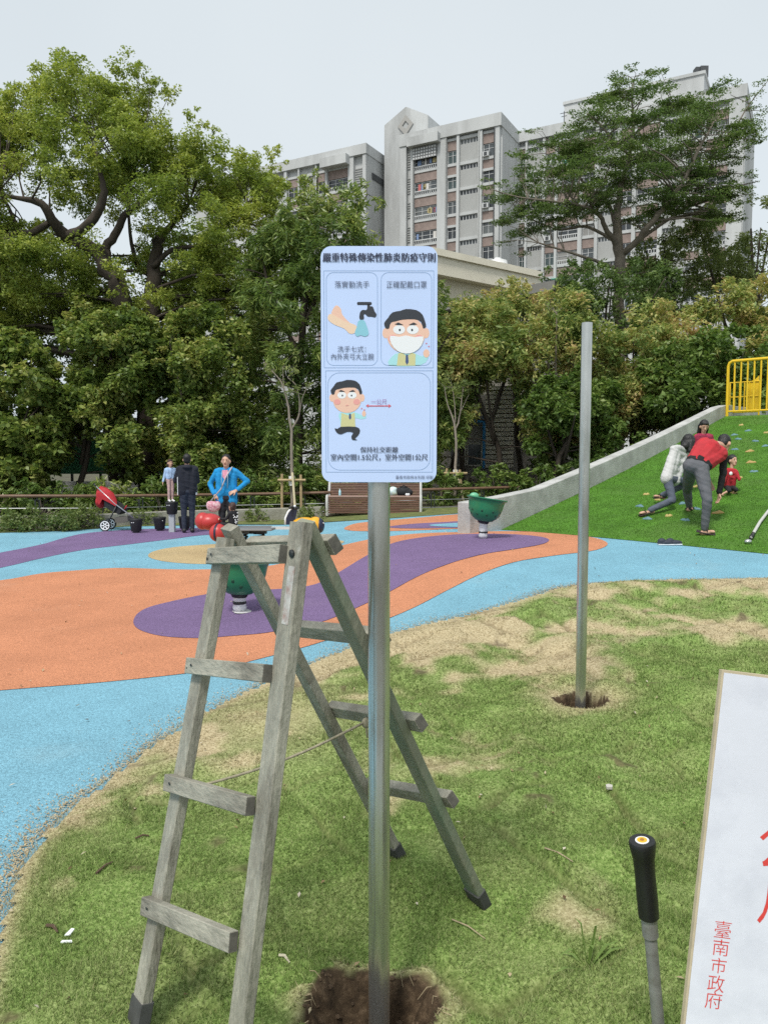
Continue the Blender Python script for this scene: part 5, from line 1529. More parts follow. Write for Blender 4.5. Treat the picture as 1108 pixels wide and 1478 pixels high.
# ------------------------------------------------------------------ digging bar with black grip
Yd = 1.72
t0, t1 = at(926, 1213, Yd), at(958, 1618, 1.76)
g0 = lz(t1)
ax = (t0 - g0).normalized()
db = empty('digging_bar', g0, label='upright tool with a black grip and grey shaft stuck in the lawn', cat='tool')
GS = mat('grey_painted_steel', (.28, .285, .28), rough=.5, metal=.3, var=.2, vs=20, bump=.03, bs=80, tint=(.18, .17, .15), tint_amt=.3, tint_scale=30)
LT = (t0 - g0).length
Mx = ax.to_track_quat('Z', 'Y').to_matrix()
gl_ = 0.195
MB().lathe(g0, [(.0145, -.06), (.0145, LT - gl_ - .045)], 20, Mx).build('shaft', GS, db, smooth=35)
MB().lathe(g0, [(.0145, LT - gl_ - .05), (.0185, LT - gl_ - .046), (.0185, LT - gl_ + .01), (.016, LT - gl_ + .012)], 20, Mx).build('sleeve', GS, db, smooth=35)
BLK = mat('black_rubber', (.013, .014, .014), rough=.42, spec=.5, bump=.08, bs=300)
gr = MB().lathe(g0, [(.019, LT - gl_), (.0235, LT - gl_ + .004), (.024, LT - gl_ + .06), (.0232, LT - .09), (.0245, LT - .042), (.0262, LT - .038), (.0300, LT - .012), (.0305, LT - .005), (.0285, LT), (.001, LT)], 28, Mx).build('grip', BLK, db, smooth=40)
MB().lathe(g0, [(.0155, LT - .001), (.0155, LT + .0012), (.001, LT + .0014)], 22, Mx).build('cap_disc', PWHITE, gr)
MB().lathe(g0, [(.0115, LT + .001), (.0115, LT + .002), (.001, LT + .0022)], 22, Mx).build('cap_badge', mat('yellow_badge', (.72, .42, .03), rough=.4), gr)
MB().lathe(g0, [(.005, LT + .002), (.005, LT + .0028), (.001, LT + .003)], 12, Mx).build('cap_mark', mat('brown_mark', (.35, .16, .03), rough=.4), gr)

# ------------------------------------------------------------------ white placard with red writing (right edge)
BY = 1.50
LEAN = math.radians(6)
def onb(px, py):
    """line of sight to the board's front plane"""
    n = Vector((0, -math.cos(LEAN), math.sin(LEAN))); p0 = Vector((0, BY, 1.18))
    d = ray(px, py); t = (p0 - Vector((0, 0, CAMH))).dot(n) / d.dot(n)
    return Vector((0, 0, CAMH)) + d * t
c0, c1 = onb(1041, 967), onb(985, 1478)
ed_ = (c1 - c0).normalized()
bn = Vector((0, -math.cos(LEAN), math.sin(LEAN)))
rt2 = ed_.cross(bn).normalized()
if rt2.x < 0: rt2 = -rt2
BWd, BHt = .62, 1.17
board_pts = [c0, c0 + rt2 * BWd, c0 + rt2 * BWd + ed_ * BHt, c0 + ed_ * BHt]
lowz = min(p.z for p in board_pts)
pl = empty('placard', (board_pts[2].x, board_pts[2].y, 0), label='white board with red brush writing leaning at the right edge of the lawn', cat='placard')
EDGE = mat('board_edge', (.47, .40, .27), rough=.8, var=.15, vs=20)
PAPER = mat('placard_paper', (.66, .68, .74), rough=.45, var=.05, vs=5, tint=(.57, .59, .65), tint_amt=.5, tint_scale=9, bump=.05, bs=12)
MB().prism(board_pts, -bn * .012).build('board', EDGE, pl)
ins_ = .0045
sheetp = [c0 + rt2 * ins_ + ed_ * ins_ + bn * .0005, c0 + rt2 * (BWd - ins_) + ed_ * ins_ + bn * .0005, c0 + rt2 * (BWd - ins_) + ed_ * (BHt - ins_) + bn * .0005, c0 + rt2 * ins_ + ed_ * (BHt - ins_) + bn * .0005]
pap = MB().prism(sheetp, bn * .0008).build('paper', PAPER, pl)
REDW = mat('red_writing', (.62, .055, .045), rough=.5)
def red(body, px, py, size):
    c = onb(px, py) + bn * .0018
    k = size / FPX * c.y
    def pf(x, y): return c + rt2 * (x * k) - (-ed_) * (-y * k) * -1 if False else c + rt2 * (x * k) + ed_ * (y * k)
    text('lettering', body, (-.5, -.5, .5, .5), REDW, pap, pf, -.008)
for ch, x, y, s in (('臺', 1042, 1341, 25), ('南', 1039, 1367, 24), ('市', 1036, 1393, 23), ('政', 1032, 1419, 25), ('府', 1028.5, 1443, 25), ('公', 1135, 1218, 84), ('用', 1132, 1298, 78)): red(ch, x, y, s)
# prop leg behind so that it stands
pr = MB(); top_ = c0 + rt2 * .4 + ed_ * .15 - bn * .02
pr.beam(top_, Vector((top_.x + .05, top_.y + .42, float(terr(top_.x + .05, top_.y + .42)) + .0)), .03, .03); pr.beam(board_pts[2] - bn * .02 - rt2 * .05 - ed_ * .2, Vector((board_pts[2].x - .05, board_pts[2].y + .03, 0.0)), .03, .03)
pr.build('prop', EDGE, pl)

# ------------------------------------------------------------------ lawn bits
wd = lz(gnd(848, 1398)); wm = MB(); rw_ = np.random.default_rng(9)
for k, (dx, hgt, ln) in enumerate([(-.10, .10, .16), (-.03, .13, .08), (.02, .15, .05), (.09, .05, .13), (.12, .03, .15), (-.12, .03, .12), (.03, .06, .12), (-.06, .02, .14), (.06, .02, .16), (0, .09, .06)]):
    a = math.atan2(rw_.normal() * .5, dx); dx *= 1.25; tip = wd + Vector((dx, math.sin(a) * ln * .6 - .02, hgt * 1.2)); mid = wd.lerp(tip, .55) + Vector((0, 0, hgt * .35 + .012))
    d = Vector((tip.x - wd.x, tip.y - wd.y, 0)).normalized(); s = Vector((-d.y, d.x, 0)) * .0055
    wm.add([wd - s * .5, wd + s * .5, mid + s, mid - s, tip], [(0, 1, 2, 3), (3, 2, 4)])
o = wm.build('grass_weed', leaf_mat('weed_leaf', [(.14, .22, .05), (.22, .32, .09)], .3), loc=wd); tag(o, 'pale green long-bladed weed tuft beside the black-gripped tool', 'weed')
def bit(name, label, cat, px, py, pts, m, group=None, th=.004):
    b = lz(gnd(px, py, .02)); mm = MB()
    mm.prism([b + Vector((x, y, .006 + .1 * z)) for x, y, z in pts], (0, 0, th))
    tag(mm.build(name, m, loc=b), label, cat, group)
bit('paper_scrap', 'white torn paper scrap lying on the grass left of the ladder', 'litter', 100, 1357, [(-.012, -.006, 0), (.008, -.009, .04), (.014, .012, .1), (.002, .018, .08)], PWHITE)
bit('paper_strip', 'thin white strip lying just below the torn paper scrap', 'litter', 97, 1369, [(-.018, -.004, 0), (.018, -.002, 0), (.016, .003, .02), (-.015, .002, .02)], PWHITE)
bit('pale_stone', 'small pale stone on the grass below the bare post', 'stone', 878, 1145, [(-.014, -.01, 0), (.012, -.012, 0), (.018, .004, .04), (.004, .014, .05), (-.012, .01, .03)], mat('pale_stone', (.45, .43, .39), rough=.9), th=.012)
def twig(label, p, q, m, r_=.0035):
    a, b = lz(gnd(*p)), lz(gnd(*q)); mid = a.lerp(b, .5) + Vector((0, .01, .012)); 
    o = MB().tube([a + Vector((0, 0, .008)), mid, b + Vector((0, 0, .008))], [r_, r_, r_ * .5], 5).build('twig', m, loc=a); tag(o, label, 'twig', 'twigs on the lawn')
TW1 = mat('twig_pale', (.36, .29, .19), rough=.9); TW2 = mat('twig_dark', (.09, .055, .035), rough=.9)
twig('pale curved twig on the grass left of the black grip', (785, 1248), (826, 1268), TW1)
twig('pale straight twig on the grass right of the sign post', (652, 1340), (700, 1358), TW1, .0025)
twig('short dark twig on the grass between the ladder and the rubber edge', (140, 1285), (164, 1269), TW2, .005)
twig('dark curled strip of bark beside the white paper scrap', (68, 1345), (84, 1358), TW2, .006)
twig('short brown stick near the left ladder leg', (196, 1230), (216, 1226), TW2, .004)
twig('pale chip of wood on the grass right of the front ladder leg', (403, 1398), (418, 1408), mat('chip', (.55, .5, .38), rough=.9), .0045)
# fallen leaf crumbs
rl_ = np.random.default_rng(15)
n = 520
x = rl_.uniform(-2.2, 4, n); y = rl_.uniform(1.7, 8.5, n) ** 1.0
k = inpoly(x, y, LAWN) & (np.abs(x) < y * .55 + .2); x, y = x[k], y[k]
P = np.stack([x, y, lawn_z(x, y) + .012], 1)
me = np_mesh('leaf_litter', leaf_quads(P, .022, .012, rl_, .9, 0).reshape(-1, 3), 4, leaf_mat('litter_leaf', [(.10, .06, .03), (.26, .18, .09), (.45, .38, .24), (.55, .5, .4)], .1, .8, .1))
tag(link('leaf_litter', me), 'scattered dry leaf crumbs over the lawn', 'leaf litter', kind='stuff')
ne = 9000
ei = rl_.integers(0, len(edge) - 1, ne); et = rl_.random(ne); E_ = np.array(edge)
dd = -np.abs(rl_.exponential(.055, ne)) * (.2 + 1.6 * vnoise(E_[ei, 0] * 1.3, E_[ei, 1] * 1.3, 71)); pp = E_[ei] * (1 - et)[:, None] + E_[ei + 1] * et[:, None]
nrm = pp - cenl; nrm /= np.linalg.norm(nrm, axis=1)[:, None]; pp = pp - nrm * dd[:, None]
P = np.stack([pp[:, 0], pp[:, 1], terr(pp[:, 0], pp[:, 1]) + .006], 1)
me = np_mesh('sand_spill', leaf_quads(P, .011, .008, rl_, .97, 0).reshape(-1, 3), 4, leaf_mat('sand_grain', [(.28, .21, .12), (.42, .34, .2), (.5, .43, .3)], .05, .9, .2))
tag(link('sand_spill', me), 'dry straw and sand crumbs spilled from the lawn onto the blue rubber edge', 'sand', kind='stuff')
ns2 = 420
x = rl_.uniform(-9, 5, ns2); y = rl_.uniform(3, 15, ns2)
k = ~inpoly(x, y, LAWN) & inpoly(x, y, RUB); x, y = x[k], y[k]
P = np.stack([x, y, terr(x, y) + .016], 1)
me = np_mesh('leaf_specks', leaf_quads(P, .03, .016, rl_, .95, 0).reshape(-1, 3), 4, MATS['litter_leaf'])
tag(link('leaf_specks', me), 'tiny dry leaf specks blown over the rubber play surface', 'leaf litter', kind='stuff')

# ------------------------------------------------------------------ bowl seats
BGREEN = mat('green_plastic', (.02, .195, .09), rough=.33, spec=.5, bump=.02, bs=20)
BGREEN2 = mat('pale_green_plastic', (.14, .42, .25), rough=.4)
HOLE = mat('dark_hole', (.008, .07, .035), rough=.6)
WRAP = mat('plastic_wrap', (.62, .64, .66), rough=.25, spec=.6, bump=.9, bs=25)
def bowl(px, py, label, tilt, taz, k, rim_m, hp_=.27):
    b = gnd(px, py)
    root = empty('bowl_seat', b, label=label, cat='play seat', group='green bowl seats')
    MB().lathe(b, [(.052 * k, -.02), (.052 * k, .30 * k)], 16).build('post', mat('post_grey', (.45, .46, .47), rough=.4, metal=.5), root, smooth=35)
    wv = MB(); wv.lathe(b, [(.062 * k, .02), (.07 * k, .05), (.06 * k, .1), (.068 * k, .15), (.06 * k, .2), (.058 * k, .24)], 14)
    wv.v = [(x + random.uniform(-.006, .006), y + random.uniform(-.006, .006), z) for x, y, z in wv.v]
    wv.build('plastic_wrap', WRAP, root, smooth=True)
    MB().lathe(b + Vector((0, 0, .105 * k)), [(.066 * k, -.014), (.072 * k, 0), (.066 * k, .014)], 14).build('collar', BLK, root, smooth=True)
    rot = Matrix.Rotation(taz, 3, 'Z') @ Matrix.Rotation(tilt, 3, 'Y')
    c = b + Vector((0, 0, hp_ * k))
    out_ = [(.06, 0), (.13, .012), (.19, .06), (.235, .13), (.258, .21), (.27, .29), (.285, .335), (.30, .345), (.30, .352), (.27, .352), (.25, .30), (.238, .22), (.21, .13), (.16, .07), (.08, .04), (.001, .035)]
    bo = MB().lathe(c, [(r_ * k, h * k) for r_, h in out_], 40, rot).build('bowl', BGREEN, root, smooth=50)
    MB().lathe(c, [(.272 * k, .338 * k), (.296 * k, .334 * k), (.312 * k, .345 * k), (.312 * k, .356 * k), (.30 * k, .362 * k), (.272 * k, .358 * k)], 40, rot).build('rim', rim_m, bo, smooth=60)
    MB().lathe(c, [(.075 * k, -.03 * k), (.09 * k, .0), (.10 * k, .014 * k)], 18, rot).build('hub', DARKM, root, smooth=True)
    for j, zz in ((0, .16), (1, .105)):
        for q in range(9):
            a = 2 * math.pi * (q + .5 * j) / 9; rr_ = np.interp(zz, [.06, .13, .21], [.19, .235, .258]) * k
            p = c + rot @ Vector((math.cos(a) * rr_, math.sin(a) * rr_, zz * k))
            n_ = (rot @ Vector((math.cos(a), math.sin(a), -.55))).normalized()
            MB().ball(p - n_ * .004, (.019 * k, .027 * k, .012 * k), n_.to_track_quat('Z', 'Y').to_matrix(), n=8, m=6).build('drain_hole', HOLE, bo, smooth=True)
    p = c + rot @ Vector((-.17 * k, .12 * k, .36 * k))
    MB().ball(p, (.075 * k, .05 * k, .055 * k)).build('headrest', BGREEN2, bo, smooth=True)
bowl(697, 778, 'green bowl-shaped spinning seat on a wrapped post before the concrete wall', math.radians(9), 0.2, .92, BGREEN)
bowl(346, 884, 'green bowl-shaped spinning seat on the purple patch half hidden behind the ladder', math.radians(4), .4, .95, BGREEN2, .19)
sp_ = gnd(351, 884); mm = MB(); mm.lathe(sp_ + Vector((0, 0, .0125)), [(.10, 0), (.09, .002), (.001, .003)], 14); mm.v = [(x + random.uniform(-.02, .02), y + random.uniform(-.01, .01), z) for x, y, z in mm.v]
tag(mm.build('white_cement_spill', mat('cement_dust', (.55, .54, .55), rough=.9), loc=sp_), 'pale cement spill round the foot of the bowl seat behind the ladder', 'stain')

# ------------------------------------------------------------------ stepping stools (black rubber tubs)
TUB = mat('black_tub', (.016, .017, .018), rough=.55, bump=.25, bs=60)
def tub(px, py, label, lift=0.0, post=False, front=(-.06, .02)):
    b = gnd(px, py)
    root = empty('stepping_stool', b, label=label, cat='play stool', group='black stepping stools')
    z = b + Vector((0, 0, lift))
    t = MB().lathe(z, [(.085, .03), (.1, .032), (.105, .04), (.135, .27), (.138, .285), (.13, .30), (.001, .305)], 22).build('tub', TUB, root, smooth=40)
    for s in front:
        MB().ball(z + Vector((s, -math.sqrt(max(.0, .128 ** 2 - s * s)) - .001, .225)), (.011, .008, .011), n=8, m=6).build('bolt_cap', PWHITE, t, smooth=True)
    if post:
        MB().beam(b, b + Vector((0, 0, lift + .035)), .12, .12, ch=.01).build('post', mat('grey_post', (.40, .43, .46), rough=.5, var=.05, vs=4), root)
    else:
        MB().lathe(b, [(.07, -.01), (.07, .035)], 14).build('stem', DARKM, root)
    return b
tub(197, 769, 'black tub stool nearest the stroller wheel side', front=(-.055, -.015))
tub(231, 766, 'black tub stool second from the stroller', front=(.09,))
tub(267, 765, 'black tub stool half hidden behind the man in navy', front=())
PB = tub(249, 768, 'raised black tub stool on a grey post that the girl stands on', .355, True, (-.07, -.02))

# ------------------------------------------------------------------ stroller
s0 = gnd(152, 765); Ys_ = s0.y - .05
def S3(px, py, dy=0): return at(px, py, Ys_ + dy)
st = empty('stroller', S3(170, 766), label='red and black pushchair with white spoked wheels by the rail', cat='stroller')
RED = mat('red_fabric', (.42, .018, .025), rough=.75, var=.15, vs=12, bump=.3, bs=30); BLKF = mat('black_fabric', (.018, .019, .022), rough=.85, bump=.3, bs=40)
SIL = mat('silver_tube', (.42, .43, .44), rough=.35, metal=.8)
gz = lambda px, dy: float(terr(S3(px, 766, dy).x, Ys_ + dy))
for dy, px in ((-.24, 152), (.24, 160)):
    c = S3(px, 757, dy); R_ = c.z - gz(px, dy); R_ = .125; c.z = gz(px, dy) + R_
    w = MB(); w.lathe(c, [(R_ - .028, -.016), (R_, -.016), (R_, .016), (R_ - .028, .016), (R_ - .028, -.016)], 28, Matrix.Rotation(math.pi / 2, 3, 'X'))
    wo = w.build('wheel', BLKF, st, smooth=40)
    rim = MB(); rim.lathe(c, [(R_ - .045, -.02), (R_ - .026, -.02), (R_ - .026, .02), (R_ - .045, .02), (R_ - .045, -.02)], 28, Matrix.Rotation(math.pi / 2, 3, 'X'))
    for k in range(6):
        a = k * math.pi / 3; rim.beam(c, c + Vector((math.cos(a), 0, math.sin(a))) * (R_ - .04), .022, .026, up=(0, 1, 0))
    rim.build('rim', PWHITE, wo, smooth=40)
for dy in (-.13, .13):
    c = S3(199, 757, dy); R_ = .085; c.z = gz(199, dy) + R_
    w = MB(); w.lathe(c, [(.02, -.02), (R_, -.02), (R_, .02), (.02, .02)], 20, Matrix.Rotation(math.pi / 2, 3, 'X'))
    w.build('wheel', BLKF, st, smooth=40)
for dy in (-.22, .22):
    fr = MB(); fr.tube([S3(139, 702, dy), S3(166, 727, dy), S3(182, 739, dy), S3(199, 753, dy * .6)], .014, 8); fr.build('frame_tube', SIL, st, smooth=True)
    fr = MB(); fr.tube([S3(168, 731, dy), S3(160, 747, dy), S3(154, 757, dy * 1.08)], .016, 8); fr.build('rear_strut', DARKM, st, smooth=True)
MB().tube([S3(139, 702, -.22), S3(136, 699, -.2), S3(136, 699, .2), S3(139, 702, .22)], .017, 8).build('handle', BLK, st, smooth=True)
MB().tube([S3(155, 757, -.24), S3(158, 757, .24)], .01, 6).build('axle', DARKM, st)
can = MB()
prof = [(139, 716), (140, 710), (146, 706), (155, 709), (164, 716), (169, 724), (167, 728), (156, 722), (148, 718), (143, 726)]
for i, (px, py) in enumerate(prof):
    sag = .03 if i in (2, 3, 4) else 0
    for dy, zz in ((-.23, -.04), (-.17, .02 + sag), (0, .045 + sag), (.17, .02 + sag), (.23, -.04)): can.v.append(tuple(S3(px, py, dy) + Vector((0, 0, zz))))
for i in range(len(prof)):
    j = (i + 1) % len(prof)
    for k in range(4): can.f.append((i * 5 + k, i * 5 + k + 1, j * 5 + k + 1, j * 5 + k)); can.m.append(0)
can.f += [tuple(i * 5 for i in range(len(prof))), tuple(i * 5 + 4 for i in reversed(range(len(prof))))]; can.m += [0, 0]
can.build('canopy', RED, st, smooth=40)
MB().ball(S3(146, 724), (.10, .2, .15)).build('canopy_pocket', RED, st, smooth=True)
seat_ = MB(); seat_.prism([S3(150, 719, -.2), S3(166, 727, -.2), S3(176, 736, -.2), S3(172, 743, -.2), S3(160, 737, -.2), S3(151, 731, -.2)], (0, .4, 0)); seat_.build('seat', BLKF, st)
bk = MB(); bk.prism([S3(166, 747, -.18), S3(184, 745, -.18), S3(185, 752, -.18), S3(176, 755, -.18), S3(166, 754, -.18)], (0, .36, 0)); bk.build('basket', mat('mesh_basket', (.12, .115, .1), rough=.9), st)
MB().tube([S3(180, 735, -.2), S3(183, 730, -.2), S3(183, 730, .2), S3(180, 735, .2)], .014, 8).build('bumper_bar', RED, st, smooth=True)

# ------------------------------------------------------------------ bench
bl, br_ = gnd(472, 747), gnd(607, 744)
br_ = at(607, 744, bl.y - .1); d_ = Vector((br_.x - bl.x, br_.y - bl.y, 0)); BLen = d_.length; d_.normalize(); bk_ = Vector((-d_.y, d_.x, 0))
if bk_.y < 0: bk_ = -bk_
zb_ = (bl.z + float(terr(br_.x, br_.y))) / 2
be = empty('park_bench', Vector((bl.x, bl.y, zb_)) + d_ * BLen / 2, label='brown slatted park bench with pale metal end frames behind the sign post', cat='bench')
BROWN = mat('bench_slat', (.135, .068, .045), rough=.6, var=.2, vs=6, stretch=(.3, 1, 1), bump=.15, bs=30); BENDM = mat('bench_frame', (.52, .52, .50), rough=.5)
def bp3(a, o, z): return Vector((bl.x, bl.y, zb_)) + d_ * a + bk_ * o + Vector((0, 0, z))
def slat_b(o, z, w, h, upv): MB().beam(bp3(.03, o, z), bp3(BLen - .03, o, z), w, h, up=upv, ch=.006).build('slat', BROWN, be)
for k in range(7): slat_b(-.02 - .0 + .012 * k / 6, .06 + .056 * k, .045, .022, bk_)                      # front skirt
for k in range(5): slat_b(.06 + .085 * k, .445 - .012 * k, .075, .028, Vector((0, 0, 1)))                   # seat
for k in range(8): slat_b(.475 + .02 * k, .47 + .041 * k, .034, .024, (bk_ + Vector((0, 0, -.35))).normalized())   # back
MB().tube([bp3(.035, .012, .452), bp3(BLen - .035, .012, .452)], .036, 10).build('seat_lip', mat('bench_lip', (.23, .145, .115), rough=.55, var=.1, vs=5), be, smooth=40)
for a in (0.0, BLen):
    f = MB()
    f.tube([bp3(a, -.03, -.02), bp3(a, -.045, .25), bp3(a, -.035, .42), bp3(a, .0, .475), bp3(a, .1, .478), bp3(a, .44, .43)], .034, 8)
    f.tube([bp3(a, .42, -.02), bp3(a, .44, .3), bp3(a, .47, .45), bp3(a, .63, .80)], .034, 8)
    f.build('end_frame', BENDM, be, smooth=40)
p = bp3((490 - 472) / 135 * BLen, .12, .465)
o = MB().lathe(p, [(.03, 0), (.032, .01), (.032, .12), (.028, .135), (.014, .15), (.014, .165), (.016, .166), (.016, .185), (.001, .186)], 14).build('drink_bottle', mat('bottle_blue', (.42, .66, .74), rough=.25), loc=p, smooth=40)
tag(o, 'pale blue bottle standing on the left half of the bench seat', 'bottle')
MB().lathe(p + Vector((0, 0, .167)), [(.017, 0), (.017, .02), (.001, .021)], 12).build('cap', PWHITE, o)
p = bp3((566 - 472) / 135 * BLen, .2, .46)
o = MB(); o.ball(p + Vector((0, 0, .12)), (.13, .11, .13), n=14, m=10); o.v = [(x + .02 * math.sin(z * 40), y, max(z, p.z)) for x, y, z in o.v]
o = o.build('plastic_bag', mat('bag_white', (.60, .72, .74), rough=.35, var=.15, vs=12, tint=(.55, .58, .2), tint_amt=.5, tint_scale=8), loc=p, smooth=True); tag(o, 'white and pale blue plastic bag on the bench right of the post', 'bag')
p = bp3((582 - 472) / 135 * BLen, .22, .46)
o = MB(); o.ball(p + Vector((0, 0, .12)), (.19, .13, .14), n=14, m=10); o.ball(p + Vector((.1, 0, .1)), (.14, .12, .1)); o.v = [(x, y + .015 * math.sin(x * 50), max(z, p.z)) for x, y, z in o.v]
bgo = o.build('backpack', BLKF, loc=p, smooth=True); tag(bgo, 'black bag slumped at the right end of the bench', 'bag')
MB().ball(p + Vector((.1, -.11, .05)), (.06, .02, .04)).build('pale_patch', PWHITE, bgo, smooth=True)
MB().tube([p + Vector((-.1, -.05, .2)), p + Vector((0, -.1, .29)), p + Vector((.1, -.05, .22))], .012, 6).build('strap', BLKF, bgo, smooth=True)

# ------------------------------------------------------------------ spring rocker with red and yellow animal seats
YR = 12.6
def R3(px, py, dy=0): return at(px, py, YR + dy)
gR = float(terr(R3(370, 800).x, YR))
ro = empty('spring_rocker', Vector((R3(370, 800).x, YR, gR)), label='four-seat spring rocker with red and yellow bug bodies behind the ladder', cat='rocker')
RBALL = mat('red_plastic', (.45, .035, .035), rough=.38, spec=.5); YBALL = mat('yellow_plastic', (.72, .36, .02), rough=.38, spec=.5); NAVYP = mat('navy_plastic', (.015, .02, .045), rough=.4); GREYP = mat('grey_plate', (.22, .225, .235), rough=.5, metal=.3)
pz = R3(370, 764).z
pm_ = MB(); pm_.prism([R3(335, 764, -.3), R3(392, 764, -.3), R3(398, 764, .0), R3(392, 764, .3), R3(335, 764, .3), R3(328, 764, 0)], (0, 0, .035)); pm_.v = [(x, y, pz + (.035 if i >= 6 else 0)) for i, (x, y, z) in enumerate(pm_.v)]
pm_.build('platform', GREYP, ro, bevel=.008)
bm_ = MB(); bm_.beam(R3(330, 768), R3(385, 768), .1, .05); bm_.beam((R3(360, 768).x, YR - .25, pz - .03), (R3(360, 768).x, YR + .25, pz - .03), .08, .04); bm_.build('under_frame', DARKM, ro)
for px, dy in ((350, .1), (374, -.1)):
    c = R3(px, 780, dy); z1 = pz - .05; z0_ = gR
    pts = []
    for k in range(81):
        a = k / 80 * 5.5 * 2 * math.pi; pts.append((c.x + .085 * math.cos(a), YR + dy + .085 * math.sin(a), z0_ + .02 + (z1 - z0_ - .03) * k / 80))
    MB().tube(pts, .014, 6).build('spring', DARKM, ro, smooth=True)
    MB().lathe((c.x, YR + dy, z0_), [(.12, 0), (.12, .02), (.001, .022)], 18).build('spring_base', DARKM, ro)
def body_r(name, c, r_, m): 
    o = MB(); o.ball(c, r_, n=20, m=14); return o.build(name, m, ro, smooth=True)
b1 = body_r('red_body', R3(303, 753, .2), (.20, .17, .14), RBALL)
o = MB(); o.ball(R3(293, 752, .2), (.13, .15, .145), n=18, m=12); o.build('lobe', RBALL, b1, smooth=True)
b2 = body_r('red_body', R3(315, 769, -.15), (.145, .15, .15), RBALL)
MB().lathe(R3(315, 769, -.15), [(.142, -.018), (.152, -.018), (.152, .018), (.142, .018)], 24, Matrix.Rotation(math.pi / 2, 3, 'Y') @ Matrix.Rotation(.2, 3, 'X')).build('stripe', NAVYP, b2, smooth=True)
MB().beam(R3(303, 766, .2), R3(340, 768, .1), .06, .05).build('arm', GREYP, ro); MB().beam(R3(318, 771, -.15), R3(340, 768, -.1), .06, .05).build('arm', GREYP, ro)
MB().beam(R3(392, 762, 0), R3(428, 762, 0), .06, .045).build('arm', mat('white_arm', (.55, .57, .58), rough=.4), ro)
b3 = body_r('yellow_body', R3(440, 757, 0), (.22, .15, .12), YBALL)
MB().ball(R3(455, 758, 0), (.13, .155, .14), n=18, m=12).build('head', YBALL, b3, smooth=True)
MB().ball(R3(461, 758.5, 0), (.085, .135, .125), n=16, m=12).build('muzzle', NAVYP, b3, smooth=True)
MB().ball(R3(466.5, 755, -.05), (.014, .014, .014), n=8, m=6).build('eye', PWHITE, b3, smooth=True)
wg = MB(); wg.prism([R3(x, y, -.02) for x, y in ((413, 757), (413, 748), (417, 740), (422, 734), (427, 731), (429, 735), (427, 745), (424, 757))], (0, .05, 0)); wo = wg.build('wing_panel', NAVYP, ro)
MB().tube([R3(x, y, 0) for x, y in ((412, 757), (412, 748), (416, 739), (421.5, 733), (427, 730))], .02, 8).build('wing_edge', PWHITE, wo, smooth=True)
for px, py in ((421, 733), (428, 734)): MB().tube([R3(px - 3, py, -.1), R3(px + 3, py - 1, .0)], .022, 8).build('handgrip', BLK, wo, smooth=True)
MB().beam(R3(428, 757), R3(428, 762), .05, .05).build('riser', GREYP, ro)

# ------------------------------------------------------------------ climbing holds, hose, shoes on the mound
HB = mat('hold_blue', (.11, .215, .25), rough=.6, var=.15, vs=20); HY = mat('hold_yellow', (.42, .33, .11), rough=.6, var=.15, vs=20); HO = mat('hold_orange', (.40, .27, .09), rough=.6, var=.15, vs=20)
nU = (mound(1, 3.2) - mound(1, 3)).normalized().cross(bd); 
if nU.z < 0: nU = -nU
tz = nU.to_track_quat('Z', 'Y').to_matrix()
hold_list = [(1069, 614, HY, 'y'), (1079, 622, HB, 'b'), (1059, 628, HB, 'b'), (1065, 634, HB, 'b'), (1090, 637, HB, 'b'), (1105, 625, HY, 'y'), (1060, 649, HB, 'b'), (1081, 652, HO, 'o'), (1104, 644, HB, 'b'), (1083, 668, HO, 'o'), (1087, 681, HB, 'b'), (932, 714, HY, 'y'), (949, 722, HY, 'y'), (1004, 703, HY, 'y'), (923, 731, HB, 'b'), (985, 727, HB, 'b'), (1005, 735, HB, 'b'), (964, 745, HY, 'y'), (989, 751, HB, 'b'), (1035, 741, HO, 'o'), (934, 749, HB, 'b'), (1058, 711, HY, 'y'), (1066, 690, HY, 'y')]
cn = {'b': 'blue', 'y': 'yellow', 'o': 'orange'}
rh = random.Random(12)
where_h = ['just below the yellow railing post', 'on the upper mound right of the topmost yellow hold', 'above the red-shirted child, left of two', 'flat, above the head of the red-shirted child', 'at upper right of the mound near the edge', 'at the right edge below the railing', 'left of the upper orange hold', 'long, uphill of the red-shirted child', 'large, at the right edge mid slope', 'long, right of the red-shirted child head', 'right of the red-shirted child shoulder', 'near the rear sandal of the climbing woman', 'below the rear sandal of the climbing woman', 'between the climbing woman and the bending man', 'pale, left of the climbing woman foot', 'beside the far leg of the bending man', 'behind the far heel of the bending man', 'pointed, below the climbing woman knee', 'lowest on the slope in front of the bending man', 'long, under the hand of the bending man', 'under the front sandal of the climbing woman', 'under the foot of the red-shirted child', 'under the hand of the red-shirted child']
for k, (px, py, m, c) in enumerate(hold_list):
    p = on_mound(px, py)
    sx_, sy_, sz_ = (.055, .04, .035) if c == 'y' else ((.09, .035, .04) if c == 'o' else (.075, .045, .03))
    b = MB(); b.ball((0, 0, 0), (sx_, sy_, sz_), n=10, m=7)
    b.v = [(x * (1 + .3 * math.sin(9 * y / sy_)), y, max(z, -.004) * (1 + .25 * math.sin(5 * x / sx_ + k))) for x, y, z in b.v]
    rot = tz @ Matrix.Rotation(rh.uniform(-.6, .6) + .3, 3, 'Z')
    b.v = [tuple(p + rot @ Vector(v)) for v in b.v]
    o = b.build('climbing_hold', m, loc=p, smooth=50)
    tag(o, cn[c] + ' climbing hold ' + where_h[k], 'climbing hold', 'climbing holds on the turf')
    MB().lathe(p + rot @ Vector((0, 0, sz_ * .9)), [(.009, 0), (.009, .004), (.001, .005)], 8, rot).build('bolt', DARKM, o)
hp = [(1125, 728), (1108, 741), (1096, 757), (1088, 771), (1083, 780)]
hpts = [on_mound(*q) + nU * .035 for q in hp]
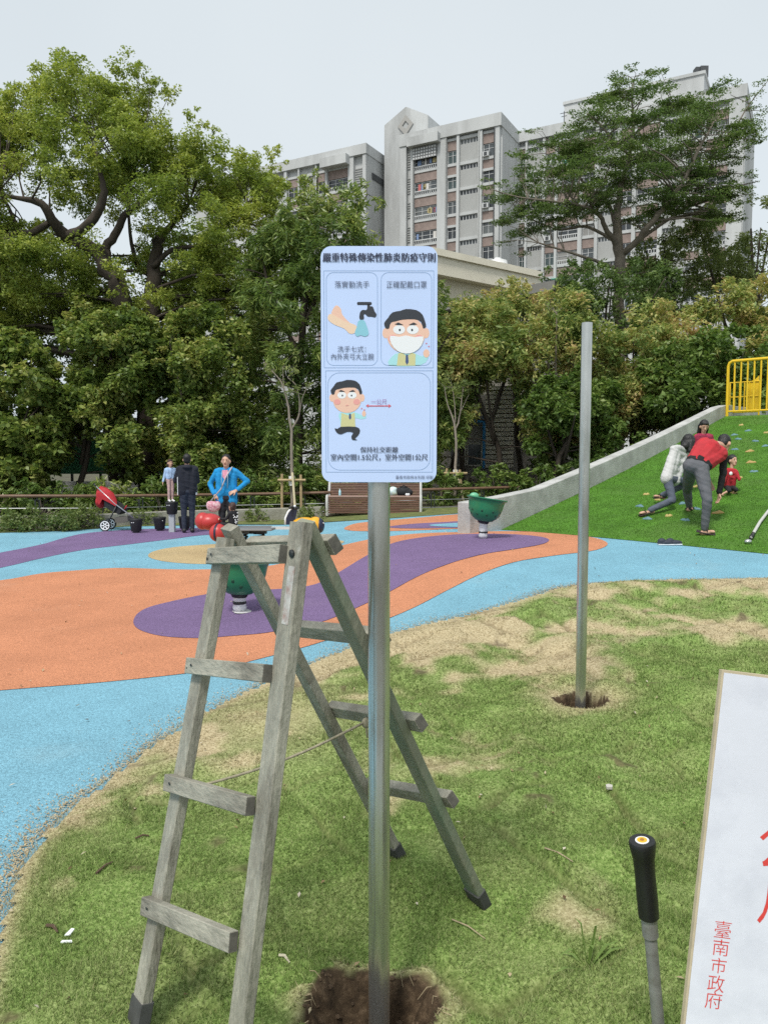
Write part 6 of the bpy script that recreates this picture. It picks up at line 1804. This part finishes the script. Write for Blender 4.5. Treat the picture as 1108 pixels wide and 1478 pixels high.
o = MB().tube(hpts, .022, 8).build('hose', mat('hose_white', (.50, .50, .47), rough=.6, bump=.4, bs=30), loc=hpts[0], smooth=True); tag(o, 'white and black rope end lying on the turf at the right edge', 'rope')
MB().tube([hpts[-2].lerp(hpts[-1], .3), hpts[-1]], .026, 8).build('black_sleeve', BLK, o, smooth=True)
MB().ball(on_mound(1079, 785) + nU * .03, (.05, .04, .035)).build('end_fitting', GALV, o, smooth=True)
q = gnd(966, 787) 
for k, dx in enumerate((-.06, .06)):
    b = MB(); c = q + Vector((dx, .02 * k, .006))
    b.ball(c + Vector((0, 0, .03)), (.115, .05, .035), n=14, m=8); b.ball(c + Vector((-.05, 0, .05)), (.055, .045, .04), n=12, m=8); b.v = [(x, y, max(z, c.z)) for x, y, z in b.v]
    o = b.build('shoe', mat('dark_shoe', (.03, .035, .05), rough=.7), loc=c, smooth=True); tag(o, ('left' if k == 0 else 'right') + ' shoe of the dark pair left at the foot of the mound', 'shoe', 'pair of dark shoes')
    MB().box(c + Vector((0, 0, .008)), (.2, .085, .012)).build('sole', PWHITE, o)

# ------------------------------------------------------------------ yellow railings on top of the mound
YEL = mat('yellow_paint', (.76, .50, .018), rough=.4, spec=.5)
def top_pt(px, py=600): 
    lo, hi = -2.0, 20.0
    for _ in range(40):
        a = (lo + hi) / 2; p = mound(a, SLEN + .05); x = CX + FPX * p.x / (p.y * CP - (p.z - CAMH) * SP)
        if x < px: lo = a
        else: hi = a
    return a
a0 = top_pt(1048); f0 = mound(a0, SLEN + .06)
yr = empty('yellow_railing', f0, label='tall yellow painted bar railing along the top edge of the mound', cat='railing')
FHt = 1.34; FLn = 3.2
def fp(a, z, s=.06): return mound(a0 + a, SLEN + s) + Vector((0, 0, z))
tr_ = MB(); tr_.tube([fp(0, -.05), fp(0, FHt - .12), fp(.03, FHt - .04), fp(.1, FHt), fp(FLn, FHt)], .036, 10); tr_.build('frame_tube', YEL, yr, smooth=40)
MB().tube([fp(0, .12), fp(FLn, .12)], .022, 8).build('bottom_rail', YEL, yr, smooth=40)
nb = 21; bar = None
for k in range(1, nb):
    a = FLn * k / nb
    MB().tube([fp(a, .12), fp(a, FHt)], .021, 8).build('bar', YEL, yr, smooth=40)
for a in (1.1, 2.2, 3.2): MB().tube([fp(a, -.05), fp(a, FHt)], .026, 8).build('post', YEL, yr, smooth=40)
g0_ = fp(.0, 0, .5)
y2 = empty('yellow_gate_panel', g0_, label='shorter yellow barred panel with a plate just behind the tall railing', cat='railing')
def gp(a, z): return mound(a0 + a, SLEN + .55) + Vector((0, 0, z))
o = -.12
f = MB(); f.tube([gp(o, -.02), gp(o, .86), gp(o + .7, .86), gp(o + .7, -.02)], .024, 8); f.tube([gp(o, .12), gp(o + .7, .12)], .02, 8); f.tube([gp(o, .5), gp(o + .7, .5)], .018, 8); f.build('frame_tube', YEL, y2, smooth=40)
for k in range(1, 6): MB().tube([gp(o + .7 * k / 6, .12), gp(o + .7 * k / 6, .86)], .019, 8).build('bar', YEL, y2, smooth=40)
pl_ = MB(); pl_.prism([gp(o + .42, .14), gp(o + .68, .14), gp(o + .68, 1.0), gp(o + .58, .9), gp(o + .42, .84)], up_ * .03); pl_.build('plate', YEL, y2)
# ------------------------------------------------------------------ people
def remesh(mb, name, m, parent, voxel=.011, smooth_it=3, fold=0.0):
    me = mb.mesh('tmp', m)
    o = bpy.data.objects.new('tmp', me); COL.objects.link(o)
    md = o.modifiers.new('r', 'REMESH'); md.mode = 'VOXEL'; md.voxel_size = voxel
    s = o.modifiers.new('s', 'SMOOTH'); s.iterations = smooth_it; s.factor = .5
    dg = bpy.context.evaluated_depsgraph_get(); dg.update()
    me2 = bpy.data.meshes.new_from_object(o.evaluated_get(dg)); me2.name = name
    bpy.data.objects.remove(o)
    off = wloc(parent)
    n = len(me2.vertices); co = np.empty(n * 3, np.float32); me2.vertices.foreach_get('co', co)
    co = co.reshape(-1, 3) - np.array(off, np.float32); me2.vertices.foreach_set('co', co.ravel())
    if fold > 0:
        no = np.empty(n * 3, np.float32); me2.vertices.foreach_get('normal', no); no = no.reshape(-1, 3)
        x, y, z = co.T
        w = (vnoise(x * 7 + z * 16, z * 24 - y * 6 + x * 9, 3) - .5) * 1.4 + (vnoise(x * 34 - y * 20, z * 40 + x * 8, 4) - .5) * .5
        co = co + no * (w * fold)[:, None]; me2.vertices.foreach_set('co', co.astype(np.float32).ravel())
    me2.materials.clear(); me2.materials.append(m)
    me2.polygons.foreach_set('use_smooth', [True] * len(me2.polygons)); me2.update()
    r = bpy.data.objects.new(name, me2); COL.objects.link(r); r.parent = parent
    return r
SKIN = mat('skin', (.55, .33, .235), rough=.5, spec=.35, var=.06, vs=20)
HAIRB = mat('hair_black', (.010, .009, .009), rough=.45, bump=.5, bs=90, stretch=(1, 1, .2)); HAIRR = mat('hair_brown', (.045, .018, .012), rough=.5, bump=.5, bs=90)
def cloth(name, c, var=.12, vs=9, tint=None, ta=.3, ts=6): return mat(name, c, rough=.85, var=var, vs=vs, bump=.5, bs=14, tint=tint, tint_amt=ta, tint_scale=ts)

def stand(H, face, base, spread=.1, child=False):
    """upright skeleton; face = unit vector the person looks along"""
    f = Vector((face[0], face[1], 0)).normalized(); R = Vector((f.y, -f.x, 0))      # person's right
    k = H / 1.7; hs = 1.25 if child else 1.0
    z = Vector((0, 0, 1)); b = Vector(base)
    J = {}
    P = lambda r, fw_, h: b + R * r * k + f * fw_ * k + z * h * k
    J['head'] = P(0, .02, 1.585 - (.04 if child else 0)); J['neck'] = P(0, 0, 1.44 - (.1 if child else 0)); J['chest'] = P(0, .0, 1.27); J['pelvis'] = P(0, 0, .93)
    for s, q in ((1, 'R'), (-1, 'L')):
        J['sh' + q] = P(.175 * s, 0, 1.39 - (.09 if child else 0)); J['el' + q] = P(.22 * s, -.02, 1.11); J['wr' + q] = P(.23 * s, .05, .87)
        J['hip' + q] = P(.09 * s, 0, .90); J['kn' + q] = P(spread * s, .02, .49); J['an' + q] = P(spread * s, -.02, .085); J['toe' + q] = P(spread * s * 1.2, .15, .03)
    J['f'] = f; J['R'] = R; J['k'] = k; J['hs'] = hs; J['hu'] = z.copy(); J['hf'] = f.copy()
    return J

def hand(mb, wr, d, palm_n, k, curl=.5, thumb=1):
    """palm and five bent fingers beyond the wrist, along d"""
    d = d.normalized(); side = d.cross(palm_n).normalized(); n = side.cross(d).normalized()
    for t in (-.025, 0, .025): mb.cap(wr + side * t * k * .8, .016 * k, wr + d * .085 * k + side * t * k, .013 * k, 8)
    for i, (t, L0) in enumerate(((-.036, .058), (-.013, .07), (.011, .074), (.034, .066))):
        a = wr + d * .085 * k + side * t * k; b_ = a + (d + n * curl * .5 + side * t * 3).normalized() * L0 * .5 * k; c = b_ + (d + n * curl * 1.6 + side * t * 2).normalized() * L0 * .55 * k
        mb.cap(a, .0105 * k, b_, .0095 * k, 8); mb.cap(b_, .0095 * k, c, .008 * k, 8)
    a = wr + d * .025 * k + side * .03 * thumb * k; b_ = a + (d * .6 + side * thumb).normalized() * .045 * k; c = b_ + (d + side * .25 * thumb + n * .3).normalized() * .035 * k
    mb.cap(a, .014 * k, b_, .012 * k, 8); mb.cap(b_, .0115 * k, c, .0095 * k, 8)

def person(label, J, top, bottom, hair, shoes=None, sleeve=1.0, leg=1.0, long_hair=0.0, shoe_m=None, skin=SKIN, short_sleeve=False, fat=1.0, bare_feet=False, voxel=.012, hair_grow=1.0, group=None, root_at=None, hood=None, hem=0.0, two_tone=None, face=True, hair_neck=False):
    k, hs, hu, hf = J['k'], J['hs'], J['hu'], J['hf']
    root = empty('person', root_at or (J['anL'] + J['anR']) / 2 - Vector((0, 0, .085 * k)), label=label, cat='person', group=group)
    hr = hf.cross(hu).normalized()
    b = MB()
    hd = J['head']; h = hs * k
    # head: skull, jaw, nose, ears
    b.ball(hd + hu * .02 * h - hf * .012 * h, (.078 * h, .098 * h, .105 * h), Matrix((hr, hf, hu)).transposed(), n=16, m=12)
    b.cap(hd - hu * .03 * h + hf * .028 * h, .062 * h, hd - hu * .075 * h + hf * .045 * h, .042 * h)
    b.cap(hd + hu * .0 * h + hf * .088 * h, .010 * h, hd - hu * .028 * h + hf * .10 * h, .015 * h, 8)
    for s in (-1, 1): b.ball(hd + hr * s * .082 * h - hu * .01 * h, (.014 * h, .022 * h, .032 * h), Matrix((hr, hf, hu)).transposed(), n=8, m=6)
    b.cap(hd - hu * .05 * h - hf * .012 * h, .05 * h, J['neck'] - hu * .02 * k, .055 * k)
    # trunk and limbs under the clothes
    for q in 'LR':
        b.cap(J['sh' + q].lerp(J['chest'], .35), .064 * k * fat, J['hip' + q], .072 * k * fat)
        b.cap(J['sh' + q], .044 * k, J['el' + q], .034 * k); b.cap(J['el' + q], .034 * k, J['wr' + q], .026 * k)
        b.cap(J['hip' + q], .068 * k * fat, J['kn' + q], .047 * k); b.cap(J['kn' + q], .047 * k, J['an' + q], .034 * k)
        ft = (J['toe' + q] - J['an' + q])
        b.cap(J['an' + q] - ft * .25 - Vector((0, 0, .045 * k)), .032 * k, J['toe' + q] - ft * .12, .026 * k)
        for t in (-.5, 0, .5):
            sd_ = ft.cross(Vector((0, 0, 1))).normalized()
            b.cap(J['toe' + q] - ft * .3 + sd_ * t * .045 * k, .022 * k, J['toe' + q] + sd_ * t * .05 * k, .014 * k, 8)
        d = (J['wr' + q] - J['el' + q]).normalized()
        hdv = J.get('hand' + q, d)
        pn = J.get('palm' + q, (J['pelvis'] - J['wr' + q]).normalized())
        hand(b, J['wr' + q], hdv, pn, k, J.get('curl' + q, .5), 1 if q == 'L' else -1)
    body = remesh(b, 'body', skin, root, voxel, 2)
    # face
    if face:
        fc = MB()
        for s in (-1, 1): fc.ball(hd + hr * s * .033 * h + hf * .079 * h + hu * .012 * h, (.0095 * h, .006 * h, .005 * h), Matrix((hr, hf, hu)).transposed(), n=8, m=6)
        for s in (-1, 1): fc.cap(hd + hr * s * .018 * h + hf * .086 * h + hu * .036 * h, .003 * h, hd + hr * s * .045 * h + hf * .078 * h + hu * .036 * h, .0028 * h, 6)
        fc.build('eyes', HAIRB, root, smooth=True)
        MB().ball(hd - hu * .052 * h + hf * .086 * h, (.024 * h, .007 * h, .008 * h), Matrix((hr, hf, hu)).transposed(), n=10, m=6).build('mouth', mat('lips', (.40, .14, .12), rough=.5), root, smooth=True)
    # hair
    m_ = MB(); g = hair_grow
    m_.ball(hd + hu * .048 * h - hf * .03 * h, (.085 * h * g, .1 * h * g, .09 * h * g), Matrix((hr, hf, hu)).transposed(), n=16, m=12)
    m_.ball(hd + hu * .0 * h - hf * .055 * h, (.078 * h * g, .062 * h * g, .09 * h * g), Matrix((hr, hf, hu)).transposed(), n=14, m=10)
    if face and long_hair > 0: m_.ball(hd + hu * .082 * h + hf * .038 * h, (.07 * h, .048 * h, .03 * h), Matrix((hr, hf, hu)).transposed(), n=12, m=8)
    if long_hair > 0:
        dn = J.get('hair_dir', -hu)
        for s in (-1, 0, 1):
            m_.cap(hd + hr * s * .055 * h - hf * .045 * h, .056 * h * g, hd + hr * s * .065 * h - hf * .05 * h + dn * long_hair, .042 * h, 10)
    if hair_neck: m_.cap(hd - hf * .03 * h, .085 * h, J['neck'] - hf * .02 * h, .075 * h)
    remesh(m_, 'hair', hair, root, .009, 3)
    # top
    t = MB()
    for q in 'LR':
        t.cap(J['sh' + q].lerp(J['chest'], .3), .088 * k * fat, J['hip' + q].lerp(J['chest'], .12 - hem), .112 * k * fat)
        t.cap(J['sh' + q].lerp(J['neck'], .45), .062 * k, J['sh' + q], .064 * k)
        if short_sleeve: t.cap(J['sh' + q], .062 * k, J['sh' + q].lerp(J['el' + q], .6), .058 * k)
        else:
            t.cap(J['sh' + q], .062 * k, J['el' + q], .05 * k); t.cap(J['el' + q], .05 * k, J['el' + q].lerp(J['wr' + q], .93 * sleeve), .042 * k)
    for u in (.05, .35, .65, .9):
        a_, c_ = (J['sh' + q_].lerp(J['chest'], .3).lerp(J['hip' + q_].lerp(J['chest'], .12 - hem), u) for q_ in 'LR')
        t.cap(a_, .09 * k * fat, c_, .09 * k * fat)
    t.cap(J['shL'].lerp(J['neck'], .3), .07 * k, J['shR'].lerp(J['neck'], .3), .07 * k)
    t.cap(J['chest'], .108 * k * fat, J['pelvis'].lerp(J['chest'], .2), .105 * k * fat)
    if hood: t.ball(J['neck'] - hf * .07 * k - hu * .01, (.105 * k, .075 * k, .06 * k), Matrix((hr, hf, hu)).transposed())
    if two_tone:
        v = MB()
        for q in 'LR': v.cap(J['sh' + q].lerp(J['chest'], .3), .108 * k * fat, J['hip' + q].lerp(J['chest'], .22), .116 * k * fat); v.cap(J['sh' + q].lerp(J['neck'], .5), .066 * k, J['sh' + q].lerp(J['chest'], .1), .074 * k)
        v.cap(J['chest'], .135 * k * fat, J['pelvis'].lerp(J['chest'], .35), .122 * k * fat)
        remesh(v, 'vest', two_tone, root, voxel, 3, fold=.0065 * k)
    remesh(t, 'jacket', top, root, voxel, 3, fold=.0065 * k)
    # trousers
    p = MB()
    for q in 'LR':
        p.cap(J['hip' + q].lerp(J['pelvis'], .15), .098 * k * fat, J['kn' + q], .066 * k * (.5 + .5 * fat)); p.cap(J['kn' + q], .066 * k * (.5 + .5 * fat), J['kn' + q].lerp(J['an' + q], leg), .05 * k)
    p.cap(J['hipL'], .098 * k * fat, J['hipR'], .098 * k * fat)
    remesh(p, 'trousers', bottom, root, voxel, 3, fold=.0065 * k)
    # shoes
    for q in 'LR':
        ft = (J['toe' + q] - J['an' + q]); s = MB()
        if shoes == 'sandal':
            up = J.get('footn' + q, Vector((0, 0, 1)))
            a, c = J['an' + q] - ft * .35, J['toe' + q] + ft * .08
            sd_ = ft.cross(up).normalized(); up2 = sd_.cross(ft).normalized()
            if up2.dot(up) < 0: up2 = -up2
            low = -up2 * .034 * k
            a2 = J['toe' + q] - ft.normalized() * .22 * k + low
            s.beam(a2, J['toe' + q] + ft.normalized() * .02 * k + low, .09 * k, .016 * k, up=up2, ch=.004)
            s.build('sandal', shoe_m, root)
            st_ = MB(); mid = J['toe' + q] - ft.normalized() * .09 * k
            st_.tube([mid + sd_ * .045 * k, mid + up2 * .03 * k, mid - sd_ * .045 * k], .008 * k, 6); st_.build('strap', shoe_m, root, smooth=True)
        elif shoes:
            s.cap(J['an' + q] - ft * .2 - Vector((0, 0, .04 * k)), .045 * k, J['toe' + q], .038 * k); s.cap(J['an' + q], .048 * k, J['an' + q] - Vector((0, 0, .03 * k)), .046 * k)
            o = remesh(s, 'shoe', shoe_m, root, .009, 2)
    return root

# --- the man in navy, from behind
b = gnd(272, 769)
J = stand(1.66, (-.25, 1), b, .085)
k = J['k']
J['elL'] = J['shL'] + Vector((-.09, .02, -.26)); J['wrL'] = J['elL'] + Vector((-.04, .17, .06)); J['elR'] = J['shR'] + Vector((.03, .06, -.27)); J['wrR'] = J['elR'] + Vector((-.05, .2, .07))
NAVY = cloth('navy_jacket', (.010, .012, .022)); JEAN = cloth('dark_denim', (.018, .024, .042), tint=(.035, .045, .07))
pm = person('man in a navy hooded jacket and dark jeans seen from behind', J, NAVY, JEAN, HAIRB, 'shoe', shoe_m=mat('black_shoe', (.02, .02, .022), rough=.6), hood=True, fat=1.06, hem=.12)
for s in (-1, 1):
    MB().prism([J['pelvis'] + J['R'] * s * .185 * k + Vector((0, -.06, z)) + Vector((0, dy, 0)) for z, dy in ((-.1, 0), (.28, 0), (.28, .1), (-.1, .1))], J['R'] * s * .012).build('white_side_panel', PWHITE, pm)
# --- the little girl on the raised stool
gb = PB + Vector((-.03, -.02, .355 + .305))
gb = Vector((at(247, 730, PB.y - .02).x, PB.y - .02, PB.z + .655))
J = stand(.90, (.55, -.8), gb, .07, child=True)
J['elR'] = J['shR'] + Vector((-.035, -.01, -.14)); J['wrR'] = J['elR'] + Vector((-.02, -.03, -.12)); J['elL'] = J['shL'] + Vector((.05, -.01, -.14)); J['wrL'] = J['elL'] + Vector((.1, .02, -.03))
person('small girl in a light blue jacket and pink trousers standing on a raised stool', J, cloth('pale_denim', (.36, .50, .72), .18, tint=(.55, .65, .78)), cloth('pink_leggings', (.55, .37, .34), .05), HAIRR, 'shoe', shoe_m=PWHITE, voxel=.008, hair_grow=1.04, long_hair=.05)
# --- the woman in blue with hands on hips
wb = Vector((at(327, 700, 13.75).x, 13.75, 0)); wb.z = float(terr(wb.x, wb.y))
J = stand(1.62, (-.02, -1), wb, .09)
k = J['k']
J['elL'] = J['shL'] + Vector((.205, .03, -.17)); J['wrL'] = J['shL'] + Vector((.02, -.09, -.335)); J['handL'] = Vector((-.9, -.15, -.35)); J['palmL'] = Vector((-.2, .6, -.6))
J['elR'] = J['shR'] + Vector((-.14, .05, -.22)); J['wrR'] = J['shR'] + Vector((-.03, -.06, -.42)); J['handR'] = Vector((.75, -.2, -.5)); J['palmR'] = Vector((.3, .6, -.5))
BLUEH = cloth('bright_blue_hoodie', (.008, .245, .56), .14)
wm_ = person('smiling woman in a bright blue hoodie with hands on hips', J, BLUEH, cloth('black_trousers', (.012, .013, .02)), HAIRB, 'shoe', shoe_m=MATS['black_shoe'], hair_grow=1.02, hem=.28, sleeve=.9, fat=.9)
tee = MB(); c = J['neck'] + Vector((0, -.10, -.075)); tee.prism([c + Vector((-.05, -.0, .06)), c + Vector((.05, 0, .06)), c + Vector((.04, -.035, -.06)), c + Vector((0, -.04, -.11)), c + Vector((-.04, -.035, -.06))], (0, .03, 0)); tee.build('pink_top', cloth('pink_floral', (.60, .27, .36), .35, 40), wm_)
for s in (-1, 1): MB().tube([c + Vector((.05 * s, -.012, .04)), c + Vector((.055 * s, -.06, -.1)), c + Vector((.05 * s, -.07, -.26))], .005, 6).build('drawstring', mat('cord_grey', (.35, .45, .5), rough=.8), wm_, smooth=True)
sb = J['hipR'] + Vector((-.13, -.1, -.13))
bag = empty('shoulder_bag', sb, label='pink and white patterned shoulder bag hanging at the hip of the woman in blue', cat='bag')
o = MB(); o.ball(sb, (.13, .06, .12), n=16, m=12); o.v = [(x, y, min(z, sb.z + .075)) for x, y, z in o.v]; o.build('pouch', cloth('bag_pink', (.58, .22, .30), .4, 25, tint=(.72, .68, .68), ta=.6, ts=22), bag, smooth=True)
MB().tube([sb + Vector((-.06, -.02, .06)), J['hipR'] + Vector((.02, -.14, .17)), J['chest'] + Vector((.02, -.15, .02)), J['shL'] + Vector((-.06, -.09, .06)), J['shL'] + Vector((-.06, .0, .085))], .013, 6).build('strap', mat('strap_grey', (.42, .40, .44), rough=.8), bag, smooth=True)
# --- child on the rocker
cb_ = R3(331, 772, .1); cz = pz + .035
cbase = Vector((R3(333, 764).x, YR + .1, cz - .25))
J = stand(.80, (-.8, .45), cbase, .06, child=True)
k = J['k']
sit = Vector((R3(335, 764).x, YR + .12, cz + .055)); f = J['f']; R_ = J['R']
dzz = sit - J['pelvis']
for n_ in ('head', 'neck', 'chest', 'pelvis', 'shL', 'shR', 'elL', 'elR', 'wrL', 'wrR', 'hipL', 'hipR'): J[n_] = J[n_] + dzz
J['head'] = J['head'] + f * .02 + Vector((0, 0, -.02))
for q, s in (('L', -1), ('R', 1)):
    J['kn' + q] = J['hip' + q] + f * .17 + Vector((0, 0, .0)) + R_ * s * .05; J['an' + q] = J['kn' + q] + f * .02 + Vector((0, 0, -.15)); J['toe' + q] = J['an' + q] + f * .08 + Vector((0, 0, -.02))
    J['el' + q] = J['sh' + q] + f * .06 + R_ * s * .03 + Vector((0, 0, -.1)); J['wr' + q] = J['el' + q] + f * .13 + Vector((0, 0, .0))
ch_ = person('small child in a black polka dot top seated on the rocker', J, cloth('black_dots', (.012, .012, .016)), cloth('dark_leggings', (.02, .02, .025)), HAIRR, 'shoe', shoe_m=PWHITE, voxel=.008, root_at=sit, hair_grow=1.06, long_hair=.03)
rd = np.random.default_rng(3); dots = MB()
for kk in range(46):
    a = rd.uniform(0, 6.28); zz = rd.uniform(-.02, .24); c = J['pelvis'].lerp(J['neck'], zz / .26)
    dots.ball(c + Vector((math.cos(a) * .071, math.sin(a) * .06, 0)), .011, n=6, m=4)
tag(dots.build('polka_dots', PWHITE, ch_, smooth=True), kind='stuff')

# --- people on the mound
def mp(px, py, h=0.0, dY=0.0):
    """on the line of sight of a pixel, at the distance of the turf below it plus dY"""
    return at(px, py, dY)
# bending man: far foot, near foot
fN = on_mound(1012, 773); fF = on_mound(996, 737)
Ym = fN.y
d_up = up_.copy()
J = stand(1.74, (d_up.x * .9 + .2, d_up.y, 0), fN, .1)
k = J['k']; fdir = J['f']
def M(px, py, Y): return at(px, py, Y)
J['anR'] = M(1016, 765, Ym); J['toeR'] = M(1030, 771, Ym - .04); J['knR'] = M(1020, 722, Ym - .05); J['hipR'] = M(1012, 676, Ym + .14)
J['anL'] = M(994, 732, fF.y); J['toeL'] = M(1000, 735, fF.y + .12); J['knL'] = M(991, 707, fF.y - .18); J['hipL'] = M(996, 672, Ym + .18)
J['toeR'].z = on_mound(1030, 772).z + .04
J['pelvis'] = (J['hipL'] + J['hipR']) / 2 + Vector((0, 0, .03))
J['chest'] = M(1024, 648, Ym + .42); J['neck'] = M(1035, 640, Ym + .62); J['shR'] = M(1043, 658, Ym + .45); J['shL'] = M(1012, 640, Ym + .60)
J['elR'] = M(1043, 682, Ym + .46); J['wrR'] = M(1037, 712, Ym + .45); J['handR'] = Vector((0, .1, -1)); J['palmR'] = Vector((-1, 0, 0)); J['curlR'] = .6
J['elL'] = M(1012, 668, Ym + .72); J['wrL'] = M(1022, 694, Ym + .7)
J['head'] = M(1045, 641, Ym + .72); J['hu'] = Vector((.4, .45, .75)).normalized(); J['hf'] = Vector((.75, .5, -.45)).normalized(); J['hf'] = (J['hf'] - J['hu'] * J['hf'].dot(J['hu'])).normalized()
J['footnL'] = J['footnR'] = nU
GREYP_ = cloth('grey_sweatpants', (.105, .108, .12), .12, 7); BLKS = cloth('black_sleeves', (.008, .008, .009)); REDV = cloth('red_vest', (.42, .022, .03), .15)
person('man in a red vest and grey sweatpants bending over on the green mound', J, BLKS, GREYP_, HAIRB, 'sandal', shoe_m=mat('dark_sandal', (.03, .018, .018), rough=.7), two_tone=REDV, fat=1.08, leg=.93, root_at=fN, hem=-.05)
# climbing woman
wF = on_mound(936, 744); Yw = wF.y
J = stand(1.60, (d_up.x, d_up.y, 0), wF, .1)
J['anL'] = M(938, 736, Yw); J['toeL'] = M(923, 741, Yw - .03); J['knL'] = M(970, 722, Yw + .12); J['hipL'] = M(961, 690, Yw + .25)
kf = on_mound(990, 700).y
J['hipR'] = M(973, 692, Yw + .42); J['knR'] = M(993, 697, Yw + .55); J['anR'] = M(955, 715, Yw + .62); J['toeR'] = M(944, 716, Yw + .60)
J['anR'].z = max(J['anR'].z, 0)
J['pelvis'] = M(966, 686, Yw + .33); J['chest'] = M(974, 659, Yw + .5); J['neck'] = M(988, 645, Yw + .66)
J['shL'] = M(971, 648, Yw + .48); J['shR'] = M(990, 655, Yw + .80); J['elL'] = M(985, 672, Yw + .75); J['wrL'] = M(1000, 682, Yw + .95); J['elR'] = M(1000, 672, Yw + 1.0); J['wrR'] = M(1008, 680, Yw + 1.1)
J['head'] = M(993, 640, Yw + .74); J['hu'] = Vector((.42, .35, .8)).normalized(); J['hf'] = Vector((.7, .65, -.35)).normalized(); J['hf'] = (J['hf'] - J['hu'] * J['hf'].dot(J['hu'])).normalized()
J['hair_dir'] = Vector((-.25, -.35, -1)).normalized(); J['footnL'] = J['footnR'] = nU
person('woman with black hair in a pale grey top crawling up the green mound', J, cloth('pale_grey_top', (.50, .50, .49), .08, 30, tint=(.40, .41, .42), ta=.2, ts=25), cloth('slate_jeans', (.085, .10, .135), .12, 9), HAIRB, 'sandal', shoe_m=MATS['dark_sandal'], long_hair=.16, hair_grow=1.22, hair_neck=True, root_at=wF, hem=.16, fat=.86, short_sleeve=False)
# girl at the top of the group
gY = Yw + 1.25
gbse = Vector((at(1014, 660, gY).x, gY, 0)); rr_ = gbse - A0; gbse.z = mound(rr_.dot(bd), rr_.dot(up_)).z
gtop = at(1015, 607, gY).z
J = stand(max(.7, gtop - gbse.z) * 1.0, (-.15, -1), gbse, .07, child=True)
J['hf'] = Vector((-.1, -.9, -.35)).normalized(); J['hu'] = Vector((0, -.35, .93)).normalized(); J['hu'] = (J['hu'] - J['hf'] * J['hu'].dot(J['hf'])).normalized()
PINKR = cloth('crimson_pattern', (.30, .02, .06), .4, 30, tint=(.10, .015, .03), ta=.5, ts=25)
person('girl with long black hair in a crimson patterned top behind the adults on the mound', J, PINKR, cloth('dark_leggings', (.02, .02, .025)), HAIRB, 'shoe', shoe_m=PWHITE, long_hair=.14, hair_grow=1.05, voxel=.009)
# child in red, right
cY = on_mound(1058, 712).y
cb2 = on_mound(1056, 712)
J = stand(.86, (d_up.x + .35, d_up.y - .6, 0), cb2, .07, child=True)
cY = cb2.y
J['head'] = M(1057, 665, cY + .05); J['neck'] = M(1055, 676, cY + .05); J['chest'] = M(1054, 685, cY + .05); J['pelvis'] = M(1050, 702, cY + .1)
J['shR'] = M(1047, 679, cY + .02); J['shL'] = M(1062, 681, cY + .02); J['elL'] = M(1066, 692, cY - .03); J['wrL'] = M(1067, 690, cY + .08); J['elR'] = M(1046, 690, cY); J['wrR'] = M(1043, 698, cY - .08)
J['hipR'] = M(1048, 703, cY + .08); J['hipL'] = M(1056, 703, cY + .08); J['knL'] = M(1062, 707, cY - .1); J['anL'] = M(1057, 712, cY - .02); J['toeL'] = M(1061, 713, cY - .04)
J['knR'] = M(1052, 708, cY - .14); J['anR'] = M(1042, 713, cY - .12); J['toeR'] = M(1038, 714, cY - .14)
J['hf'] = Vector((.3, -.93, .1)).normalized(); J['hu'] = Vector((0, .1, 1)); J['hu'] = (J['hu'] - J['hf'] * J['hu'].dot(J['hf'])).normalized()
J['hs'] = 1.5
c5 = person('small child in a red jacket crouching beside the bending man', J, cloth('red_child_jacket', (.40, .02, .03), .15), cloth('black_shorts', (.012, .012, .014)), HAIRB, None, voxel=.008, root_at=cb2, hair_grow=1.07, leg=.25)
c = J['chest'] + Vector((-.05, -.11, .02)); MB().ball(c, (.028, .012, .03), n=10, m=8).build('white_print', PWHITE, c5, smooth=True)
print('TRIS', sum(len(m.loops) - 2 * len(m.polygons) for m in bpy.data.meshes))
